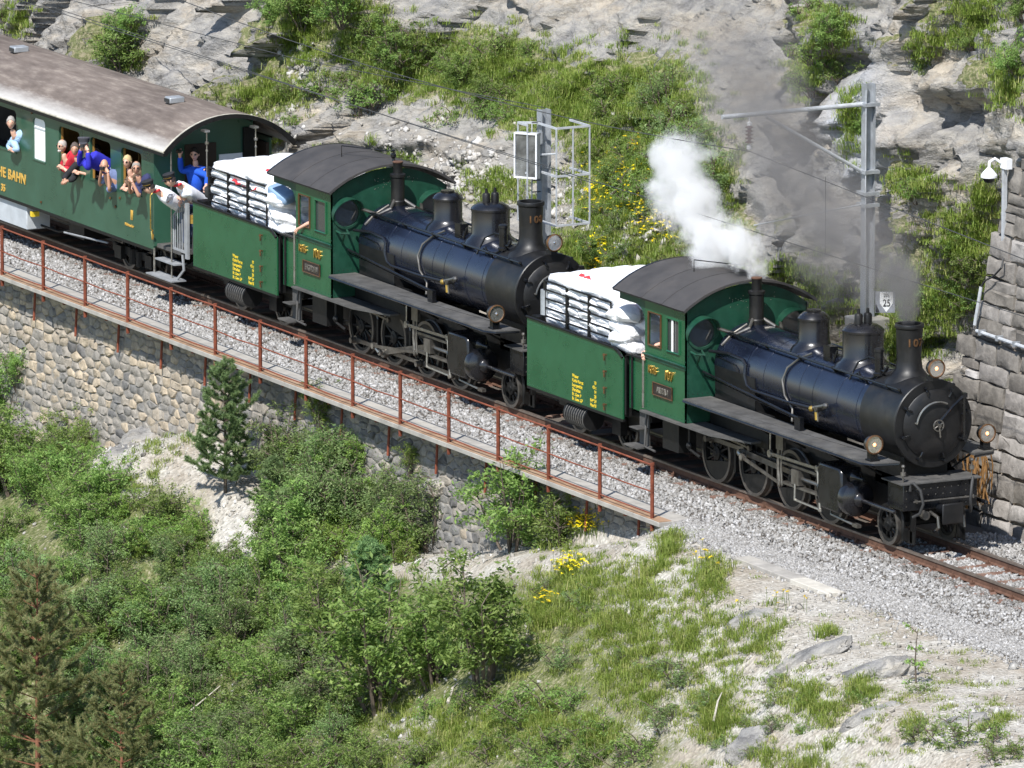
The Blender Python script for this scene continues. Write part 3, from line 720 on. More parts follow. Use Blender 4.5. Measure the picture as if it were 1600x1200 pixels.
# ================================================================== LOCOMOTIVES
def rivets(pts, normal, r=.011):      # low domes; pts are places, normal an axis vector
    V = []; F = []; nv = Vector(normal); a = nv.orthogonal().normalized(); b = nv.cross(a)
    for p in pts:
        p = Vector(p); k = len(V)
        V += [p+a*r, p+b*r, p-a*r, p-b*r, p+nv*r*.8]; F += [(k, k+1, k+4), (k+1, k+2, k+4), (k+2, k+3, k+4), (k+3, k, k+4)]
    return V, F
def rivet_part(pts, normal, parent, mat, r=.011):
    V, F = rivets(pts, normal, r); me = bpy.data.meshes.new('rivets'); me.from_pydata([tuple(v) for v in V], [], F); me.materials.append(M(mat))
    tag(obj('rivets', me, parent), kind='stuff')
def line_pts(a, b, step):
    a, b = Vector(a), Vector(b); n = max(1, int((b-a).length/step)); return [a+(b-a)*i/n for i in range(n+1)]
def wheel_meshes(r, spokes, cw=True, name='wheel'):
    mb = MB()                                           # axis y, outer face towards -y
    mb.lathe([(.0, -.085), (.05, -.085), (.06, -.075), (.12, -.06), (.13, -.02), (.13, .05), (0, .05)], (0, 0, 0), 'y', 20)
    rim = r-.055
    for i in range(spokes):
        a = 2*PI*(i+.5)/spokes; d = Vector((math.cos(a), 0, math.sin(a)))
        mb.tube([d*.09+Vector((0, -.01, 0)), d*(rim-.02)+Vector((0, -.01, 0))], [.030, .021], 6)
    prof = [(rim-.055, -.045), (rim, -.05), (rim, .05), (rim-.055, .045), (rim-.055, -.045)]
    mb.lathe(prof, (0, 0, 0), 'y', 40)
    if cw:
        h = rim*.30; pts = []
        a0 = math.asin(h/rim)
        for i in range(15):
            a = PI+a0+(PI-2*a0)*i/14; pts.append((rim*.97*math.cos(a), rim*.97*math.sin(a)))
        mb.prism(pts, 'y', -.055, .03)
    core = mb.mesh('wheel_centre', 'frame_black', 30)
    mt = MB(); mt.lathe([(rim-.002, -.062), (r, -.06), (r+.003, .03), (r+.028, .045), (r+.028, .066), (rim-.002, .068), (rim-.002, -.062)], (0, 0, 0), 'y', 48)
    return core, mt.mesh('tyre', 'tyre_steel', 30)
W_DRV = wheel_meshes(.525, 12); W_PONY = wheel_meshes(.36, 9, False); W_TEN = wheel_meshes(.40, 9, False)
def put_wheel(W, x, y, z, parent, rot=0, name='driving_wheel'):
    o = obj(name, W[0], parent, (x, y, z)); o.rotation_euler = (0, rot, PI if y > 0 else 0)
    t = obj('tyre', W[1], o); return o
def lamp(parent, x, y, z, r=.15, base=True, lit=False):
    mb = MB(); mb.lathe([(.0, -.20), (r*.55, -.20), (r*.85, -.13), (r*.98, -.04), (r*.98, .0)], (x, y, z), 'x', 20)
    if base: mb.box(x-.12, x+.0, y-.07, y+.07, z-r-.10, z-r*.7); mb.box(x-.15, x+.04, y-.09, y+.09, z-r-.12, z-r-.10)
    L = mb.build('lamp', 'black_paint', parent)
    mb = MB(); mb.lathe([(r*.97, -.01), (r*1.04, -.01), (r*1.06, .025), (r*.92, .035), (r*.92, .01), (r*.97, -.01)], (x, y, z), 'x', 24); mb.build('lamp_rim', 'brass_dull', L)
    mb = MB(); mb.lathe([(r*.93, .012), (r*.75, -.03), (r*.45, -.065), (0.0, -.08)], (x, y, z), 'x', 24); mb.build('lens', 'reflector', L)
    MB().ball((x-.0, y, z), .034, 8).build('bulb', 'lit_bulb' if lit else 'reflector', L)
def rot_arm(cx, cz, rad, th): return (cx+rad*math.cos(th), cz+rad*math.sin(th))
def rod(parent, name, a, b, y, w, t=.035, fork=0, mat='rod_steel'):
    a = Vector((a[0], y, a[1])); b = Vector((b[0], y, b[1])); d = (b-a).normalized(); n_ = Vector((-d.z, 0, d.x))
    mb = MB(); P = [a+n_*w, b+n_*w*.8, b-n_*w*.8, a-n_*w]
    mb.prism([(p.x, p.z) for p in P], 'y', y-t/2, y+t/2)
    for p, s in ((a, 1.6), (b, 1.35)): mb.cyl((p.x, y-t*.9, p.z), (p.x, y+t*.9, p.z), w*s+.02, 12)
    return mb.build(name, mat, parent)

def cab_section(hw, ze, zr, n=18):     # roof arc from -hw to hw
    R = (hw*hw+(zr-ze)**2)/(2*(zr-ze)); c = zr-R; a = math.asin(hw/R)
    return [(R*math.sin(-a+2*a*i/n), c+R*math.cos(-a+2*a*i/n)) for i in range(n+1)]

def make_loco(x0, number, name_txt, crank, label):
    L = thing('steam_locomotive', (x0, 0, 0), label, 'steam locomotive')
    B = lambda mb, n, m='black_paint', p=L, **k: mb.build(n, m, p, **k)
    zc = 2.11
    # boiler barrel, bands, firebox casing
    mb = MB(); mb.lathe([(.60, -5.62), (.715, -5.62), (.715, -4.5), (.70, -4.5), (.70, -.42), (.60, -.42)], (0, 0, zc), 'x', 72)
    bo = B(mb, 'boiler', 'boiler_black', smooth=50)
    for xb in (-4.48, -3.9, -2.62, -2.15, -1.3, -.62):
        mb = MB(); mb.lathe([(.70, -.025), (.7065, -.022), (.7065, .022), (.70, .025)], (xb, 0, zc), 'x', 64); B(mb, 'boiler_band', 'boiler_black', bo)
    mb = MB(); mb.prism([(-.70, 1.2), (.70, 1.2), (.718, 2.12), (-.718, 2.12)], 'x', -5.6, -4.15); B(mb, 'firebox', 'smokebox_black')
    mb = MB(); mb.lathe([(.1, -.43), (.72, -.43), (.725, .78), (.755, .79), (.76, .83), (.745, .845), (.56, .85), (.555, .845)], (0, 0, zc), 'x', 72)
    sb = B(mb, 'smokebox', 'smokebox_black', smooth=40)
    rivet_part([(.80, .735*math.cos(a), zc+.735*math.sin(a)) for a in np.linspace(0, 2*PI, 44)], (1, 0, 0), sb, 'black_paint', .011)
    mb = MB(); mb.box(-.40, .60, -.42, .42, .95, 1.55); B(mb, 'smokebox_saddle', 'frame_black')
    # door
    mb = MB(); mb.lathe([(.585, .845), (.60, .87), (.585, .885), (.46, .925), (.25, .955), (0, .965)], (0, 0, zc), 'x', 56); dr = B(mb, 'smokebox_door', 'smokebox_black')
    for k in range(8):
        a = 2*PI*(k+.35)/8; c, s = math.cos(a), math.sin(a)
        mb = MB(); mb.tube([(.87, .66*c, zc+.66*s), (.93, .60*c, zc+.60*s), (.93, .52*c, zc+.52*s)], .018, 6); mb.cyl((.86, .655*c, zc+.655*s), (.96, .655*c, zc+.655*s), .028, 8)
        B(mb, 'door_clamp', 'black_paint', dr)
    mb = MB(); mb.lathe([(.022, 0), (.075, .0), (.10, .0)], (1.02, 0, zc), 'x', 8)
    mb = MB(); mb.tube(arc((0, zc), .095, 0, 360, 18, 'yz', 1.03), .013, 6, cap=False)
    for k in range(4):
        a = 2*PI*k/4+.5; mb.tube([(1.03, 0, zc), (1.03, .105*math.cos(a), zc+.105*math.sin(a))], .012, 5)
    mb.cyl((.94, 0, zc), (1.07, 0, zc), .035, 10); mb.tube([(1.05, 0, zc), (1.06, .02, zc-.2)], .014, 6); B(mb, 'handwheel', 'rod_steel', dr)
    mb = MB(); mb.tube([(.98, .02, zc+.03), (.97, .30, zc+.30), (.93, .56, zc+.47)], .026, 6); mb.tube([(.93, .55, zc+.50), (.95, .55, zc-.25)], .024, 6)
    mb.box(.88, .96, .51, .60, zc+.42, zc+.50); mb.box(.88, .96, .51, .60, zc-.30, zc-.22); B(mb, 'door_hinge', 'black_paint', dr)
    mb = MB(); mb.tube(arc((0, zc), .40, 62, 172, 16, 'yz', .985), .017, 6)
    for a in (62, 172): c, s = math.cos(math.radians(a)), math.sin(math.radians(a)); mb.tube([(.985, .40*c, zc+.40*s), (.90, .40*c, zc+.40*s)], .017, 6)
    B(mb, 'door_rail', 'steel', dr)
    # chimney with brass numerals
    mb = MB(); mb.lathe([(.44, -.10), (.40, -.02), (.31, .05), (.235, .15), (.212, .30), (.218, .60), (.23, .84), (.25, .86), (.255, .90), (.245, .925), (.20, .925), (.19, .6)], (0, 0, 2.78), 'z', 36)
    ch = B(mb, 'chimney', 'smokebox_black')
    me = text_mesh(number, .185, 'brass_dull', .008, 'numerals', 'CENTER', 1.15)
    for v in me.vertices:                                 # wrap round the barrel, facing forward
        a = v.co.x/.215; rr = .226+v.co.z
        v.co = Vector((rr*math.cos(a), rr*math.sin(a), 3.34+v.co.y))
    nu = obj('numerals', me, ch); nu['label'] = 'rusty brass numerals '+number
    # domes
    def dome(x, r, h, n_, sk=.1):
        mb = MB(); mb.lathe([(r+.16, -.11), (r+.10, -.02), (r+.04, .03), (r, .10), (r, h-.10), (r+.012, h-.095), (r+.012, h-.06), (r*.93, h-.02), (r*.7, h+.03), (r*.35, h+.05), (0, h+.055)], (x, 0, 2.78), 'z', 40)
        return B(mb, n_, 'dome_black')
    d1 = dome(-3.34, .272, .55, 'sand_dome'); mb = MB(); mb.lathe([(.13, 0), (.13, .035), (0, .04)], (-3.34, 0, 3.375), 'z', 20); B(mb, 'dome_lid', 'black_paint', d1)
    d2 = dome(-1.60, .355, .62, 'steam_dome')
    for dy in (-.09, .09):
        mb = MB(); mb.lathe([(.075, 0), (.075, .16), (.06, .19), (.03, .2), (.025, .28), (0, .28)], (-1.60, dy, 3.43), 'z', 14); B(mb, 'safety_valve', 'smokebox_black', d2)
    mb = MB(); mb.box(-2.35, -2.12, -.36, -.20, 2.72, 2.98); mb.tube([(-2.1, -.3, 2.85), (-1.95, -.38, 2.76), (-1.9, -.33, 2.95)], .02, 6); B(mb, 'valve_box', 'black_paint')
    mb = MB(); mb.lathe([(.11, -.12), (.14, -.10), (.145, .02), (.13, .04), (.13, .46), (.15, .48), (.15, .53), (.09, .55), (.09, .72), (.10, .74), (0, .745)], (-5.40, 0, 2.88), 'z', 20)
    tu = B(mb, 'turret', 'smokebox_black'); mb = MB(); mb.lathe([(.09, 0), (.10, .01), (.1, .025), (0, .03)], (-5.40, 0, 3.622), 'z', 16); B(mb, 'turret_cap', 'rail_rust', tu)
    # pump beside the chimney and its bent pipes
    mb = MB(); mb.lathe([(.05, -.05), (.10, -.04), (.10, 0), (.078, .02), (.078, .36), (.088, .37), (.088, .42), (.05, .44)], (-.45, -.33, 2.80), 'z', 16)
    pu = B(mb, 'blower_pump'); mb = MB(); mb.tube([(-.45, -.33, 2.78), (-.55, -.42, 2.70), (-.80, -.50, 2.66), (-1.02, -.40, 2.72), (-1.2, -.45, 2.62)], .022, 8); mb.tube([(-.36, -.33, 2.86), (-.25, -.33, 2.86), (-.2, -.3, 2.95)], .025, 8)
    mb.tube([(-.5, -.25, 3.0), (-.8, -.33, 3.02), (-1.02, -.42, 2.9), (-1.1, -.55, 2.6)], .018, 8); B(mb, 'pump_pipe', 'black_paint', pu)
    # handrails
    for s in (-1, 1):
        mb = MB(); mb.tube([(-5.55, .53*s, 2.70), (.62, .53*s, 2.70)], .024, 8)
        for x in (-5.3, -4.1, -2.9, -1.7, -.6, .2, .60): mb.cyl((x, .46*s, 2.60), (x, .54*s, 2.71), .020, 6); mb.ball((x, .53*s, 2.70), .034, 6)
        B(mb, 'handrail')
    # near-side pipework read from the photograph
    R_ = .735
    def onb(x, deg, r=R_): a = math.radians(deg); return (x, -r*math.cos(a), zc+r*math.sin(a))
    for s in (-1, 1):
        def F_(pts): return [(p[0], -s*p[1] if s > 0 else p[1], p[2]) for p in pts]
        mb = MB(); mb.tube(F_([onb(-2.78, 62), onb(-2.95, 48), onb(-3.12, 30), onb(-3.15, 12), onb(-3.05, -8), onb(-2.88, -25), (-2.72, -.76, 1.6)]), .021, 8); B(mb, 'sand_pipe', 'rod_steel')
        mb = MB(); mb.tube(F_([(-5.68, -.78, 2.36), onb(-5.2, 22), onb(-4.62, 20), onb(-4.50, 15), onb(-4.48, 0), onb(-4.42, -12), onb(-4.25, -17), onb(-3.1, -17), onb(-2.1, -13), onb(-1.92, -10)]), .03, 8); B(mb, 'feed_pipe', 'dome_black')
        mb = MB(); mb.tube(F_([(-5.66, -.62, 2.75), onb(-5.3, 52), onb(-5.2, 70), (-5.35, -.1, 2.92)]), .032, 8); mb.tube(F_([onb(-5.5, 30), onb(-5.42, 50), onb(-5.42, 76)]), .026, 8); B(mb, 'steam_pipe', 'rod_steel')
        mb = MB(); mb.tube(F_([(-5.7, -.9, 2.0), (-2.25, -.9, 1.76)]), .024, 6); mb.tube(F_([(-5.7, -.86, 1.93), (-2.3, -.86, 1.71)]), .015, 6)
        mb.box(-2.34, -2.14, (-.93 if s < 0 else .85), (-.85 if s < 0 else .93), 1.5, 1.78); B(mb, 'reach_rod')
        mb = MB(); c = onb(-1.75, -8, .76); mb.cyl(*F_([onb(-1.75, -8, .68), onb(-1.75, -8, .86)]), .05, 10); mb.tube(F_([(c[0]-.20, c[1]-.06, c[2]-.03), (c[0]+.28, c[1]-.06, c[2]+.10)]), .032, 8)
        mb.tube(F_([(c[0], c[1]-.05, c[2]), (c[0]+.02, c[1]-.05, c[2]-.22)]), .022, 6); mb.ball(F_([(c[0]+.30, c[1]-.06, c[2]+.10)])[0], .055, 8)
        v_ = B(mb, 'clack_valve', 'rod_steel'); mb = MB(); mb.ball(F_([(c[0]-.18, c[1]-.07, c[2]-.03)])[0], .055, 8); mb.cyl(*F_([(c[0]-.02, c[1]-.07, c[2]-.06), (c[0]-.0, c[1]-.07, c[2]-.20)]), .026, 8); B(mb, 'valve_wheel', 'brass', v_)
        # ribbed seam of the firebox casing
        mb = MB(); mb.tube(F_([onb(-5.55, 14, .722), onb(-4.85, 10, .722), onb(-4.72, 5, .722), onb(-4.72, -20, .722)]), .011, 6); B(mb, 'casing_seam', 'black_paint', bo)
        # running boards
        ys = [s*.74, s*1.29]; mb = MB()
        mb.prism([(-5.70, ys[0]), (-5.70, ys[1]), (.66, ys[1]), (.86, s*1.16), (.98, s*.72), (.98, ys[0])] if s < 0 else [(-5.70, ys[0]), (.98, ys[0]), (.98, s*.72+.001), (.86, s*1.16), (.66, ys[1]), (-5.70, ys[1])], 'z', 1.515, 1.55)
        rb = B(mb, 'running_board', 'board_black'); mb = MB(); mb.tube([(-5.7, ys[1], 1.505), (.66, ys[1], 1.505), (.86, s*1.16, 1.505), (.98, s*.74, 1.505)], .024, 5); B(mb, 'board_edge', 'black_paint', rb)
        mb = MB(); mb.prism([(-7.30, s*.8), (-7.30, s*1.30), (-4.75, s*1.30), (-3.75, s*1.0), (-3.75, s*.8)], 'z', 1.05, 1.085); B(mb, 'lower_board', 'board_black')
        MB().box(-5.72, -3.6, s*.60, s*.74, .95, 1.53).build('splasher', 'frame_black', L)
        # brackets below board
        for x in (-3.4, -2.35, -.95, .3):
            mb = MB(); mb.tube([(x, s*.7, 1.2), (x, s*1.2, 1.49)], .02, 5); B(mb, 'board_bracket', 'frame_black')
        lamp(L, .76, s*1.10, 1.835, .158, True, number == '107')
        # cylinder: casing, steam chest above, round end covers
        mb = MB(); mb.prism([(-1.10, .62), (-1.10, 1.16), (-1.03, 1.23), (-.36, 1.23), (-.28, 1.14), (-.28, .62), (-.36, .44), (-1.0, .44)], 'y', s*.72, s*1.16)
        cy = B(mb, 'cylinder', 'black_paint', bevel=.04)
        mb = MB(); mb.lathe([(.315, -.30), (.32, -.20), (.30, -.14), (.22, -.09), (.13, -.07), (.12, -.03), (.11, -.02), (.11, -.02), (.07, 0), (.035, .02), (.035, 1.12), (.02, 1.13)], (0, s*.90, .72), 'x', 28); B(mb, 'cylinder_cover', 'dome_black', cy)
        mb = MB(); mb.lathe([(.13, -.28), (.13, -.2), (.09, -.17), (.05, -.1), (.03, .06)], (0, s*.90, 1.08), 'x', 16); B(mb, 'valve_cover', 'black_paint', cy)
        mb = MB(); mb.lathe([(.20, .0), (.26, .02), (.26, .05)], (-1.15, s*.90, .72), 'x', 20); mb.box(-1.14, -1.09, s*.72, s*1.12, .5, 1.2); B(mb, 'rear_cover', 'black_paint', cy)
        rivet_part([(-.275, s*.90+.26*math.cos(a), .72+.26*math.sin(a)) for a in np.linspace(0, 2*PI, 13)[:-1]], (1, 0, 0), cy, 'rod_steel', .02)
        mb = MB(); mb.tube([(-.95, s*.95, .44), (-.9, s*1.0, .33), (-.15, s*1.02, .30), (.0, s*1.02, .30)], .022, 6); mb.box(-.06, .12, s*.98, s*1.06, .27, .33); B(mb, 'drain_cock', 'rod_steel', cy)
        # wheels and motion
        th = crank if s < 0 else crank+PI/2
        for i, x in enumerate((-5.69, -4.33, -2.97, -1.61)):
            put_wheel(W_DRV, x, s*.575, .525, L, -(th-PI/2))
            cx_, cz_ = rot_arm(x, .525, .27, th)
            mb = MB(); mb.cyl((cx_, s*.62, cz_), (cx_, s*.84, cz_), .055, 12); B(mb, 'crank_pin', 'rod_steel')
        put_wheel(W_PONY, .42, s*.575, .36, L, .3, 'pony_wheel')
        P_ = [rot_arm(x, .525, .27, th) for x in (-5.69, -4.33, -2.97, -1.61)]
        for a, b_ in zip(P_, P_[1:]): rod(L, 'coupling_rod', a, b_, s*.70, .042)
        dxp = math.sqrt(2.15**2-(P_[1][1]-.72)**2); cr = (P_[1][0]+dxp, .72)
        rod(L, 'connecting_rod', P_[1], cr, s*.80, .055, .05)
        mb = MB(); mb.box(cr[0]-.13, cr[0]+.13, s*.76, s*.98, .60, .86); mb.tube([(cr[0], s*.90, .72), (-1.1, s*.90, .72)], .035, 8); B(mb, 'crosshead', 'rod_steel')
        mb = MB(); mb.box(-2.75, -1.12, s*.85, s*.95, .885, .93); mb.box(-2.75, -1.12, s*.85, s*.95, .535, .575); B(mb, 'slide_bar', 'rod_steel')
        # expansion link, eccentric rod, radius rod, combination lever, lifting links
        ec = rot_arm(P_[1][0], P_[1][1], .20, th-PI*.62); mb = MB(); mb.cyl((P_[1][0], s*.84, P_[1][1]), (P_[1][0], s*.92, P_[1][1]), .06, 10); mb.tube([(P_[1][0], s*.90, P_[1][1]), (ec[0], s*.92, ec[1])], .04, 8); mb.cyl((ec[0], s*.88, ec[1]), (ec[0], s*.98, ec[1]), .05, 10); B(mb, 'return_crank', 'steel')
        lk = (-2.80, .52); rod(L, 'eccentric_rod', ec, lk, s*.95, .028, .03)
        mb = MB(); mb.tube([(-2.80, s*.95, .50), (-2.86, s*.95, .8), (-2.84, s*.95, 1.18)], .035, 6); mb.tube([(-2.72, s*.95, .50), (-2.76, s*.95, .8), (-2.73, s*.95, 1.18)], .02, 6); mb.box(-2.9, -2.65, s*.92, s*.98, 1.12, 1.5); B(mb, 'expansion_link', 'rod_steel')
        rod(L, 'radius_rod', (-3.1, 1.0), (-1.42, 1.03), s*.98, .030, .03, mat='steel')
        mb = MB(); B(MB().tube([(-3.1, s*.98, 1.0), (-3.1, s*.98, 1.5)], .016, 6), 'lifting_link', 'steel'); mb.tube([(-1.40, s*.99, 1.05), (-1.30, s*.99, .33)], .024, 6); mb.tube([(cr[0], s*.97, .62), (cr[0]+.02, s*.99, .35), (-1.30, s*.99, .33)], .022, 6); mb.ball((-1.40, s*.99, 1.05), .045, 6); mb.ball((-1.30, s*.99, .33), .045, 6); B(mb, 'combination_lever', 'steel')
        rod(L, 'reversing_rod', (-5.3, 1.0), (-4.0, .93), s*.90, .02, .03)
        # brake blocks
        for x in (-5.0, -3.65, -2.3):
            MB().box(x-.05, x+.02, s*.53, s*.63, .3, .75).build('brake_block', 'frame_black', L)
        # pony guard: guard iron and plate in front of the wheel
        mb = MB(); mb.tube([(.55, s*.56, .85), (.72, s*.58, .80), (.86, s*.58, .55), (.86, s*.58, .30)], .035, 6); mb.box(.80, 1.10, s*.48, s*.50, .10, .32); mb.box(.83, .89, s*.49, s*.60, .14, .36); B(mb, 'guard_iron', 'frame_black')
        # cab side steps
        mb = MB(); mb.box(-7.90, -7.38, s*1.0, s*1.30, .355, .38); mb.box(-7.80, -7.48, s*1.0, s*1.24, .68, .70); mb.tube([(-7.42, s*1.08, 1.08), (-7.40, s*1.12, .8), (-7.36, s*1.16, .40), (-7.05, s*1.12, .36)], .022, 6); mb.box(-7.80, -7.46, s*1.0, s*1.03, .36, 1.08); B(mb, 'cab_step', 'board_black')
        mb = MB(); mb.box(-6.9, -6.3, s*.7, s*1.05, .45, .95); B(mb, 'ash_box', 'frame_black'); mb = MB(); mb.tube([(-5.9, s*1.05, 1.04), (-5.9, s*1.05, .6), (-5.6, s*1.0, .5)], .03, 6); mb.ball((-5.9, s*1.05, .66), .07, 8); B(mb, 'injector', 'frame_black')
    # frame
    for y in (-.40, .40): MB().box(-7.4, .95, y-.02, y+.02, .45, 1.15).build('frame_plate', 'frame_black', L)
    for q in ((-7.4, -5.2, -.85, .85, .95, 1.04), (-3.0, -2.8, -.379, .379, .5, 1.3), (.5, .6, -.379, .379, .5, 1.1), (-5.1, -3.9, -.378, .378, .35, 1.2)): B(MB().box(*q), 'frame_stay', 'frame_black')
    for x in (-5.69, -4.33, -2.97, -1.61, .42): MB().cyl((x, -.56, .525 if x < 0 else .36), (x, .56, .525 if x < 0 else .36), .07, 10).build('axle', 'frame_black', L)
    # front box, buffer plate, hoses, bar
    mb = MB(); mb.box(.56, 1.10, -.72, .72, .70, 1.16); fb = B(mb, 'front_beam', 'black_paint', bevel=.012)
    mb = MB(); mb.box(.44, 1.15, -.78, .78, 1.161, 1.185); mb.prism([(.62, -.35), (.98, -.32), (1.0, .1), (.66, .14), (.56, -.1)], 'z', 1.186, 1.205); B(mb, 'beam_top', 'board_black', fb)
    rivet_part(line_pts((1.101, -.45, 1.06), (1.101, .35, 1.06), .12)+line_pts((1.101, -.38, .95), (1.101, .2, .95), .14)+line_pts((1.101, .5, .76), (1.101, .5, 1.08), .10)+line_pts((1.101, -.66, .78), (1.101, -.66, 1.05), .13), (1, 0, 0), fb, 'rod_steel', .014)
    mb = MB(); mb.tube([(1.15, -.55, .86), (1.15, .68, .86)], .016, 6); mb.box(1.10, 1.16, -.50, -.47, .83, .89); mb.box(1.10, 1.16, .6, .63, .83, .89); B(mb, 'uncoupling_bar', 'rod_steel', fb)
    for s in (-1, 1):
        mb = MB(); mb.tube([(1.12, s*.60, 1.05), (1.13, s*.60, 1.17), (1.20, s*.58, 1.20), (1.30, s*.50, 1.08), (1.33, s*.46, .85), (1.28, s*.50, .68), (1.15, s*.56, .60)], .026, 8); B(mb, 'brake_hose', 'rubber')
        mb = MB(); mb.cyl((1.0, s*.67, 1.18), (1.0, s*.67, 1.42), .013, 6); mb.ball((1.0, s*.67, 1.46), .035, 8); mb.cyl((1.0, s*.67, 1.30), (1.0, s*.67, 1.36), .045, 10); B(mb, 'marker_rod', 'rod_steel')
        mb = MB(); mb.box(.95, 1.02, s*.42, s*.50, .12, .65); B(mb, 'rail_guard', 'frame_black')
    mb = MB(); mb.cyl((1.10, 0, .70), (1.50, 0, .70), .085, 14); mb.cyl((1.42, 0, .70), (1.50, 0, .70), .12, 14); bu = B(mb, 'coupling_buffer', 'black_paint')
    mb = MB(); mb.box(1.50, 1.545, -.20, .21, .50, .86); B(mb, 'buffer_plate', 'smokebox_black', bu, bevel=.05)
    mb = MB(); mb.tube([(1.15, -.22, .66), (1.45, -.24, .62), (1.47, -.24, .45), (1.40, -.24, .40)], .028, 6); mb.tube([(1.15, .24, .66), (1.45, .26, .6), (1.48, .26, .42)], .024, 6); mb.cyl((1.12, -.34, .62), (1.22, -.34, .62), .08, 10); B(mb, 'screw_coupling', 'rod_steel', bu)
    # top lamp on its bracket
    lamp(L, .93, .0, 3.08, .155, False, number == '107'); mb = MB(); mb.box(.70, .92, -.06, .06, 2.86, 2.93); mb.box(.78, .86, -.05, .05, 2.86, 3.0); B(mb, 'lamp_bracket')
    # ---- cab
    hw = 1.21; xs0, xf = -7.27, -5.76
    cab = obj('cab', MB().box(xs0+.02, xf-.02, -hw+.04, hw-.04, 1.05, 1.12).mesh('cab_floor', 'frame_black', 0), L)
    Bc = lambda mb, n, m, **k: mb.build(n, m, cab, **k)
    for s in (-1, 1):
        # side sheet with two window openings: strips round the holes
        y0, y1 = s*hw, s*(hw-.028); mb = MB()
        zt = 3.06; W1, W2 = (-7.12, -6.66), (-6.44, -5.97); wz0, wz1 = 2.28, 2.87
        mb.box(xs0, xf, y0, y1, 1.09, wz0); mb.box(xs0, xf, y0, y1, wz1, zt); mb.box(xs0, W1[0], y0, y1, wz0, wz1); mb.box(W1[1], W2[0], y0, y1, wz0, wz1); mb.box(W2[1], xf, y0, y1, wz0, wz1)
        Bc(mb, 'cab_side', 'loco_green')
        for q, (a, b_) in enumerate((W1, W2)):
            mb = MB(); yy = s*(hw+.012)
            mb.tube([(a, yy, wz0), (b_, yy, wz0), (b_, yy, wz1), (a, yy, wz1), (a, yy, wz0)], .02, 5); fr = Bc(mb, 'window_frame', 'loco_green' if q else 'brass_dull')
            if q: MB().box(a, b_, s*(hw-.02), s*(hw-.014), wz0, wz1).build('window_pane', 'cab_glass', fr)
            if q and number == '107': MB().box(-6.27, -6.21, s*(hw+.002), s*(hw+.012), wz0+.01, wz1-.02).build('white_bar', 'white_paint', fr)
        mb = MB(); mb.tube([(xs0-.02, s*(hw+.03), 2.10), (xf+.03, s*(hw+.03), 2.10)], .020, 6); mb.box(xs0, xf+.01, s*(hw+.001), s*(hw+.022), 2.03, 2.075); Bc(mb, 'waist_rail', 'green_dark')
        mb = MB(); mb.tube([(xs0+.0, s*(hw+.035), 2.08), (xs0+.0, s*(hw+.035), 1.12)], .022, 8); mb.ball((xs0, s*(hw+.035), 2.1), .03, 6); Bc(mb, 'grab_rail', 'steel')
        rivet_part(line_pts((xf-.05, s*(hw+.001), 1.15), (xf-.05, s*(hw+.001), 3.0), .10)+line_pts((xs0+.07, s*(hw+.001), 1.15), (xs0+.07, s*(hw+.001), 2.0), .10)+line_pts((xs0, s*(hw+.001), 1.14), (xf, s*(hw+.001), 1.14), .13)+line_pts((xs0+.1, s*(hw+.001), 2.18), (xf, s*(hw+.001), 2.18), .12), (0, s, 0), cab, 'green_dark')
        # rear opening: upper curved frame carrying the roof
        MB().box(xs0-.95, xs0, s*hw, s*(hw-.03), 2.93, zt).build('cab_side_head', 'green_dark', cab)
        mb = MB(); mb.prism([(xs0-.30, 2.93), (xs0, 2.93), (xs0, 2.66), (xs0-.06, 2.80), (xs0-.15, 2.89)], 'y', s*hw, s*(hw-.03)); Bc(mb, 'corner_plate', 'green_dark')
        # raised plates with text
    text_side('RhB', .19, 'brass', -7.12, -hw-.014, 1.785, L, sx=1.0, ext=.012, label='raised brass letters RhB')
    text_side(number, .235, 'brass', -6.52, -hw-.014, 1.76, L, sx=.95, ext=.012, label='raised brass number '+number)
    mb = MB(); mb.box(-6.93, -6.22, -hw-.022, -hw-.002, 1.42, 1.64); npl = B(mb, 'name_plate', 'plate_black')
    mb = MB(); yy = -hw-.024; mb.tube([(-6.93, yy, 1.42), (-6.22, yy, 1.42), (-6.22, yy, 1.64), (-6.93, yy, 1.64), (-6.93, yy, 1.42)], .014, 5); mb.build('plate_rim', 'brass_dull', npl)
    t_ = text_mesh(name_txt, .155, 'steel', .004, 'name_letters', 'CENTER', 1.05); o = obj('name_letters', t_, npl, (-6.575, -hw-.026, 1.475)); o.rotation_euler = (PI/2, 0, 0); o.scale = (.62 if len(name_txt) > 6 else .78, 1, 1)
    # front sheet with arched top and two round windows (rings, hoods, dark glass)
    sec = cab_section(hw, 3.05, 3.47); ring = []
    cy_, cz_, rr = .90, 2.68, .265
    bm = bmesh.new()
    outer = [(-hw, 1.09), (hw, 1.09)]+[(y, z) for y, z in reversed(sec)]
    ov = [bm.verts.new((xf, y, z)) for y, z in outer]; edges = [bm.edges.new((ov[i], ov[(i+1) % len(ov)])) for i in range(len(ov))]
    for s in (-1, 1):
        hv = [bm.verts.new((xf, s*cy_+rr*math.cos(a), cz_+rr*math.sin(a))) for a in np.linspace(0, 2*PI, 29)[:-1]]
        edges += [bm.edges.new((hv[i], hv[(i+1) % len(hv)])) for i in range(len(hv))]
    bmesh.ops.triangle_fill(bm, use_beauty=True, edges=edges)
    g = bmesh.ops.extrude_face_region(bm, geom=bm.faces[:]); bmesh.ops.translate(bm, verts=[v for v in g['geom'] if isinstance(v, bmesh.types.BMVert)], vec=(-.03, 0, 0))
    bmesh.ops.recalc_face_normals(bm, faces=bm.faces)
    me = bpy.data.meshes.new('cab_front'); bm.to_mesh(me); bm.free(); me.materials.append(M('green_dark')); obj('cab_front', me, cab)
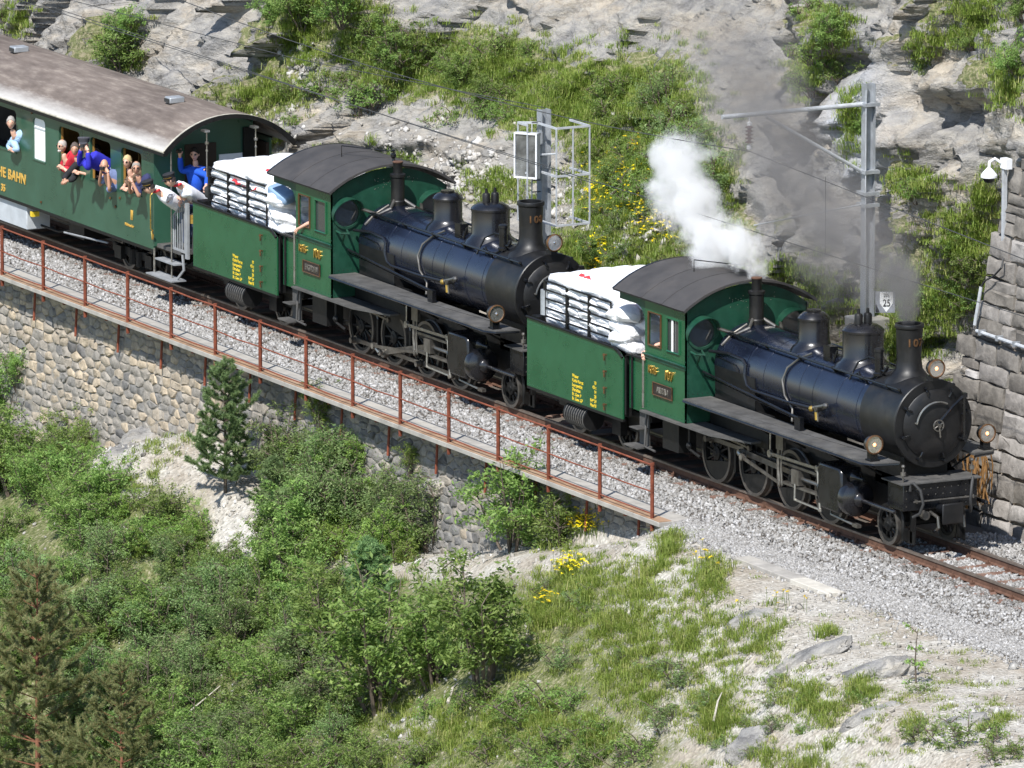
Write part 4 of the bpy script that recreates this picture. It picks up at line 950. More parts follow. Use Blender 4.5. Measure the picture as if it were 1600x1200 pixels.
    for s in (-1, 1):
        mb = MB(); mb.lathe([(rr-.01, -.01), (rr+.035, -.005), (rr+.035, .03), (rr-.01, .035), (rr-.01, -.01)], (xf, s*cy_, cz_), 'x', 28); ri = Bc(mb, 'porthole_ring', 'green_dark')
        mb = MB()                                        # hood over the upper half
        V = []; F = []
        for i in range(17):
            a = PI*(-.12+1.24*i/16); d_ = .24*math.sin(max(0.05, min(PI-.05, PI*(i/16))))+.03
            V += [(xf+.0, s*cy_+(rr+.03)*math.cos(a), cz_+(rr+.03)*math.sin(a)), (xf+d_, s*cy_+(rr+.03)*math.cos(a), cz_+(rr+.03)*math.sin(a)),
                  (xf+.0, s*cy_+(rr+.045)*math.cos(a), cz_+(rr+.045)*math.sin(a)), (xf+d_, s*cy_+(rr+.045)*math.cos(a), cz_+(rr+.045)*math.sin(a))]
        for i in range(16):
            k = 4*i
            F += [(k, k+1, k+5, k+4), (k+2, k+6, k+7, k+3), (k+1, k+3, k+7, k+5)]
        mb.add(V, F); mb.build('porthole_hood', 'green_dark', ri)
        MB().cyl((xf-.024, s*cy_, cz_), (xf-.018, s*cy_, cz_), rr+.004, 26).build('porthole_glass', 'cab_glass', ri)
        # small curved shelf bracket beside the porthole
        mb = MB(); mb.tube([(xf+.02, s*1.12, 2.36), (xf+.22, s*1.12, 2.34), (xf+.26, s*.98, 2.34), (xf+.02, s*.90, 2.36)], .022, 6); mb.tube([(xf+.24, s*1.05, 2.34), (xf+.02, s*1.0, 2.12)], .02, 6); Bc(mb, 'lamp_shelf', 'green_dark')
        rivet_part(line_pts((xf+.001, s*(hw-.05), 1.15), (xf+.001, s*(hw-.05), 3.0), .10)+line_pts((xf+.001, s*.78, 1.6), (xf+.001, s*(hw-.05), 1.6), .09), (1, 0, 0), cab, 'smokebox_black')
    rivet_part([(xf+.001, rnd.uniform(-.35, .6), rnd.uniform(3.05, 3.3)) for _ in range(26)], (1, 0, 0), cab, 'steel', .010)
    # roof
    hr = 1.335; s1 = cab_section(hr, 3.115, 3.565, 24); s0 = [(y*.985, z-.035) for y, z in s1]
    mb = MB(); mb.prism(s1+s0[::-1], 'x', -8.28, -5.60); rf = Bc(mb, 'cab_roof', 'cab_roof_grey', smooth=20)
    for x in (-8.25, -7.2, -6.45, -5.63):
        s2 = [(y*1.002, z+.006) for y, z in s1]; mb = MB(); mb.prism(s2+s1[::-1], 'x', x-.025, x+.025); mb.build('roof_seam', 'cab_roof_grey' if x > -8.2 else 'black_paint', rf, smooth=20)
    mb = MB(); mb.tube([(-7.0, -.38, 3.5), (-7.0, -.38, 3.74), (-6.0, .18, 3.74)], .010, 5); mb.lathe([(.05, 0), (.03, .03), (.03, .07), (.055, .1), (.055, .14), (.02, .17), (.02, .2), (.045, .22), (0, .24)], (-5.98, .2, 3.54), 'z', 12); mb.build('whistle', 'black_paint', rf)
    # dark backhead seen inside
    MB().box(-6.05, -5.85, -.7, .7, 1.1, 2.75).build('backhead', 'frame_black', cab)
    return L
G107 = 'black and green steam locomotive leading the train with its three front lamps in full view'
G108 = 'second black and green steam locomotive running behind the first locomotive tender'
def make_tender(x0, label, kind_label):
    T = thing('tender', (x0, 0, 0), label, 'tender')
    xr, xf, hw = -11.78, -8.10, 1.21; zt, zb = 2.02, .765
    B = lambda mb, n, m, p=T, **k: mb.build(n, m, p, **k)
    for s in (-1, 1):
        mb = MB(); mb.prism([(xr, zb), (xf, zb), (xf, 1.87), (xf-.14, 1.95), (xf-.30, 2.0), (xr, zt)], 'y', s*(hw-.03), s*hw); sd = B(mb, 'side_sheet', 'loco_green')
        pts = []
        for x in (xr+.10, -11.05, -10.30, -9.55, -8.80, xf-.10): pts += line_pts((x, s*(hw+.001), zb+.06), (x, s*(hw+.001), 1.90), .075)
        pts += line_pts((xr+.05, s*(hw+.001), 1.93), (xf-.32, s*(hw+.001), 1.91), .06)+line_pts((xr+.05, s*(hw+.001), zb+.035), (xf-.05, s*(hw+.001), zb+.035), .07)
        rivet_part(pts, (0, s, 0), sd, 'coach_green', .010)
        for k in range(4):
            z = 1.83-.30*k; mb = MB(); mb.tube([(xf-.62+.09*k*0, s*hw, z), (xf-.62, s*(hw+.05), z), (xf-.62, s*(hw+.05), z-.10)], .016, 6); mb.ball((xf-.62, s*(hw+.05), z), .03, 6); mb.build('sheet_hook', 'brass_dull', sd)
        mb = MB(); mb.tube([(xr, s*(hw+.01), zt+.01), (xf-.30, s*(hw+.01), 2.01), (xf-.15, s*(hw+.01), 1.96), (xf, s*(hw+.01), 1.88)], .024, 6); B(mb, 'top_beading', 'frame_black')
        mb = MB(); mb.box(xr, xf, s*(hw-.05), s*(hw-.0), zb-.05, zb-.002); B(mb, 'solebar', 'frame_black')
        # inner gangway sheet between tender and cab
        mb = MB(); mb.box(-8.05, -7.34, s*1.07, s*1.10, .98, 1.93); B(mb, 'gangway_sheet', 'loco_green')
        mb = MB(); mb.tube([(xf+.04, s*1.17, 1.86), (xf+.04, s*1.17, .86)], .020, 6); mb.tube([(xf+.18, s*1.12, 1.96), (xf+.18, s*1.12, 1.0)], .024, 6); mb.box(-8.1, -7.35, s*1.05, s*1.15, 1.93, 1.96); B(mb, 'grab_rail', 'frame_black')
        for x in (-10.85, -9.0):
            w_ = put_wheel(W_TEN, x, s*.575, .40, T, .4, 'tender_wheel')
            MB().box(x-.16, x+.16, s*.72, s*.86, .30, .62).build('axle_box', 'frame_black', T)
        MB().box(-11.5, -8.3, s*.66, s*.70, .42, .76).build('frame_plate', 'frame_black', T)
        # slatted rack holding the sacks
        rk = MB()
        for x in (-11.40, -10.55, -9.70): r_ = B(MB().box(x-.035, x+.035, s*1.02, s*1.06, 1.95, 2.74), 'rack_post', 'frame_black')
        B(MB().tube([(-8.88, s*1.04, 1.9), (-8.88, s*1.04, 2.72)], .018, 6), 'rack_post', 'frame_black')
        for z in (2.73, 2.57, 2.41, 2.24, 2.09):
            MB().tube([(-11.42, s*1.045, z), (-8.88, s*1.045, z)], .017 if z < 2.7 else .02, 6).build('rack_slat', 'frame_black', r_)
    for x in (-10.85, -9.0): MB().cyl((x, -.56, .40), (x, .56, .40), .06, 10).build('axle', 'frame_black', T)
    MB().box(xr+.002, xr+.03, -hw+.031, hw-.031, zb, zt-.01).build('rear_sheet', 'green_dark', T)
    mb = MB(); mb.box(xr+.04, xf-.35, -hw+.05, hw-.05, 1.90, 1.93); B(mb, 'tank_top', 'frame_black')
    mb = MB(); mb.box(xr, -7.4, -1.0, 1.0, .80, .90); mb.box(xf-.05, xf-.02, -1.15, 1.15, .8, 1.9); B(mb, 'floor_frame', 'frame_black')
    mb = MB(); mb.cyl((-9.55, -1.02, .50), (-10.35, -1.02, .50), .21, 20); tk = B(mb, 'brake_cylinder', 'frame_black')
    for i in range(9): x = -9.6-.085*i; MB().lathe([(.21, -.012), (.222, 0), (.21, .012)], (x, -1.02, .50), 'x', 18).build('tank_rib', 'board_black', tk)
    mb = MB(); mb.box(xr-.35, xr, -.06, .06, .64, .76); mb.box(xr-.38, xr-.34, -.17, .17, .54, .86); mb.tube([(xr-.02, -.4, .9), (xr-.2, -.42, .8), (xr-.22, -.35, .6)], .028, 6); B(mb, 'rear_coupling', 'frame_black')
    MB().box(-11.72, -11.45, -1.15, 1.15, 1.93, 2.06).build('toolbox', 'frame_black', T)
    # yellow table of weights
    rows = [('Wasser', '10'), ('Kohle Vorrat', '4.5 t'), ('Leergewicht', '14'), ('Dienstlast', '28'), ('Br. Gew. P', 'R+P 24'), ('Br. Gew. GP', 'Hand 8')]
    for i, (a, b_) in enumerate(rows):
        z = 1.245-.083*i; text_side(a, .085, 'yellow_paint', -10.02, -hw-.004, z-.03, T, 'side_lettering', .92, .002)
        me = text_mesh(b_, .085, 'yellow_paint', .002, 'side_lettering', 'RIGHT'); o = obj('side_lettering', me, T, (-9.10, -hw-.004, z-.03)); o.rotation_euler = (PI/2, 0, 0); o.scale = (.92, 1, 1)
    return T
L107 = make_loco(0, '107', 'ALBULA', PI/2+.15, G107)
L108 = make_loco(-13.97, '108', 'ENGIADINA', -PI*.55, G108)
T107 = make_tender(0, 'green tender of the leading locomotive with white sacks piled behind its rack', '')
T108 = make_tender(-13.97, 'green tender coupled to the coach platform and loaded with white sacks', '')

# sacks -----------------------------------------------------------
def sack_mesh(seed):
    bm = bmesh.new(); bmesh.ops.create_cube(bm, size=2); bmesh.ops.subdivide_edges(bm, edges=bm.edges[:], cuts=7, use_grid_fill=True)
    V = np.array([v.co[:] for v in bm.verts]); n = np.linalg.norm(V*[.9, .9, 1], axis=1); mx = np.abs(V).max(1)
    V = V*(.45+.55*mx/np.maximum(n, .01))[:, None]
    e = np.maximum(np.abs(V[:, 0]), np.abs(V[:, 1])); V[:, 2] *= (1-.50*np.clip(e, 0, 1)**5)
    d = fbm(V[:, 0]*2.2+seed*7, V[:, 1]*2.2, V[:, 2]*1.5, 3)*.11; d2 = fbm(V[:, 0]*5+seed*7, V[:, 1]*5, V[:, 2]*3+5, 2, ridge=True)*.05
    V = V*(1+d+d2)[:, None]*np.array([.365, .25, .115])
    V[:, 2] += -.03*(V[:, 0]/.36)**2
    for v, c in zip(bm.verts, V): v.co = c
    me = bpy.data.meshes.new('sack'); bm.to_mesh(me); bm.free(); me.materials.append(M('sack_white')); me.polygons.foreach_set('use_smooth', np.ones(len(me.polygons), bool)); return me
SACK = [sack_mesh(i) for i in range(7)]
def load_sacks(x0, lab_side, lab_top, lab_fall, grp):
    first = True
    nx = 4
    for lay in range(6):
        z = 2.04+.145*lay
        for ix in range(nx):
            for iy in range(5):
                edge = iy in (0, 4) or ix in (0, nx-1) or lay == 5
                if not edge: continue
                x = x0-11.10+.62*ix+rnd.uniform(-.05, .05)+(.12 if lay % 2 else 0); y = -.82+.41*iy+rnd.uniform(-.03, .03)
                if iy == 0: y = -.775
                if iy == 4: y = .775
                o = obj('sack', SACK[rnd.randrange(7)], None, (x, y, z+rnd.uniform(-.015, .02)+(.035*math.cos((iy-2)*.6) if lay == 5 else 0)))
                o.rotation_euler = (rnd.uniform(-.06, .06), rnd.uniform(-.05, .05), rnd.uniform(-.1, .1)+rnd.choice((0, PI))); o.scale = (rnd.uniform(.95, 1.1),)*2+(rnd.uniform(1.05, 1.3),)
                cw = ('at the rear', 'second from rear', 'third from rear', 'nearest the cab')[ix]; rw = ('walkway side row', 'second row', 'middle row', 'fourth row', 'cliff side row')[iy]
                tag(o, 'white sack '+('on top' if lay == 5 else 'in '+('bottom', 'second', 'third', 'fourth', 'fifth')[lay]+' layer')+' of '+grp.split()[-2]+' tender, '+cw+', '+rw, 'sack', grp)
    # the pile tumbles down towards the cab
    for i in range(24):
        lay = i//5; iy = i % 5; x = x0-8.64+rnd.uniform(-.06, .16)+.10*(3-lay)*.6; z = 2.02+.15*lay
        o = obj('sack', SACK[rnd.randrange(7)], None, (x, -.86+.42*iy+rnd.uniform(-.05, .05), z)); o.rotation_euler = (rnd.uniform(-.2, .2), rnd.uniform(.05, .4), rnd.uniform(-.5, .5)+PI/2*(i % 2)); o.scale = (.85, .95, 1.05)
        tag(o, lab_fall.replace('white sack slumped', ('lowest', 'low', 'middle', 'high', 'topmost')[lay]+' white sack slumped')+(' on the walkway edge', ' near the walkway', ' in the centre', ' near the cliff', ' on the cliff edge')[iy], 'sack', grp)
load_sacks(0, 'white sack stacked behind the slatted rack of the front tender', 'white sack on top of the pile on the front tender', 'white sack slumped at the cab end of the front tender', 'white sacks on the front tender')
load_sacks(-13.97, 'white sack stacked behind the slatted rack of the rear tender', 'white sack on top of the pile on the rear tender', 'white sack slumped at the cab end of the rear tender', 'white sacks on the rear tender')
def strap(x, y, z, rz, L_, label):
    mb = MB(); pth = [(-L_/2+L_*i/6, .03*math.sin(i*1.9), .02*math.cos(i*1.7)) for i in range(7)]; V = []; F = []
    for i, p in enumerate(pth): V += [(p[0], p[1]-.035, p[2]), (p[0], p[1]+.035, p[2]+.01), (p[0], p[1]+.035, p[2]+.02), (p[0], p[1]-.035, p[2]+.012)]
    for i in range(6):
        for j in range(4): a = 4*i+j; b_ = 4*i+(j+1) % 4; F.append((a, b_, b_+4, a+4))
    mb.add(V, F); o = mb.build('red_strap', 'red_cloth', None, (x, y, z)); o.rotation_euler = (.3, .1, rz); tag(o, label, 'strap')
strap(-8.62, -.7, 2.86, .3, .55, 'red strap lying across the sacks of the front tender near its cab')
strap(-24.05, -1.02, 2.60, .1, .5, 'red strap hanging over the rack slats of the rear tender')
strap(-23.25, -.6, 2.88, .5, .55, 'red strap on top of the sacks of the rear tender')
strap(-23.35, -1.0, 2.62, -.9, .3, 'short red strap end slanting down the side of the rear tender sacks')
strap(-10.3, -.8, 2.93, .2, .3, 'short red strap on the top sacks of the front tender')
mb = MB(); mb.box(-.28, .28, -.16, .16, -.09, .09); o = mb.build('bundle', 'sack_blue', None, (-22.35, -.95, 2.66), bevel=.05); o.rotation_euler = (.2, .35, .3); tag(o, 'blue tarpaulin bundle stuffed between the sacks and the second cab', 'tarpaulin')
mb = MB(); mb.box(-.3, .3, -.14, .14, -.12, .12); o = mb.build('bundle', 'rubber', None, (-25.45, -.82, 2.18), bevel=.06); o.rotation_euler = (.1, .1, .15); tag(o, 'black bag on the rear tender edge in front of the two conductors', 'bag')
mb = MB(); mb.cyl((-.2, 0, 0), (.25, 0, 0), .10, 12); o = mb.build('rolled_sheet', 'galvanised', None, (-11.45, -1.0, 2.35)); o.rotation_euler = (0, PI/2, 0); tag(o, 'grey roll standing at the rear corner of the front tender rack', 'roll')

# ================================================================== COACH
C_ = thing('passenger_coach', (0, 0, 0), 'old green passenger coach with gold lettering and open windows full of people', 'railway coach')
xe, xl, hw = -27.40, -43.0, 1.28; zb, ze = .83, 2.82
Bk = lambda mb, n, m, p=C_, **k: mb.build(n, m, p, **k)
wins = [(-28.85, -27.92), (-30.28, -29.34), (-31.75, -30.77), (-32.97, -32.40), (-34.95, -33.78), (-36.6, -35.6), (-38.1, -37.1), (-39.6, -38.6), (-41.1, -40.1)]
wz0, wz1 = 1.81, 2.64
for s in (-1, 1):
    mb = MB(); mb.box(xl, xe, s*hw, s*(hw-.05), zb, wz0); mb.box(xl, xe, s*hw, s*(hw-.05), wz1, ze+.02); xx = xe
    for a, b_ in wins: mb.box(b_, xx, s*hw, s*(hw-.05), wz0, wz1); xx = a
    mb.box(xl, xx, s*hw, s*(hw-.05), wz0, wz1); sd = Bk(mb, 'body_side', 'coach_green')
    for k, (a, b_) in enumerate(wins):
        mb = MB(); yy = s*(hw+.004)
        for (p, q) in (((a, wz1), (a+.09, wz1)), ((b_, wz1), (b_-.09, wz1))):      # rounded upper corners
            mb.prism([(p[0], p[1]), (q[0], q[1]), (p[0]+(q[0]-p[0])*.3, p[1]-.03), (p[0], p[1]-.09)], 'y', s*hw*.999, s*(hw-.049))
        mb.box(a-.01, b_+.01, s*hw, s*(hw+.018), wz0-.03, wz0-.002); fr = Bk(mb, 'window', 'coach_green')
        mb = MB(); mb.box(a+.001, a+.045, s*(hw-.051), s*(hw-.08), wz0, wz1); mb.box(a, b_, s*(hw-.051), s*(hw-.08), wz1-.02, wz1+.03); mb.build('wooden_frame', 'interior_wood', fr)
        if k == 3: MB().box(a, b_, s*(hw-.04), s*(hw-.03), wz0, wz1).build('white_pane', 'blind_white', fr); MB().box(a, b_, s*(hw-.03), s*(hw-.02), wz1-.22, wz1-.19).build('pane_bar', 'box_grey', fr)
    mb = MB(); mb.box(xl, xe, s*(hw+.001), s*(hw+.02), ze-.03, ze+.04); Bk(mb, 'cornice', 'frame_black')
    mb = MB(); mb.box(xl, xe, s*(hw-.03), s*(hw+.004), zb-.06, zb-.002); Bk(mb, 'solebar', 'frame_black')
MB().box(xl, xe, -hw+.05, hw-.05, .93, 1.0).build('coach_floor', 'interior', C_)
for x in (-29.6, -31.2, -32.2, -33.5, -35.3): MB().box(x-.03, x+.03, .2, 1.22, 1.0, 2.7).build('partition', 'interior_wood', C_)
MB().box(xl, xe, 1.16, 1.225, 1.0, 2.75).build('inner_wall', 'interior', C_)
# roof: shallow vault running on over the platform
hr = 1.42; sec = cab_section(hr, 2.86, 3.50, 26); sec0 = [(y*.985, z-.04) for y, z in sec]
mb = MB(); mb.prism(sec+sec0[::-1], 'x', xl-.3, -26.62); rf = Bk(mb, 'roof', 'coach_roof', smooth=20)
mb = MB(); s2 = [(y*1.006, z+.008) for y, z in sec]; s3 = [(y*.965, z-.075) for y, z in sec]; mb.prism(s2+s3[::-1], 'x', -26.62, -26.58); mb.build('roof_edge', 'frame_black', rf, smooth=0)
mb = MB(); mb.prism([(y*1.008, z+.012) for y, z in sec]+[(y*1.001, z+.001) for y, z in sec][::-1], 'x', -26.66, -26.60); mb.build('roof_bead', 'cream', rf, smooth=20)
for s in (-1, 1): MB().tube([(xl, s*(hr+.005), 2.865), (-26.6, s*(hr+.005), 2.865)], .022, 6).build('gutter', 'cream' if s < 0 else 'frame_black', rf)
MB().box(xl, -26.6, -hr-.01, -hr+.03, 2.78, 2.85).build('eave_board', 'frame_black', rf)
for x in (-35.85, -28.55, -43.2):
    mb = MB(); mb.box(x-.13, x+.13, -.42, -.10, 3.48, 3.60); v_ = mb.build('roof_vent', 'galvanised', rf, bevel=.02); MB().box(x-.10, x+.10, -.44, -.421, 3.50, 3.57).build('vent_mouth', 'rubber', v_)
# end wall with dark doorway slab and pale panel
sec2 = cab_section(hw-.001, 2.86, 3.40, 20)
mb = MB(); mb.prism([(-hw+.0, .9), (.86, .9), (.86, 3.26)]+[(y, z) for y, z in reversed(sec2) if y < .86], 'x', xe+.002, xe+.04); ew = Bk(mb, 'end_wall', 'coach_green')
MB().box(xe+.041, xe+.06, .12, .62, 1.85, 2.60).build('end_window', 'white_plastic', ew)
MB().box(xe+.041, xe+.07, -.62, .05, 1.0, 2.85).build('doorway_dark', 'interior', ew)  # dark slab stands in for the shade inside the open doorway
MB().box(xe+.041, xe+.10, .63, .86, .95, 3.1).build('door_post', 'frame_black', ew)
MB().box(-27.38, -26.30, -1.22, 1.22, .88, .95).build('platform_floor', 'board_black', C_)
for y in (-1.24, 1.24): MB().tube([(-26.66, y, .38 if y < 0 else .9), (-26.66, y, 2.86)], .016, 6).build('platform_pole', 'steel', C_)
for y in (-.55, .5): 
    mb = MB(); mb.tube([(-26.50, y, 1.0), (-26.50, y, 3.22)], .015, 6); mb.ball((-26.50, y, 3.0), .045, 6); mb.ball((-26.50, y, 2.85), .03, 6); mb.box(-26.6, -26.42, y-.08, y+.03, 3.22, 3.26); mb.build('gangway_pole', 'steel', C_)
gt = MB(); gt.tube([(-26.64, -1.20, .98), (-26.64, -1.20, 1.62), (-26.10, -1.20, 1.98), (-26.05, -1.20, 1.98)], .022, 6); gt.box(-26.66, -26.05, -1.215, -1.185, .94, .99); g_ = gt.build('gate', 'grey_step', C_)
for k in range(5): x = -26.56+.10*k; MB().tube([(x, -1.20, .98), (x, -1.20, 1.66+.65*(x+26.60))], .013, 5).build('gate_bar', 'grey_step', g_)
MB().box(-26.08, -25.97, -1.23, -1.18, .85, 1.95).build('gate_plate', 'grey_step', g_)
mb = MB(); mb.tube([(-25.98, -1.10, 1.75), (-25.92, -1.1, 1.5), (-25.95, -1.12, 1.0), (-25.85, -1.05, .8)], .03, 8); mb.build('brake_hose', 'rubber', C_)
mb = MB(); mb.cyl((-25.97, -1.10, 1.55), (-25.97, -1.10, 1.72), .07, 10); mb.build('hose_head', 'yellow_paint', C_).data.materials[0] = M('brass')
st = MB(); st.box(-27.30, -26.42, -1.30, -1.05, .66, .69); st.build('upper_step', 'grey_step', C_)
st = MB(); st.box(-27.46, -26.30, -1.42, -1.10, .36, .385); lo = st.build('lower_step', 'grey_step', C_)
MB().tube([(-27.40, -1.26, .38), (-27.40, -1.26, .86)], .022, 6).build('step_hanger', 'steel', lo)
MB().tube([(-26.40, -1.26, .38), (-26.2, -1.2, .6), (-26.25, -1.2, .9)], .028, 6).build('step_hanger', 'grey_step', lo)
mb = MB(); mb.tube([(-27.37, -1.31, 1.95), (-27.37, -1.35, 1.9), (-27.37, -1.35, 1.25), (-27.37, -1.30, 1.2)], .014, 6); mb.tube([(-27.37, -1.33, 1.2), (-27.33, -1.33, 1.05), (-27.30, -1.33, 1.15)], .02, 6); mb.build('door_handle', 'brass', C_)
mb = MB(); mb.box(-26.3, -26.0, -.9, .9, .70, .90); mb.box(-26.02, -25.98, -.16, .16, .54, .86); mb.build('buffer_beam', 'frame_black', C_)
# underframe: trusses, bogies, grey box
for bx in (-29.2, -40.6):
    for x in (-.7, .7):
        for s in (-1, 1): put_wheel(W_PONY, bx+x, s*.575, .36, C_, .2, 'bogie_wheel')
        MB().cyl((bx+x, -.56, .36), (bx+x, .56, .36), .06, 10).build('axle', 'frame_black', C_)
    for s in (-1, 1):
        mb = MB(); mb.box(bx-1.1, bx+1.1, s*.74, s*.80, .34, .50); mb.box(bx-.85, bx-.55, s*.76, s*.88, .24, .50); mb.box(bx+.55, bx+.85, s*.76, s*.88, .24, .50); mb.cyl((bx-.15, s*.80, .2), (bx-.15, s*.80, .5), .08, 8); mb.cyl((bx+.15, s*.80, .2), (bx+.15, s*.80, .5), .08, 8); mb.build('bogie_frame', 'frame_black', C_)
for s in (-1, 1):
    MB().tube([(-30.5, s*.9, .78), (-32.6, s*.9, .35), (-36, s*.9, .35), (-38.5, s*.9, .78)], .025, 6).build('truss_rod', 'frame_black', C_)
MB().box(-35.2, -33.45, -1.22, -.7, .28, .76).build('battery_box', 'box_grey', C_, bevel=.02)
MB().box(-31.9, -31.2, -1.0, -.2, .40, .76).build('equipment_box', 'frame_black', C_)
MB().tube([(-31.6, -1.25, .52), (-29.9, -1.1, .56)], .02, 6).build('brake_rod', 'grey_step', C_)
MB().box(-33.2, -33.1, -1.26, -1.1, .60, .70).build('yellow_cap', 'yellow_paint', C_)
MB().box(xl, -27.4, -.9, .9, .72, .82).build('underframe', 'frame_black', C_)
me = text_mesh('RHÄTISCHE BAHN', .285, 'coach_letter', .006, 'lettering', 'RIGHT', 1.08); o = obj('lettering', me, C_, (-33.33, -hw-.008, 1.22)); o.rotation_euler = (PI/2, 0, 0); o.scale = (1.05, 1, 1)
me = text_mesh('35', .20, 'coach_letter', .006, 'lettering', 'RIGHT', 1.08); o = obj('lettering', me, C_, (-34.32, -hw-.008, .93)); o.rotation_euler = (PI/2, 0, 0)
text_side('II', .27, 'coach_letter', -28.42, -hw-.008, 1.27, C_, sx=.8)
text_side('Nichtraucher', .075, 'coach_letter', -28.68, -hw-.008, 1.12, C_, sx=1.0)
for x, z in ((-29.35, 1.55), (-28.9, 1.62), (-29.1, 1.42), (-32.6, .98), (-33.0, 2.72)):
    mb = MB(); mb.ball((x, -hw-.01, z), .03, 6); mb.build('side_fitting', 'brass_dull', C_)
# ================================================================== PEOPLE
simple('skin', (.62, .36, .26), .5, 0, .08, 12); simple('skin_tan', (.50, .27, .18), .5, 0, .08, 12)
PM = {}
def cloth(c):
    k = 'cloth_%d_%d_%d' % tuple(int(x*100) for x in c)
    if k not in MATS: simple(k, c, .85, 0, .15, 9, .2, .3)
    return k
def skin_mesh(pts, edges, rads, name, mat, sub=1):
    me = bpy.data.meshes.new(name); me.from_pydata([tuple(p) for p in pts], edges, []); o = bpy.data.objects.new(name, me); COL.objects.link(o)
    md = o.modifiers.new('s', 'SKIN'); sv = me.skin_vertices[0].data
    for i, r in enumerate(rads): sv[i].radius = (r, r) if not isinstance(r, tuple) else r
    sv[0].use_root = True
    if sub: o.modifiers.new('u', 'SUBSURF').levels = sub
    dg = bpy.context.evaluated_depsgraph_get(); out = bpy.data.meshes.new_from_object(o.evaluated_get(dg)); bpy.data.objects.remove(o); bpy.data.meshes.remove(me)
    out.name = name; out.materials.clear(); out.materials.append(M(mat)); out.polygons.foreach_set('use_smooth', np.ones(len(out.polygons), bool)); return out
def head_geo(mb, c, look, r=1.0):
    look = Vector(look).normalized(); up = Vector((0, 0, 1)); side = up.cross(look); side = side.normalized() if side.length > .01 else Vector((0, 1, 0)); u2 = look.cross(side)
    c = Vector(c); n = 14; V = []; F = []
    for i in range(11):
        t = PI*i/10; z = math.cos(t)*.128; rr = math.sin(t)
        wy = .080*rr*(1 if z > -.02 else 1-.30*min(1, (-.02-z)/.10)); wx = .098*rr
        for j in range(n):
            a = 2*PI*j/n; x = math.cos(a)*wx; y = math.sin(a)*wy
            if abs(a) < .1 and -.055 < z < .01: x += .022
            if z < -.05 and x > 0: x *= .95
            V.append(c+(look*x+side*y+u2*z)*r)
    for i in range(10):
        for j in range(n): F.append((i*n+j, (i+1)*n+j, (i+1)*n+(j+1) % n, i*n+(j+1) % n))
    mb.add(V, F)
    for s in (-1, 1): mb.ball(c+(look*-.005+side*.083*s+u2*-.005)*r, .028*r, 6, (.6, .5, 1))
    return look, side, u2
def hand_geo(mb, w, d, palm_n, curl=.6):
    """palm and five unequal bent fingers; w wrist, d direction, palm_n palm normal"""
    w = Vector(w); d = Vector(d).normalized(); n_ = Vector(palm_n); n_ = (n_-d*n_.dot(d)); n_ = n_.normalized() if n_.length > .01 else d.orthogonal().normalized(); s = d.cross(n_)
    mb.tube([w-d*.02, w+d*.03, w+d*.085], [.026, .036, .034], 8)
    for k, L_ in enumerate((.070, .080, .074, .058)):
        b = w+d*.08+s*(.024-.016*k); p1 = b+d*L_*.5+n_*L_*.15*curl; p2 = p1+d*L_*.3*(1-curl*.6)+n_*L_*.4*curl; p3 = p2+d*L_*.1*(1-curl)+n_*L_*.3*curl
        mb.tube([b, p1, p2, p3], [.0095, .009, .008, .006], 5)
    b = w+d*.03+s*.03; mb.tube([b, b+s*.02+d*.03+n_*.012, b+s*.015+d*.055+n_*.03], [.012, .010, .008], 5)
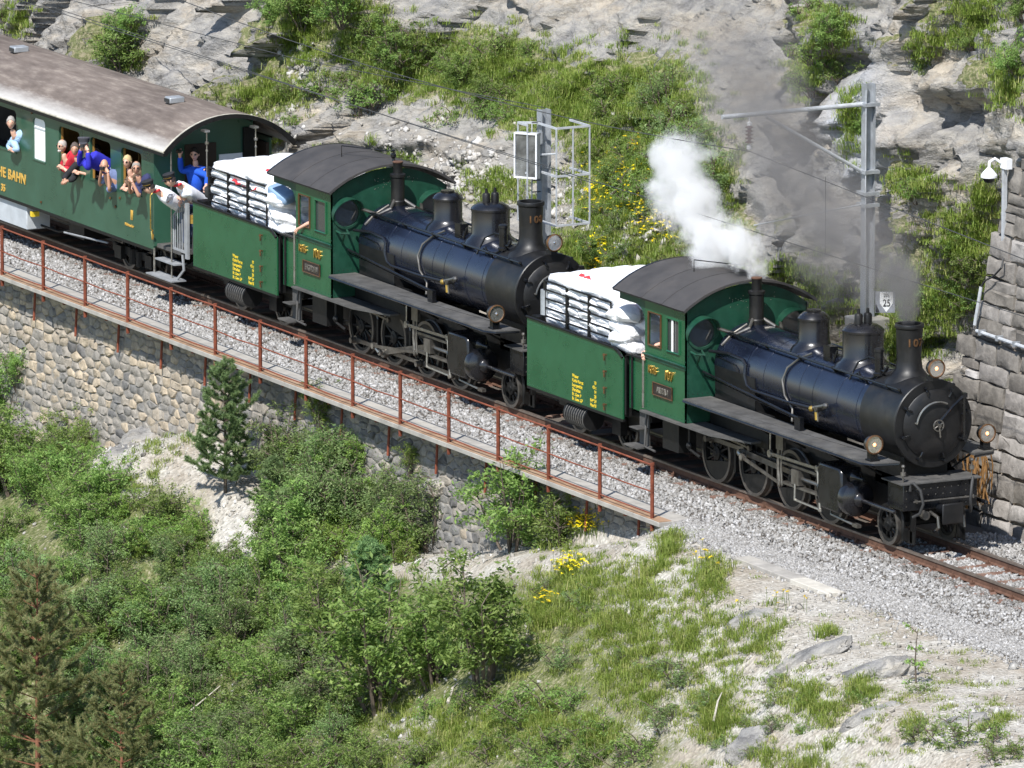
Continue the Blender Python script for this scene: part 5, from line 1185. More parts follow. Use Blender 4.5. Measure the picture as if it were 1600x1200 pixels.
def person(label, head, look, chest, pelvis, arms, shirt, skin='skin', long=False, trousers=(.05, .06, .10), hair=None, hairkind='short', glasses=False, cap=None, stand=True, group=None, beard=None, camera=None, hat_light=False, scarf=False, floor=1.0):
    head, chest, pelvis = Vector(head), Vector(chest), Vector(pelvis)
    base = Vector((pelvis.x, pelvis.y, floor)); T = thing('person', base, label, 'person', group)
    lk = Vector(look).normalized(); fx = Vector((lk.x, lk.y, 0)); fx = fx.normalized() if fx.length > .05 else Vector((0, -1, 0)); side = Vector((-fx.y, fx.x, 0))
    torso = (chest-pelvis).normalized()
    fr = arms.get('front', fx) if isinstance(arms, dict) else fx
    fr = Vector(fr); side = torso.cross(fr).normalized()*-1 if torso.cross(fr).length > .1 else side
    side = -side
    nb = chest+torso*.13; waist = pelvis.lerp(chest, .45)
    A = arms['L'], arms['R']                                  # each (elbow, wrist, dir of hand, palm normal)
    sh = [chest+side*.165+torso*.07, chest-side*.165+torso*.07]
    P = [chest, waist, pelvis, nb, nb.lerp(head, .55)]; Ed = [(0, 1), (1, 2), (0, 3), (3, 4)]; Rr = [.135, .12, .125, .062, .058]
    S_P = [chest, waist, pelvis, nb]; S_E = [(0, 1), (1, 2), (0, 3)]; S_R = [.172, .160, .150, .085]
    for k in (0, 1):
        e, w = Vector(A[k][0]), Vector(A[k][1]); i = len(P); P += [sh[k], e, w]; Ed += [(0, i), (i, i+1), (i+1, i+2)]; Rr += [.058, .042, .029]
        j = len(S_P); S_P += [sh[k], sh[k].lerp(e, .8) if not long else e]; S_E += [(0, j), (j, j+1)]; S_R += [.088, .070]
        if long: S_P.append(e.lerp(w, .93)); S_E.append((j+1, j+2)); S_R.append(.050)
    L = lambda v: v-base
    body = skin_mesh([L(p) for p in P], Ed, Rr, 'body', skin)
    mb = MB(); lk_, sd_, u_ = head_geo(mb, L(head), look)
    for k in (0, 1):
        if len(A[k]) > 2: hand_geo(mb, L(Vector(A[k][1])), A[k][2], A[k][3])
    bm = bmesh.new(); bm.from_mesh(body); hm = mb.mesh('h', skin); bm.from_mesh(hm); bm.to_mesh(body); bm.free(); bpy.data.meshes.remove(hm)
    body.polygons.foreach_set('use_smooth', np.ones(len(body.polygons), bool))
    bo_ = obj('body', body, T)
    obj('shirt', skin_mesh([L(p) for p in S_P], S_E, S_R, 'shirt', cloth(shirt)), T)
    # legs
    ft = floor-base.z; hips = [L(pelvis)+side*.085, L(pelvis)-side*.085]; LP = [L(pelvis)]; LE = []; LR = [.13]
    for h in hips:
        kn = Vector((h.x+.02, h.y, (h.z+ft)*.5)); an = Vector((h.x, h.y, ft+.08)); i = len(LP); LP += [h, kn, an]; LE += [(0, i), (i, i+1), (i+1, i+2)]; LR += [.095, .066, .05]
    obj('trousers', skin_mesh(LP, LE, LR, 'trousers', cloth(trousers)), T)
    for h in hips:
        mb = MB(); mb.tube([(h.x, h.y, ft+.05), (h.x+fx.x*.1, h.y+fx.y*.1, ft+.04), (h.x+fx.x*.18, h.y+fx.y*.18, ft+.03)], [.05, .048, .035], 8); mb.build('shoe', 'rubber', T)
    hc = L(head)
    # eyes and mouth
    mb = MB()
    for s in (-1, 1): mb.ball(hc+lk_*.083+sd_*.031*s+u_*.012, .012, 6)
    mb.build('eyes', 'dark_plastic', bo_)
    MB().tube([hc+lk_*.083-sd_*.02-u_*.065, hc+lk_*.088-u_*.067, hc+lk_*.083+sd_*.02-u_*.065], .006, 5).build('mouth', cloth((.35, .12, .10)), bo_)
    if hair:
        mb = MB(); V = []; F = []; n = 14; m = 6
        for i in range(m+1):
            t = (PI*.56)*i/m
            for j in range(n):
                a = 2*PI*j/n; front = max(0, math.cos(a)); tt = t*(1-.42*front*(i/m)); rr = 1.10+.05*math.sin(j*5.3+i*3)
                if hairkind == 'fringe' : rr = 1.05 if i > 2 else .97
                V.append(hc+lk_*(math.sin(tt)*math.cos(a)*.100*rr-.004)+sd_*(math.sin(tt)*math.sin(a)*.085*rr)+u_*(math.cos(tt)*.130*rr))
        for i in range(m):
            for j in range(n): F.append((i*n+j, (i+1)*n+j, (i+1)*n+(j+1) % n, i*n+(j+1) % n))
        mb.add(V, F); mb.build('hair', cloth(hair), bo_, smooth=60)
    if beard: MB().ball(hc+lk_*.062-u_*.088, .048, 8, (.7, 1, .7)).build('beard', cloth(beard), bo_)
    if glasses:
        mb = MB()
        for s in (-1, 1): mb.ball(hc+lk_*.096+sd_*.034*s+u_*.012, .026, 8, (.35, 1, .75)); mb.tube([hc+lk_*.09+sd_*.06*s+u_*.016, hc+sd_*.086*s+u_*.012], .004, 4)
        mb.build('sunglasses', 'dark_plastic', T)
    if cap:
        mb = MB(); mb.lathe([(.098, -.01), (.108, .03), (.125, .075), (.11, .095), (0, .10)], (0, 0, 0), 'z', 18); V = [hc+lk_*v[0]+sd_*v[1]+u_*(v[2]+.055) for v in mb.v]; mb.v = [tuple(v) for v in V]
        pk = MB(); pk.lathe([(.0, 0), (.085, 0), (.085, .01), (0, .012)], (.085, 0, 0), 'z', 14); mb.add([hc+lk_*v[0]+sd_*v[1]+u_*(v[2]+.045-.35*max(0, v[0]-.08)) for v in pk.v], pk.f)
        c_ = mb.build('cap', cloth(cap), T)
        if hat_light: MB().tube(arc2(hc, lk_, sd_, u_, .112, .07), .007, 4).build('cap_band', 'brass', c_)
    if scarf:
        mb = MB(); cc = L(nb).lerp(hc, .38); mb.tube([cc+(lk_*math.cos(a)+sd_*math.sin(a))*.066 for a in np.linspace(0, 2*PI, 11)], .026, 6, cap=False); mb.build('scarf', 'red_cloth', T)
    if camera is not None:
        cp = L(Vector(camera)); d = lk_; mb = MB(); V0 = len(mb.v); bx = MB().box(-.025, .025, -.050, .050, -.03, .03); bx.lathe([(.030, .03), (.030, .085), (.0, .085)], (0, 0, 0), 'x', 12)
        mb.add([cp+d*v[0]+sd_*v[1]+u_*v[2] for v in bx.v], bx.f); mb.build('camera', 'dark_plastic', T)
    return T
def arc2(c, a, b, u, r, h): return [c+a*(r*math.cos(t))+b*(r*math.sin(t))+u*h for t in np.linspace(-PI*.6, PI*.6, 9)]
V3 = lambda *a: Vector(a)
CAMD = (RT*0-FW)  # towards the photographer
tocam = Vector((.86, -.48, .05))
GRP = 'passengers leaning out of the coach windows'
def win_person(label, px, py, yh=-1.42, armspec='rest', look=None, sc=0, **k):
    h = on(px, py, y=yh); lk = look or tocam; ch = h+Vector((-.03, .20, -.32)); pe = Vector((ch.x-.03, -.72, 1.92))
    if armspec == 'rest': A = {'L': (ch+V3(-.24, -.14, -.20), V3(h.x-.02, -1.44, 1.88), (1, -.1, .1), (0, 0, -1)), 'R': (ch+V3(.24, -.14, -.20), V3(h.x+.04, -1.44, 1.90), (-1, -.1, 0), (0, 0, -1))}
    elif armspec == 'camera':
        c = h+lk.normalized()*.17+V3(0, 0, -.02); A = {'L': (ch+V3(-.26, -.18, -.12), c+V3(-.12, .03, -.06), (1, -.1, .5), (.6, .4, 0)), 'R': (ch+V3(.26, -.20, -.12), c+V3(.10, .07, -.07), (-.8, -.1, .6), (-.6, .4, 0))}; k['camera'] = c
    elif armspec == 'hang': A = {'L': (ch+V3(-.14, -.34, -.25), V3(h.x-.0, -1.58, h.z-.60), (.3, -.5, -.3), (1, 0, 0)), 'R': (ch+V3(.22, -.34, -.25), V3(h.x+.13, -1.60, h.z-.60), (-.3, -.4, -.3), (-1, 0, 0))}
    elif armspec == 'clasp': A = {'L': (ch+V3(-.24, -.22, -.22), h+V3(.02, -.16, -.26), (.8, -.2, .5), (.5, .5, 0)), 'R': (ch+V3(.24, -.24, -.22), h+V3(.14, -.16, -.24), (-.6, -.2, .6), (-.5, .5, 0))}
    A['front'] = Vector((.35, -1, 0))
    return person(label, h, lk, ch, pe, A, group=GRP, **k)
win_person('grey haired passenger in a light blue shirt with crossed forearms at the leftmost window', 17, 192, -1.45, 'rest', shirt=(.34, .48, .66), long=True, hair=(.32, .30, .28), beard=None)
win_person('bald passenger with sunglasses, grey beard and red shirt resting folded arms on the window', 97, 228, -1.40, 'rest', look=Vector((.3, -1, 0)), shirt=(.50, .03, .05), glasses=True, skin='skin', beard=(.55, .50, .47), hair=(.4, .36, .33), hairkind='fringe')
win_person('passenger in a black jacket holding a small camera low outside the window', 117, 233, -1.36, 'hang', shirt=(.025, .025, .028), long=True, hair=(.10, .08, .07), skin='skin_tan')
win_person('passenger in a royal blue jacket and dark cap leaning far out and aiming a camera', 131, 226, -1.78, 'camera', look=Vector((.8, -.55, .1)), shirt=(.035, .035, .42), long=True, cap=(.06, .06, .07))
win_person('bald passenger photographing with a compact camera from the lower window corner', 163, 259, -1.52, 'camera', look=Vector((.8, -.6, .0)), shirt=(.16, .20, .36), skin='skin_tan')
win_person('blond passenger with sunglasses and brown T-shirt at the window nearest the platform', 199, 253, -1.36, 'rest', look=Vector((.6, -.8, 0)), shirt=(.16, .11, .075), hair=(.50, .38, .20), glasses=True)
win_person('passenger with cropped grey hair, glasses and navy T-shirt leaning out with clasped hands', 213, 262, -1.52, 'clasp', look=Vector((.9, -.45, -.05)), shirt=(.035, .04, .10), hair=(.28, .25, .22), hairkind='fringe', glasses=True, skin='skin_tan')
win_person('passenger in a dark blue top standing inside the third window behind the others', 150, 236, -1.0, 'rest', shirt=(.05, .05, .2), hair=(.05, .04, .03))
# platform: two conductors bending out, one man with a camera
def conductor(label, px, py, yh, pel, hd, elb):
    h = on(px, py, y=yh); pe = Vector(pel); ch = h+(pe-h)*.42+V3(0, 0, .02)
    A = {'L': (elb[0], hd[0], (.2, -.5, -.6), (0, .5, -.5)), 'R': (elb[1], hd[1], (.2, -.5, -.6), (0, .5, -.5)), 'front': Vector((-.3, -.6, -.8))}
    person(label, h, Vector((-.35, -.85, -.25)), ch, pe, A, shirt=(.74, .75, .80), trousers=(.09, .12, .22), cap=(.02, .02, .022), scarf=True, glasses=True, hair=(.04, .03, .03), floor=.95, hat_light=True, group='conductors on the coach platform')
hA = on(284, 317, y=-1.20); hB = on(293, 319, y=-1.15)
conductor('conductor in white shirt, red scarf and black cap bending furthest out over the platform steps', 233, 293, -1.88, (-26.62, -.95, 1.72), (hA+V3(-.05, .02, .05), hA+V3(-.12, .25, .02)), (on(270, 304, y=-1.3), on(262, 306, y=-1.1)))
conductor('second conductor in white shirt and red scarf leaning out behind the first with bare forearms', 266, 282, -1.62, (-26.35, -.62, 1.80), (hB+V3(0, .0, .04), hB+V3(.02, .3, .05)), (on(282, 306, y=-1.3), on(307, 300, y=-.9)))
h = V3(-26.9, -.42, 2.62); 
person('man in a bright blue jacket and dark glasses filming from the shaded coach platform', on(304, 241, y=-.55), Vector((.8, -.6, -.05)), on(304, 241, y=-.55)+V3(0, .03, -.36), on(304, 241, y=-.55)+V3(0, .05, -.82),
       {'L': (on(283, 268, y=-.75), on(281, 243, y=-.85), (0, 0, 1), (.6, 0, 0)), 'R': (on(325, 275, y=-.45), on(322, 290, y=-.7), (0, -.3, -1), (.5, 0, 0)), 'front': Vector((.6, -.8, 0))},
       shirt=(.02, .09, .52), long=True, hair=(.03, .025, .02), glasses=True, camera=on(279, 236, y=-.9), floor=.95)
# engine crews
hd = V3(-6.92, -.72, 2.62)
person('driver in a purple shirt standing at the open cab window of the front locomotive', hd, Vector((1, -.1, 0)), hd+V3(-.06, 0, -.32), hd+V3(-.08, .02, -.78),
       {'L': (V3(-7.25, -1.0, 2.22), V3(-7.30, -1.23, 2.10), (.5, -.3, -.8), (0, .5, -.5)), 'R': (V3(-6.7, -.5, 2.1), V3(-6.5, -.6, 2.0), (1, 0, 0), (0, 0, -1)), 'front': Vector((1, -.1, 0))}, shirt=(.10, .04, .13), hair=(.1, .08, .06), floor=1.12, skin='skin')
hd = V3(-20.62, -.75, 2.66)
person('driver of the second locomotive with a bare forearm resting on the cab window sill', hd, Vector((1, -.1, 0)), hd+V3(-.05, 0, -.32), hd+V3(-.08, .02, -.78),
       {'L': (V3(-20.75, -1.18, 2.36), V3(-20.98, -1.30, 2.22), (-.6, -.2, -.6), (0, .5, -.5)), 'R': (V3(-20.4, -.5, 2.1), V3(-20.3, -.6, 2.0), (1, 0, 0), (0, 0, -1)), 'front': Vector((1, -.1, 0))}, shirt=(.03, .03, .05), hair=(.03, .03, .03), floor=1.12, skin='skin')

# ================================================================== CATENARY
YM = 2.62
def hbeam(mb, x, y, z0, z1, w=.20, t=.018):
    mb.box(x-w/2, x+w/2, y-w/2, y-w/2+t, z0, z1); mb.box(x-w/2, x+w/2, y+w/2-t, y+w/2, z0, z1); mb.box(x-t/2, x+t/2, y-w/2+t, y+w/2-t, z0, z1)
xm = on(1357, 200, y=YM).x; zt = on(1357, 130, y=YM).z; za = on(1350, 160, y=YM).z; zbm = on(1352, 266, y=YM).z
mast = thing('catenary_mast', (xm, YM, 0), 'tall grey steel catenary mast with long arm and diagonal brace over the front locomotive', 'catenary mast')
Lm = lambda p: (p[0]-xm, p[1]-YM, p[2])
mb = MB(); hbeam(mb, 0, 0, -.2, zt, .185); mb.build('column', 'galvanised', mast)
MB().box(-.30, .30, -.30, .30, -.4, 2.62).build('foundation', 'concrete', mast, bevel=.03)
e = on(1128, 183, x=xm); MB().tube([(0, -.12, za), Lm(e)], .042, 10).build('arm', 'galv_paint', mast)
b0 = on(1197, 182, x=xm); MB().tube([(0, -.12, zbm), Lm(b0)], .032, 8).build('brace', 'galv_paint', mast)
for z in (za, zbm, on(1352, 300, y=YM).z, on(1352, 318, y=YM).z): MB().box(-.16, .16, -.15, .15, z-.03, z+.03).build('clamp', 'galvanised', mast)
MB().tube([(.14, -.13, zt-.1), (.14, -.13, zbm-1.2)], .010, 5).build('earth_wire', 'galv_paint', mast)
MB().tube([(0, -.12, on(1345, 318, y=YM-.1).z), Lm(on(1178, 352, x=xm))], .014, 6).build('steady_arm', 'galv_paint', mast)
ip = on(1171, 180, x=xm); ib = on(1171, 220, x=xm)
mb = MB(); mb.tube([ip, ip-V3(0, 0, .12)], .015, 6); ins = mb.build('hanger', 'steel', None)
bpy.data.objects.remove(ins)
it = thing('insulator', ip, 'dark ribbed insulator hanging from the long catenary arm', 'insulator')
mb = MB(); mb.tube([(0, 0, .02), (0, 0, -.16)], .012, 6); mb.lathe([(.02, -.62), (.045, -.60), (.045, -.54), (.02, -.52)], (0, 0, 0), 'z', 12); mb.lathe([(.02, -.20), (.045, -.18), (.045, -.13), (.02, -.11)], (0, 0, 0), 'z', 12); mb.build('fitting', 'white_plastic', it)
mb = MB(); pr = []
for k in range(5): z = -.50+.066*k; pr += [(.032, z), (.075, z+.018), (.075, z+.028), (.032, z+.045)]
mb.lathe(pr, (0, 0, 0), 'z', 16); mb.build('disc_stack', 'porcelain', it)
ysus = ip.y; zm = ip.z-.64
def wire(pts, r, label, name='wire'): mb = MB(); mb.tube(pts, r, 5); o = mb.build(name, 'wire', None); tag(o, label, 'wire'); return o
def cat(x, z0, sag, x0, x1): t = (x-x0)/(x1-x0); return z0-4*sag*t*(1-t)
xw = ip.x; ys_ = ip.y
zz_ = on(760, 60, y=ys_).z
mw = on(1290, 276, y=ys_); cwz = on(1298, 400, y=ys_).z
wire([(x, ys_, zm-4*.55*((xw-x)/30)*(1-(xw-x)/30) if x <= xw else zm-(x-xw)*.035) for x in np.linspace(xw-30, xw, 14)]+[(xw+k, ys_, zm-.045*k) for k in (1, 2, 4, 6, 10)], .009, 'upper carrier wire running above the train and under the insulator', 'messenger_wire')
wire([(x, ys_+.02, cwz) for x in (-45, -30, -15, -5, 4)], .008, 'lower contact wire running level above the locomotive chimneys', 'contact_wire')
wire([(mw.x, ys_, mw.z), (mw.x, ys_+.01, cwz)], .007, 'thin vertical dropper joining the two overhead wires beside the mast', 'dropper')
p0, p1 = on(330, 92, y=ys_+1.4), on(800, 245, y=ys_+1.4)
wire([p0+(p0-p1)*.6, p0, p1, p1+(p1-p0)*.25], .008, 'single wire crossing the bank above the second cab', 'feeder_wire')
p0, p1 = on(110, 0, y=YM+.6), on(850, 168, y=YM)
wire([p0, p0.lerp(p1, .5)-V3(0, 0, .15), p1], .008, 'wire slanting down from the rocks to the small mast head', 'anchor_wire')
# small mast with cage and boxed mirror
sx = on(850, 200, y=2.6).x; sm = thing('signal_mast', (sx, 2.6, 0), 'short galvanised mast with ladder and open safety cage behind the second chimney', 'mast')
zt2 = on(848, 170, y=2.6).z; mb = MB(); hbeam(mb, 0, 0, -.3, zt2, .20); mb.build('column', 'galvanised', sm)
def cagepts(px, py, y): p = on(px, py, y=y); return Vector((p.x-sx, y-2.6, p.z))
zc = [on(880, 200, y=2.6).z, on(880, 275, y=2.6).z, on(880, 352, y=2.6).z]
for z in zc:
    mb = MB()
    for a, b_ in (((0, -.15), (1.05, -.15)), ((1.05, -.15), (1.05, .55)), ((0, .55), (1.05, .55)), ((0, -.15), (-.25, -.45)), ((-.25, -.45), (.25, -.45))):
        a = Vector((a[0]*.75, a[1], z)); b_ = Vector((b_[0]*.75, b_[1], z)); mb.tube([a, b_], .026, 4)
    mb.build('cage_hoop', 'galv_paint', sm)
for q in ((.79, -.15), (.79, .2), (.79, .55), (-.19, -.45), (.19, -.45)):
    MB().tube([(q[0], q[1], zc[0]), (q[0], q[1], zc[2])], .017, 4).build('cage_bar', 'galv_paint', sm)
for k in range(9): z = zc[2]+.1+.22*k; MB().tube([(.05, -.28, z), (.05, -.10, z)], .012, 5).build('rung', 'wire', sm)
MB().tube([(.05, -.28, zc[2]), (.05, -.28, zc[0])], .012, 5).build('ladder_rail', 'galv_paint', sm)
bxp = on(822, 243, y=2.15); zh = (on(822, 207, y=2.15).z-on(822, 278, y=2.15).z)/2
bxt = thing('mirror', (bxp.x, bxp.y, bxp.z), 'grey framed square mirror standing left of the small caged mast', 'mirror', rz=math.radians(-62))
mb = MB(); w_ = .235; mb.box(-w_, w_, -.0, .12, -zh, zh); mb.build('backing', 'galv_paint', bxt)
mb = MB(); t = .028
for a in ((-w_, w_, -zh, -zh+t), (-w_, w_, zh-t, zh), (-w_, -w_+t, -zh+t, zh-t), (w_-t, w_, -zh+t, zh-t)): mb.box(a[0], a[1], -.04, -.001, a[2], a[3])
mb.build('frame', 'white_plastic', bxt); MB().box(-w_+t, w_-t, -.012, -.002, -zh+t, zh-t).build('glass', 'mirror_glass', bxt)
bxt.rotation_euler.z = math.radians(38)
MB().tube([(.1, .1, 0), (.45, .42, 0)], .02, 6).build('bracket', 'galv_paint', bxt)
# kilometre sign
kp = on(1383, 472, y=2.35); km = thing('distance_sign', kp, 'small white and dark kilometre board reading 205 25 beside the mast foot', 'sign', rz=math.radians(62))
MB().box(-.24, .24, 0, .02, -.20, .20).build('board', 'sign_grey', km)
mb = MB(); mb.prism([(-.13, .185), (.19, .185), (.19, -.02), (.03, -.19), (-.13, -.02)], 'y', -.006, -.001); mb.build('white_field', 'white_paint', km)
mb = MB(); mb.prism([(-.23, -.02), (-.13, -.19), (-.23, -.19)], 'y', -.006, -.001); mb.build('dark_corner', 'dark_plastic', km)
for tx, sz, z, x in (('205', .10, .095, .03), ('25', .19, -.08, .04)):
    me = text_mesh(tx, sz, 'dark_plastic', .003, 'numerals', 'CENTER'); o = obj('numerals', me, km, (x, -.009, z)); o.rotation_euler = (PI/2, 0, 0)
km.scale = (.72, .72, .95)
# camera pole on the masonry wall with conduits
def wally(z): return 2.38+.125*(z+.4)
cpz = on(1573, 250, y=3.1).z; cpx = on(1573, 330, y=3.05).x
cz0 = on(1568, 403, y=2.95).z
cp = thing('camera_pole', (cpx, 3.0, cz0), 'slim galvanised pole carrying a white dome camera beside the block wall', 'camera pole')
MB().box(-.035, .035, -.035, .035, 0, cpz-cz0).build('pole', 'galv_paint', cp); MB().box(-.06, .12, -.03, .10, 0.0, .28).build('junction_box', 'galvanised', cp)
hh = cpz-cz0; MB().box(-.05, .16, -.06, .06, hh-.12, hh+.06).build('bracket_box', 'white_plastic', cp)
mb = MB(); mb.tube([(-.03, -.06, hh-.02), (-.06, -.16, hh+.05), (-.07, -.26, hh+.0), (-.07, -.27, hh-.12)], .028, 8); mb.build('gooseneck', 'white_plastic', cp)
mb = MB(); mb.lathe([(.03, 0), (.09, -.06), (.145, -.13), (.145, -.17), (.12, -.18)], (-.07, -.27, hh-.10), 'z', 20); dm = mb.build('camera_housing', 'white_plastic', cp)
MB().lathe([(.11, -.175), (.10, -.22), (.06, -.26), (0, -.27)], (-.07, -.27, hh-.10), 'z', 18).build('dome', 'dark_plastic', dm)
def wp(px, py, o_=.14):
    y = 3.0
    for _ in range(6): p = on(px, py, y=y); y = wally(p.z)-o_
    return on(px, py, y=y)
c1 = thing('cable_conduit', wp(1533, 448), 'short upright grey cable conduit at the left edge of the block wall', 'conduit'); q = wp(1523, 508)-wp(1533, 448)
MB().tube([(0, 0, 0), q], .032, 8).build('pipe', 'galv_paint', c1)
c2 = thing('cable_conduit', wp(1526, 517), 'long sloping grey cable conduit fixed across the block wall', 'conduit'); q = wp(1602, 543)-wp(1526, 517)
MB().tube([(0, 0, 0), q, q*2.5], .034, 8).build('pipe', 'galv_paint', c2)
for t in (.1, .45, .8): MB().box(q.x*t-.03, q.x*t+.03, q.y*t-.05, q.y*t+.08, q.z*t-.045, q.z*t+.045).build('pipe_clamp', 'galvanised', c2)
mb = MB(); mb.tube([wp(1568, 403, .12), wp(1565, 418, .16), wp(1552, 432, .14), wp(1540, 438, .16), wp(1533, 448, .14)], .018, 6); mb.tube([wp(1523, 508, .14), wp(1521, 514, .17), wp(1526, 517, .14)], .018, 6); o = mb.build('black_cable', 'rubber', None); tag(o, 'black cable looping from the camera pole down to the conduits', 'cable')
# rusty brushwood hanging behind the far lamp, low drain arch in the wall foot
mb = MB(); o_ = on(1518, 735, y=1.9)
for i in range(38):
    a = o_+V3(rnd.uniform(-.25, .25), rnd.uniform(-.25, .3), rnd.uniform(.1, .45)); mb.tube([a, a+V3(rnd.uniform(-.1, .1), rnd.uniform(-.1, .1), -.3), a+V3(rnd.uniform(-.15, .15), rnd.uniform(-.15, .15), -.75)], .012, 4)
o = mb.build('dry_brush', 'rope_rust', None); tag(o, 'clump of rust brown dry brushwood behind the front locomotive beside the wall', 'brushwood')
# ================================================================== VEGETATION
def leaves(P, size, tone, mat, name='foliage', up=.5, fold=.25):
    P = np.asarray(P); n = len(P); nrm = NR.normal(size=(n, 3)); nrm /= np.linalg.norm(nrm, axis=1)[:, None]; nrm[:, 2] = np.abs(nrm[:, 2])+up
    nrm /= np.linalg.norm(nrm, axis=1)[:, None]; a = np.cross(nrm, NR.normal(size=(n, 3))); a /= np.linalg.norm(a, axis=1)[:, None]; b = np.cross(nrm, a)
    s = size*NR.uniform(.6, 1.3, (n, 1)); w = s*NR.uniform(.55, .8, (n, 1))
    V = np.stack([P-a*s, P+b*w*.5+nrm*s*fold*.3, P+a*s*.9, P-b*w*.5+nrm*s*fold*.3], 1).reshape(-1, 3)
    F = (np.arange(n)*4)[:, None]+np.array([0, 1, 2, 3])[None]
    F3 = np.concatenate([(np.arange(n)*4)[:, None]+np.array([0, 1, 2]), (np.arange(n)*4)[:, None]+np.array([0, 2, 3])])
    return np_mesh(name, V, F3, mat, tone=np.repeat(np.clip(tone, 0, 1), 4))
def shrub_proto(seed, R_, H_, nleaf, lsize, mat, bark='bark', open_=.35, stems=7, spread=.8):
    r = np.random.RandomState(seed); rr = random.Random(seed); mb = MB(); tips = []
    for k in range(stems):
        a = 2*PI*k/stems+rr.uniform(-.4, .4); lean = rr.uniform(.15, spread); top = Vector((math.cos(a)*R_*lean, math.sin(a)*R_*lean, H_*rr.uniform(.6, 1.)*(1-.35*lean)))
        p0 = Vector((math.cos(a)*.06, math.sin(a)*.06, -.25)); mid = p0.lerp(top, .5)+Vector((rr.uniform(-.1, .1)*R_, rr.uniform(-.1, .1)*R_, .06*H_))
        mb.tube([p0, mid, top], [.028*H_/2+.006, .017*H_/2+.004, .005], 5)
        for q in range(8):
            t = rr.uniform(.25, 1.); b = (p0.lerp(mid, t*2) if t < .5 else mid.lerp(top, t*2-1)); d = Vector((rr.gauss(0, 1), rr.gauss(0, 1), rr.uniform(-.1, .9))).normalized()
            L_ = R_*rr.uniform(.25, .6); e = b+d*L_; e.z = max(e.z, .05*H_); mb.tube([b, b.lerp(e, .5)+Vector((0, 0, .05*R_)), e], [.010, .007, .003], 4); tips += [e, b.lerp(e, .6), b.lerp(e, .85)]
    T_ = np.array([tuple(t) for t in tips]); idx = r.randint(0, len(T_), nleaf); cl = r.uniform(.05, .16, len(T_))*R_*.72
    P = T_[idx]+r.normal(size=(nleaf, 3))*cl[idx][:, None]*np.array([1, 1, .75]); P = P[P[:, 2] > -.05]
    tone = .5+.16*r.normal(size=len(P))+.12*(r.uniform(-1, 1, len(T_))[idx[:len(P)]])
    return leaves(P, lsize, tone, mat), mb.mesh('stems', bark, 60)
PR = {}
PR['hazel'] = [shrub_proto(10+i, 1.15, 2.3, 5200, .058, 'leaf_green', stems=9) for i in range(3)]
PR['bush'] = [shrub_proto(20+i, .85, 1.2, 4200, .040, 'leaf_green', stems=8, spread=1.) for i in range(3)]
PR['willow'] = [shrub_proto(30+i, .9, 1.7, 4600, .034, 'leaf_grey', stems=9, spread=.8) for i in range(3)]
PR['fresh'] = [shrub_proto(40+i, .75, 1.2, 3200, .038, 'leaf_fresh', stems=7, spread=.9) for i in range(3)]
PR['low'] = [shrub_proto(50+i, .5, .42, 1700, .030, 'leaf_green', stems=7, spread=1.3) for i in range(3)]
PR['lowgrey'] = [shrub_proto(60+i, .5, .40, 1700, .026, 'leaf_grey', stems=7, spread=1.3) for i in range(2)]
PR['lime'] = [shrub_proto(70, .40, .35, 420, .045, 'leaf_lime', stems=5, spread=1.2)]
PR['sapling'] = [shrub_proto(80, .42, 1.05, 260, .030, 'leaf_fresh', stems=1, spread=.12)]
def pine_proto(seed, H_, R_, mat='needle', bark='bark', dens=1.):
    rr = random.Random(seed); r = np.random.RandomState(seed); mb = MB(); mb.tube([(0, 0, -.3), (.02, 0, H_*.5), (0, .02, H_)], [.022*H_/2+.012, .014*H_/2+.006, .006], 7)
    A = []; B = []
    def needles(p, q, ln, per):
        d = np.array(q-p); L_ = np.linalg.norm(d); n = int(L_*per)+6; t = r.uniform(0, 1.05, n); base = np.array(p)+d*t[:, None]; dn = d/max(L_, 1e-6)
        v = r.normal(size=(n, 3)); v -= (v@dn)[:, None]*dn; v /= np.linalg.norm(v, axis=1)[:, None]; v = v+dn*r.uniform(.5, 1.2, (n, 1)); v /= np.linalg.norm(v, axis=1)[:, None]
        A.append(base); B.append(v*ln*r.uniform(.7, 1.15, (n, 1)))
    z = H_*.12; 
    while z < H_*.97:
        f = 1-z/H_; n = 5 if f > .15 else 4
        for k in range(n):
            a = 2*PI*k/n+rr.uniform(-.4, .4); L_ = R_*(f**.75)*rr.uniform(.65, 1.1)+.08; up = rr.uniform(.25, .55)+.5*(1-f); b = Vector((0, 0, z)); e = b+Vector((math.cos(a), math.sin(a), up))*L_*.9; m_ = b.lerp(e, .5)-Vector((0, 0, .06*L_))
            mb.tube([b, m_, e], [.014, .010, .004], 4); needles(m_, e, .075, 300*dens); needles(b.lerp(m_, .45), m_, .06, 140*dens)
            for q in range(int(3+L_*5)):
                t = rr.uniform(.3, 1); c = m_.lerp(e, t*2-1) if t > .5 else b.lerp(m_, t*2); s_ = Vector((rr.gauss(0, 1), rr.gauss(0, 1), rr.uniform(.2, 1.1))).normalized(); e2 = c+s_*L_*.28
                mb.tube([c, e2], [.006, .003], 3); needles(c, e2, .07, 330*dens)
        z += H_*.085*(.6+.6*f)
    needles(Vector((0, 0, H_*.9)), Vector((0, 0, H_+.08)), .08, 500)
    A = np.concatenate(A); B = np.concatenate(B); n = len(A); s = np.cross(B, r.normal(size=(n, 3))); s /= np.linalg.norm(s, axis=1)[:, None]; s *= .0065
    V = np.stack([A-s, A+s, A+B], 1).reshape(-1, 3); F = np.arange(3*n).reshape(-1, 3); tone = np.repeat(np.clip(.5+.2*r.normal(size=n), 0, 1), 3)
    return np_mesh('foliage', V, F, mat, tone=tone), mb.mesh('trunk', bark, 60)
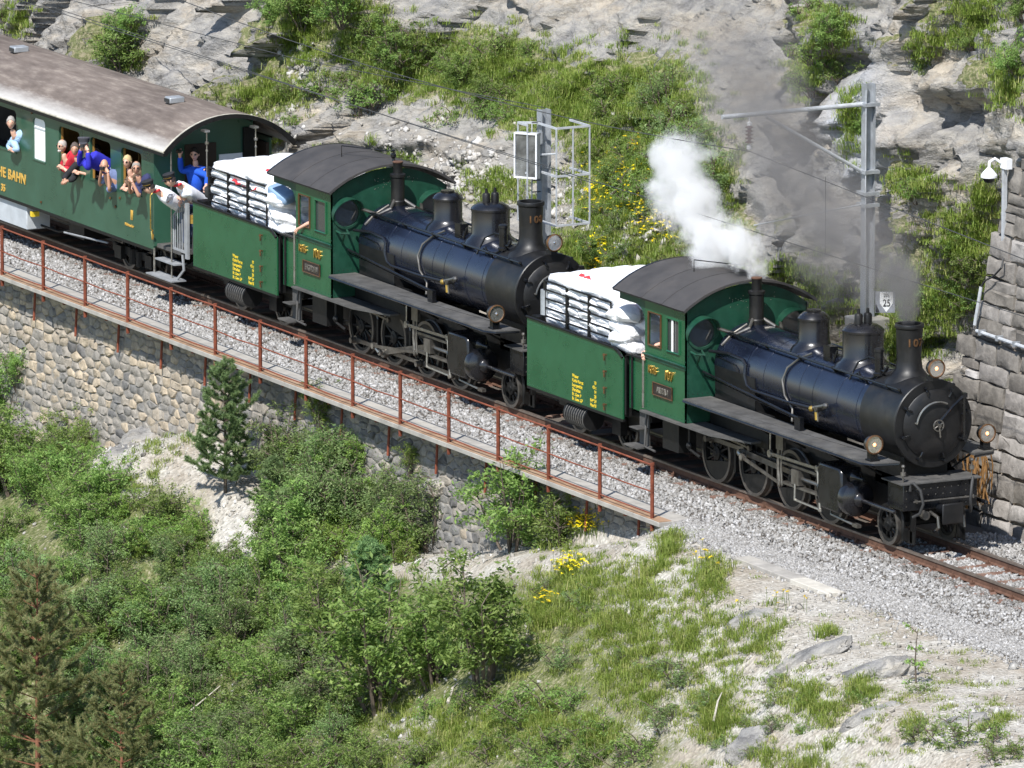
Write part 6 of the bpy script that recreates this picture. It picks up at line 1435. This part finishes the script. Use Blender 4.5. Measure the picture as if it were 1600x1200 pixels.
PR['pine'] = [pine_proto(3, 2.5, .95, dens=2.6)]; PR['brownpine'] = [pine_proto(5, 4.4, 1.9, 'needle_brown', 'bark_red', 3.0)]; PR['smallpine'] = [pine_proto(7, 1.2, .55, dens=2.)]
NM = {'hazel': ('hazel_shrub', 'shrub'), 'bush': ('leafy_bush', 'bush'), 'willow': ('willow_shrub', 'shrub'), 'fresh': ('leafy_bush', 'bush'), 'low': ('low_bush', 'bush'), 'lowgrey': ('low_bush', 'bush'), 'lime': ('leafy_sprig', 'sprig'), 'sapling': ('sapling', 'sapling'), 'pine': ('pine_tree', 'pine tree'), 'brownpine': ('pine_tree', 'pine tree'), 'smallpine': ('pine_tree', 'pine tree')}
def plant(kind, px, py, s, label, where='fg', group=None, sink=.05, zs=1., loc=None):
    if loc is None:
        loc, nrm = cast(px, py, where)
        if loc is None: return None
    fm, sm_ = rnd.choice(PR[kind]); nm, ct = NM[kind]
    T = thing(nm, loc-Vector((0, 0, sink)), label, ct, group, rnd.uniform(0, 6.28)); T.scale = (s, s, s*zs)
    if where == 'cliff': T.rotation_euler = (rnd.uniform(.1, .3), 0, 0); 
    T.scale = (s, s, s*zs)
    f = obj('foliage' if 'pine' in kind else 'crown', fm, T); t_ = obj('trunk' if 'pine' in kind else 'stem', sm_, T)
    if where == 'cliff': f.rotation_euler.z = t_.rotation_euler.z = rnd.uniform(0, 6)
    return T
# named individuals, base points read off the slope
IND = [('pine', 352, 770, 1.02, 'young green pine with upright candles standing before the retaining wall'),
 ('brownpine', 60, 1280, 1.1, 'tall sparse pine with browned needle tips at the bottom left corner'),
 ('brownpine', 190, 1330, .8, 'smaller brown tipped pine right of the big corner pine'),
 ('smallpine', 432, 812, 1.0, 'small round dark pine bush right of the young pine'), ('smallpine', 432, 745, .8, 'little pine seedling close to the wall right of the young pine'),
 ('smallpine', 575, 960, 1.15, 'thin pine sapling standing up between the willow shrubs'),
 ('hazel', 800, 862, .98, 'dark glossy hazel bush under the right part of the walkway'),
 ('bush', 880, 850, 1.05, 'thin twiggy bush beside the hazel and the yellow flowers'),
 ('hazel', 590, 1105, 1.25, 'tallest dark hazel thicket in the middle foreground'), ('hazel', 755, 1080, 1.18, 'rounded hazel shrub right of the tall thicket'), ('hazel', 680, 1070, .95, 'hazel shrub filling the gap between the two big foreground hazels'),
 ('hazel', 520, 1040, .85, 'hazel shrub at the left foot of the tall thicket'),
 ('willow', 470, 860, .95, 'grey green willow shrub under the wall left of the hazel thicket'), ('willow', 560, 850, .95, 'pale willow shrub reaching up the wall behind the tall thicket'), ('willow', 620, 860, .9, 'light willow shrub at the right edge of the willow row'),
 ('fresh', 640, 730, .45, 'small fresh green bush growing on the wall face'), ('fresh', 500, 660, .55, 'light green bush rooted in the wall below the walkway brackets'), ('fresh', 560, 720, .5, 'airy bush climbing the wall right of the small green bush'),
 ('bush', 15, 660, 1.15, 'dark bush covering the wall at the left picture edge'), ('bush', 30, 600, .7, 'upper bush on the far left wall corner'), ('hazel', 20, 770, .8, 'broad leafed bush at the left edge below the wall'),
 ('sapling', 1438, 1068, 1.05, 'thin young sapling with feathery crown alone in the gravel'), ('low', 1438, 1080, .45, 'small leafy clump around the foot of the gravel sapling'),
 ('lime', 262, 528, .38, 'bright lime green sprig just below the walkway edge'), ('low', 490, 612, .65, 'leafy twig hanging under the walkway near the fourth post'),
 ('lowgrey', 1070, 1060, .9, 'grey green low bush on the slope left of the slanting slabs'), ('lowgrey', 1040, 1130, 1.1, 'wide blue green low bush near the bottom centre right'), ('lowgrey', 1110, 1100, .8, 'blue green bush above the cracked rock'),
 ('lowgrey', 1210, 1100, .6, 'grey green bush below the slanting slabs'), ('low', 1510, 1160, 1.1, 'dense green bush at the bottom right of the slope'), ('low', 1570, 1185, .9, 'green bush in the bottom right corner'), ('low', 1440, 1150, .7, 'leafy bush left of the dense bottom right bush'),
 ('low', 900, 1100, .8, 'low green bush right of the hazel shrubs'), ('lowgrey', 885, 1035, .9, 'greyish bush at the right foot of the rounded hazel'), ('low', 935, 960, .6, 'small dark bush below the yellow flowers'), ('low', 860, 925, .7, 'low bush left of the lower yellow flowers')]
for k, px, py, s, lb in IND:
    if k in ('fresh',) and py < 740 or (k == 'lime') or (px, py) == (490, 612) or (px, py) == (30, 600):
        l_ = on(px, py, y=-2.12); plant(k, px, py, s, lb, loc=l_)
    else: plant(k, px, py, s, lb)
# the thicket that covers the lower left: filled from seeds spread over the slope
LMK = [((352, 680), 'the young green pine'), ((590, 980), 'the tallest dark hazel thicket'), ((755, 980), 'the rounded hazel shrub'), ((240, 700), 'the pale rubble heap'), ((60, 1050), 'the brown tipped corner pine'), ((15, 660), 'the dark corner bush'), ((905, 838), 'the big yellow flower clump'), ((432, 780), 'the small round pine'), ((290, 950), 'the short bleached stick'), ((290, 1145), 'the long bleached branch'),
  ((1438, 1030), 'the lone gravel sapling'), ((1335, 1040), 'the longest slanting rock slab'), ((1185, 1150), 'the upright cracked rock'), ((810, 790), 'the hazel under the walkway'), ((575, 900), 'the thin pine sapling'), ((1172, 962), 'the pale pointed rock')]
LMC = [((190, 70), 'the bush over the coach'), ((500, 20), 'the bushes at the top edge'), ((640, 215), 'the grey rock ledge'), ((850, 250), 'the small caged mast'), ((1080, 300), 'the white steam cloud'), ((590, 240), 'the second whistle'), ((1350, 200), 'the catenary mast'), ((1570, 300), 'the camera pole'), ((1420, 520), 'the leading chimney'), ((420, 220), 'the coach roof end'), ((720, 130), 'the upper bank bush'), ((960, 130), 'the smooth rock face'), ((560, 100), 'the upper grassy slope')]
def place_words(px, py, where, s, smin, smax):
    L = LMK if where == 'fg' else LMC; best = sorted(L, key=lambda l: (l[0][0]-px)**2+(l[0][1]-py)**2)[0]; dx, dy = px-best[0][0], py-best[0][1]; d = math.hypot(dx, dy)
    w = 'left of' if dx < 0 else 'right of'
    if abs(dy) > abs(dx)*1.6: w = 'above' if dy < 0 else 'below'
    elif abs(dy) > abs(dx)*.6: w = ('above and ' if dy < 0 else 'below and ')+w
    t = (s-smin)/(smax-smin); sz = 'smaller' if t < .34 else 'larger' if t > .67 else 'middling'
    return sz, ('close ' if d < 45 else 'far ' if d > 120 else '')+w+' '+best[1]
def fill(kind, poly, n, smin, smax, label, group, where='fg'):
    k = 0
    for _ in range(n*12):
        px = rnd.uniform(min(p[0] for p in poly), max(p[0] for p in poly)); py = rnd.uniform(min(p[1] for p in poly), max(p[1] for p in poly))
        ins = False; j = len(poly)-1
        for i in range(len(poly)):
            if (poly[i][1] > py) != (poly[j][1] > py) and px < (poly[j][0]-poly[i][0])*(py-poly[i][1])/(poly[j][1]-poly[i][1])+poly[i][0]: ins = not ins
            j = i
        if not ins: continue
        if where == 'fg' and blobs(np.array([px]), np.array([py]), FG_BARE)[0] > .55: continue
        s_ = rnd.uniform(smin, smax); a_, b_ = place_words(px, py, where, s_, smin, smax); plant(kind, px, py, s_, a_+' '+label+' '+b_, where, group); k += 1
        if k >= n: break
LEFT = [(-40, 720), (130, 740), (200, 800), (330, 860), (420, 900), (480, 1000), (560, 1120), (600, 1260), (-40, 1300)]
fill('bush', LEFT, 95, .6, 1.05, 'green thicket bush', 'bushes of the lower left thicket')
fill('willow', [(-20, 900), (250, 880), (470, 930), (560, 1120), (560, 1280), (100, 1280)], 34, .6, 1.0, 'grey green willow', 'willows of the lower left thicket')
fill('fresh', [(100, 660), (170, 690), (190, 790), (330, 800), (420, 880), (200, 880), (60, 780)], 26, .35, .7, 'light green bush', 'small bushes around the rubble heap')
fill('fresh', [(440, 700), (640, 780), (640, 900), (440, 880)], 22, .55, .9, 'airy light green bush', 'light bushes before the wall')
fill('willow', [(440, 700), (560, 740), (700, 800), (700, 880), (440, 860)], 14, .85, 1.2, 'tall grey willow', 'willows before the wall')
fill('hazel', [(380, 860), (480, 880), (560, 960), (520, 1060), (400, 980)], 5, .6, .8, 'dark hazel', 'hazels left of the tall thicket')
fill('bush', [(-30, 690), (110, 720), (150, 800), (-30, 800)], 8, .8, 1.1, 'dense bush', 'bushes under the wall corner')
fill('low', [(560, 1110), (860, 1080), (1000, 1180), (980, 1290), (500, 1290)], 34, .6, 1.3, 'low leafy bush', 'low bushes along the bottom')
fill('low', [(300, 1000), (560, 1130), (600, 1290), (240, 1290)], 24, .7, 1.3, 'low broad bush', 'low bushes at the bottom left')
fill('lowgrey', [(850, 900), (1120, 950), (1250, 1200), (950, 1200)], 12, .35, .7, 'grey green herb clump', 'herb clumps on the gravel slope')
fill('low', [(1120, 1000), (1560, 1130), (1600, 1200), (1150, 1200)], 10, .25, .5, 'green herb clump', 'herb clumps among the lower rocks')
fill('bush', [(-200, 760), (-60, 760), (-60, 1300), (-200, 1300)], 8, .7, 1.1, 'green edge bush', 'bushes of the lower left thicket')
# bank behind the train
for k, px, py, s, lb in [('bush', 190, 105, 1.0, 'dark green bush clinging to the grey rock above the coach roof'), ('bush', 205, 60, .7, 'upper bush on the rock above the coach'), ('bush', 470, 30, .9, 'leafy bush at the top edge above the second cab'), ('bush', 530, 25, .9, 'second leafy bush at the top edge left of centre'), ('bush', 430, 30, .6, 'small bush left of the top edge bushes'),
    ('bush', 615, 85, .75, 'round bush high on the bank'), ('willow', 1070, 270, .95, 'dusky willow behind the steam cloud'), ('willow', 1110, 330, .9, 'lower dusky willow left of the rock buttress'), ('willow', 1040, 190, .8, 'willow on the slope in the smoke'), ('bush', 720, 130, .7, 'bush on the upper bank in the middle'), ('bush', 760, 155, .55, 'small bush below the upper bank bush'),
    ('bush', 1300, 60, .6, 'bush on the rock ledge left of the catenary mast top'), ('bush', 1345, 205, .4, 'bush in the crack behind the catenary mast'), ('low', 1265, 130, .9, 'low bush in the rock cleft'), ('bush', 1520, 75, .5, 'dark bush under the overhang at top right'), ('low', 1440, 100, .7, 'bright bush hanging over the pale rock streak'), ('bush', 1588, 110, .6, 'bush at the top right edge of the cliff'), ('bush', 1595, 20, .5, 'bush in the top right corner'),
    ('bush', 1490, 395, .45, 'bush in the grass strip left of the camera pole'), ('low', 1430, 300, .7, 'tufted bush on the cliff ledge right of the mast'), ('low', 1450, 470, .8, 'low bush in the grass above the leading chimney'), ('low', 1515, 415, .8, 'low bush at the foot of the grass strip'), ('bush', 10, 30, .5, 'bush in the top left corner'), ('low', 700, 190, .8, 'low bush above the rock ledge'), ('low', 560, 265, .9, 'low bush beside the second whistle'), ('low', 630, 255, .9, 'low bush right of the second whistle'), ('bush', 960, 290, .6, 'bush right of the small mast'), ('bush', 930, 400, .45, 'bush beside the lower end of the cage')]:
    plant(k, px, py, s, lb, 'cliff')
fill('low', [(380, 130), (560, 30), (860, 80), (1080, 170), (1100, 300), (950, 330), (860, 190), (600, 170), (420, 220)], 48, .5, 1.1, 'low green scrub', 'scrub on the bank behind the train', 'cliff')
fill('low', [(1380, 540), (1460, 440), (1560, 280), (1570, 400), (1470, 560)], 12, .35, .7, 'low green plant', 'plants in the grass strip', 'cliff')
fill('lowgrey', [(900, 300), (1100, 340), (1140, 430), (900, 430)], 12, .5, .9, 'grey green bank herb', 'herbs below the steam', 'cliff')
fill('low', [(1220, 20), (1320, 0), (1340, 120), (1260, 150)], 6, .4, .8, 'green ledge plant', 'plants on the upper rock ledge', 'cliff')
# grass: blades in tufts, one piece of ground cover on each side
def grass(where, spots, name, label):
    A = []
    for cx_, cy_, rx, ry, tufts, h_ in spots:
        for _ in range(tufts):
            l_, n_ = cast(rnd.gauss(cx_, rx*.55), rnd.gauss(cy_, ry*.55), where)
            if l_ is None: continue
            if where == 'fg' and l_.y > -2.25 and l_.x < -4.6: continue
            A.append((*l_, h_*rnd.uniform(.6, 1.3), rnd.random()))
    A = np.array(A); m = 40; n = len(A)*m; B = np.repeat(A, m, 0); P = B[:, :3]+NR.normal(size=(n, 3))*np.array([.075, .075, .0]); P[:, 2] -= .02
    h = B[:, 3]*NR.uniform(.35, .95, n); d = NR.normal(size=(n, 3)); d[:, 2] = 0; d /= np.linalg.norm(d, axis=1)[:, None]; lean = NR.uniform(.1, 1.5, (n, 1))
    top = P+d*h[:, None]*lean+np.array([0, -.05 if where == 'cliff' else 0, 1.])*h[:, None]*(1-.3*lean); mid = P+d*h[:, None]*lean*.3+np.array([0, 0, .6])*h[:, None]
    s = np.cross(d, [0, 0, 1.])*.0062; V = np.stack([P-s, P+s, mid+s*.8, mid-s*.8, top], 1).reshape(-1, 3); k = np.arange(n)*5
    F = np.concatenate([np.stack([k, k+1, k+2], 1), np.stack([k, k+2, k+3], 1), np.stack([k+3, k+2, k+4], 1)])
    tone = np.repeat(np.clip(.30+.5*B[:, 4]*.8+.13*NR.normal(size=n), 0, 1), 5)
    tag(obj(name, np_mesh(name, V, F, 'grass_blade', tone=tone)), label, 'grass', kind='stuff')
grass('cliff', [(c[0], c[1], c[2], c[3], int(c[2]*c[3]*.055)+6, .20) for c in VEG if c[4] > .65], 'bank_grass', 'green and straw coloured grass on the bank and ledges behind the train')
FGS = [(1045, 865, 20, 28, 26, .32), (1110, 905, 34, 26, 44, .30), (1295, 990, 14, 10, 14, .22), (990, 920, 60, 40, 60, .28), (960, 980, 60, 30, 50, .28), (890, 930, 50, 50, 50, .3), (845, 960, 30, 30, 40, .3), (1090, 980, 50, 30, 30, .2), (1150, 985, 50, 30, 30, .22), (1200, 1000, 25, 30, 26, .2),
  (1010, 1010, 60, 40, 50, .25), (970, 1045, 40, 40, 36, .25), (1070, 1000, 30, 20, 20, .25), (1120, 1030, 60, 30, 26, .2), (1255, 1090, 35, 25, 32, .26), (1345, 1080, 22, 25, 24, .26), (1125, 1125, 35, 45, 60, .34), (1290, 1110, 25, 30, 24, .24), (1430, 1135, 16, 10, 10, .2), (1560, 1130, 40, 15, 14, .2), (1000, 1090, 60, 50, 50, .25),
  (930, 1150, 60, 40, 50, .28), (840, 1120, 50, 40, 50, .3), (215, 1140, 50, 40, 44, .3), (210, 1070, 30, 25, 24, .35), (330, 1160, 60, 30, 40, .3), (240, 690, 60, 40, 40, .18), (210, 765, 40, 30, 24, .2), (1240, 1190, 60, 20, 26, .3), (1500, 1080, 100, 60, 30, .12), (1350, 960, 150, 40, 26, .08), (700, 1150, 80, 40, 50, .3), (120, 760, 40, 30, 20, .3), (1060, 830, 40, 10, 12, .15), (640, 1000, 200, 200, 60, .3)]
FGS += [(1000, 960, 170, 110, 420, .11), (1150, 1100, 190, 90, 300, .10), (1400, 1120, 160, 60, 120, .09), (760, 1150, 160, 50, 180, .14), (900, 900, 60, 60, 130, .14), (300, 1150, 150, 50, 120, .16), (620, 1100, 200, 80, 120, .16)]
grass('fg', FGS, 'slope_grass', 'tufts of fresh green grass scattered over the gravel slope')
# yellow flowers
def flowers(px, py, rx, ry, n, label, where='fg'):
    L = []; l0, _ = cast(px, py, where)
    if l0 is None: return
    mb = MB()
    for _ in range(n):
        l_, _n = cast(px+rnd.gauss(0, rx*.5), py+rnd.gauss(0, ry*.5), where)
        if l_ is None or (l_-l0).length > 4: continue
        h = rnd.uniform(.15, .38); t = l_+V3(rnd.uniform(-.05, .05), rnd.uniform(-.05, .05), h); mb.tube([l_-l0-V3(0, 0, .03), t-l0], .004, 3)
        L.append(tuple(t-l0))
        for _ in range(2): L.append(tuple(t-l0+V3(rnd.uniform(-.03, .03), rnd.uniform(-.03, .03), rnd.uniform(-.02, .02))))
    if not L: return
    T = thing('yellow_flowers', l0, label, 'wildflowers'); obj('blossoms', leaves(L, .040, .5+.2*NR.normal(size=len(L)), 'flower_yellow', 'blossoms', 1.5), T)
    st_ = tag(mb.build('stalks', 'grass_blade', T, smooth=0), kind='stuff')
flowers(905, 834, 34, 14, 170, 'largest clump of yellow wildflowers beneath the right part of the walkway'); flowers(890, 903, 26, 14, 80, 'yellow wildflowers lower down the grassy slope'); flowers(852, 955, 14, 8, 26, 'small patch of yellow wildflowers beside the hazel'); flowers(935, 805, 14, 6, 10, 'few yellow wildflowers just under the walkway')
flowers(1100, 888, 16, 14, 14, 'yellow flowers in the bright grass tuft beside the path'); flowers(1220, 950, 40, 14, 12, 'scattered yellow flowers near the pale pointed rock')
for i, (px, py, rx, ry, n) in enumerate([(960, 290, 40, 30, 46), (930, 320, 30, 30, 30), (1000, 350, 40, 30, 34), (935, 400, 20, 20, 22), (1030, 380, 30, 20, 18), (925, 435, 14, 8, 12), (990, 245, 12, 8, 9)]):
    flowers(px, py, rx, ry, n*2, ['yellow flowers right of the small caged mast', 'yellow flowers just beside the cage of the small mast', 'yellow flowers on the bank left of the white steam', 'yellow flowers above the front tender', 'yellow flowers under the white steam', 'yellow flowers touching the sacks of the front tender', 'topmost yellow flowers on the bank'][i], 'cliff')
# dead sticks
def stick(p, q, label, r=.02):
    a, _ = cast(*p); b, _ = cast(*q)
    if a and b:
        c = a.lerp(b, .5)+V3(0, 0, .12); o = MB().tube([a+V3(0, 0, .25), c+V3(0, 0, .22), b+V3(0, 0, .25)], [r, r*.8, r*.4], 6).build('dead_branch', 'bark_pale', None); tag(o, label, 'branch')
stick((240, 1195), (345, 1092), 'long bleached branch lying at the bottom left'); stick((250, 938), (322, 962), 'short bleached stick lying on the thicket'); stick((505, 1060), (530, 960), 'leaning dead grey stem in front of the tall hazel', .03); stick((470, 985), (520, 950), 'crooked dead grey limb left of the tall hazel', .03)
stick((1115, 1150), (1128, 1105), 'small grey stick near the cracked rock'); stick((700, 1120), (715, 1090), 'pale broken stub among the low bushes', .03)

# ================================================================== STEAM AND SMOKE: bodies of air with droplets or soot in them
def cloud(name, puffs, dens, col, aniso, nscale, thr, label, cat, rough=.65, wsc=.9, soft=.75):
    lo = Vector([min(p[0][i]-p[1] for p in puffs) for i in range(3)]); hi = Vector([max(p[0][i]+p[1] for p in puffs) for i in range(3)])
    m = bpy.data.materials.new(name); m.use_nodes = True; nt = m.node_tree; nt.nodes.clear(); MATS[name] = m
    out = nt.nodes.new('ShaderNodeOutputMaterial'); pv = nt.nodes.new('ShaderNodeVolumePrincipled'); nt.links.new(pv.outputs[0], out.inputs['Volume'])
    pv.inputs['Color'].default_value = (*col, 1); pv.inputs['Anisotropy'].default_value = aniso
    tc = nt.nodes.new('ShaderNodeTexCoord'); no = tex(nt, nscale, 5, rough, tc.outputs['Object'])
    sub = N(nt, 'ShaderNodeVectorMath', operation='SUBTRACT'); nt.links.new(no.outputs['Color'], sub.inputs[0]); sub.inputs[1].default_value = (.5, .5, .5)
    sc = N(nt, 'ShaderNodeVectorMath', operation='SCALE'); nt.links.new(sub.outputs[0], sc.inputs[0]); sc.inputs['Scale'].default_value = wsc
    wv = N(nt, 'ShaderNodeVectorMath', operation='ADD'); nt.links.new(tc.outputs['Object'], wv.inputs[0]); nt.links.new(sc.outputs[0], wv.inputs[1])
    acc = None; c0 = (lo+hi)/2
    for c, r, w in puffs:
        d = N(nt, 'ShaderNodeVectorMath', operation='DISTANCE'); nt.links.new(wv.outputs[0], d.inputs[0]); d.inputs[1].default_value = Vector(c)-c0
        mr = N(nt, 'ShaderNodeMapRange', interpolation_type='SMOOTHSTEP'); nt.links.new(d.outputs['Value'], mr.inputs[0]); mr.inputs[1].default_value = 0; mr.inputs[2].default_value = r; mr.inputs[3].default_value = w; mr.inputs[4].default_value = 0
        if acc is None: acc = mr.outputs[0]
        else: a = N(nt, 'ShaderNodeMath', operation='ADD'); nt.links.new(acc, a.inputs[0]); nt.links.new(mr.outputs[0], a.inputs[1]); acc = a.outputs[0]
    n2 = tex(nt, nscale*2.2, 4, rough, tc.outputs['Object'])
    mm = N(nt, 'ShaderNodeMath', operation='MULTIPLY_ADD'); nt.links.new(n2.outputs[0], mm.inputs[0]); mm.inputs[1].default_value = .9; mm.inputs[2].default_value = -.45
    ad = N(nt, 'ShaderNodeMath', operation='ADD'); nt.links.new(acc, ad.inputs[0]); nt.links.new(mm.outputs[0], ad.inputs[1])
    mr = N(nt, 'ShaderNodeMapRange'); nt.links.new(ad.outputs[0], mr.inputs[0]); mr.inputs[1].default_value = thr; mr.inputs[2].default_value = thr+soft; mr.inputs[3].default_value = 0; mr.inputs[4].default_value = dens
    nt.links.new(mr.outputs[0], pv.inputs['Density'])
    g_ = .55*wsc; o = MB().box(lo.x-c0.x-g_, hi.x-c0.x+g_, lo.y-c0.y-g_, hi.y-c0.y+g_, lo.z-c0.z-g_, hi.z-c0.z+g_).build(name, m, None, c0, smooth=0)
    tag(o, label, cat, kind='stuff'); return o
def pf(px, py, rpx, y, w=1.): p = on(px, py, y=y); return (p, rpx/88.*1.28, w)
cloud('steam_cloud', [pf(1174, 425, 22, .1, 1.1), pf(1168, 400, 30, .1, 1.2), pf(1150, 375, 42, .1, 1.3), pf(1120, 375, 48, .15, 1.1), pf(1090, 345, 50, .2, 1.1), pf(1105, 405, 40, 0., 1.), pf(1085, 300, 46, .2, .9), pf(1050, 315, 52, .2, .9), pf(1060, 255, 52, .2, .9), pf(1040, 240, 40, .2, .7), pf(1090, 235, 38, .2, .6)],
      9., (.998, .998, .999), .0, 1.7, .30, 'billowing white steam blowing off the roof of the front cab', 'steam', .72, 1.15, 1.15)
cloud('chimney_smoke', [pf(1419, 492, 20, 0, 1.9), pf(1414, 468, 32, 0, 1.8), pf(1400, 430, 50, .1, 1.5), pf(1365, 450, 60, .1, 1.1), pf(1300, 410, 90, .1, .9), pf(1240, 340, 95, .2, .8), pf(1370, 390, 75, .1, 1.), pf(1320, 340, 95, .1, .95), pf(1270, 290, 105, .2, .85), pf(1225, 240, 105, .2, .75), pf(1190, 190, 110, .3, .7), pf(1170, 130, 120, .3, .6), pf(1140, 60, 140, .3, .5), pf(1060, 30, 140, .3, .4)],
      1.25, (.46, .44, .44), .2, .7, .30, 'dark grey coal smoke drifting up and back from the front chimney', 'smoke', .7, 1.5, 1.1)
cloud('chimney_plume', [pf(1419, 497, 15, 0, 1.4), pf(1418, 482, 20, 0, 1.4), pf(1413, 462, 28, 0, 1.3), pf(1404, 440, 38, .05, 1.1), pf(1390, 415, 48, .1, .9)], 2.6, (.40, .39, .39), .2, 1.2, .25, 'densest dark smoke just leaving the rim of the front chimney', 'smoke', .7, .5, 1.1)
print('objects', len(bpy.data.objects))
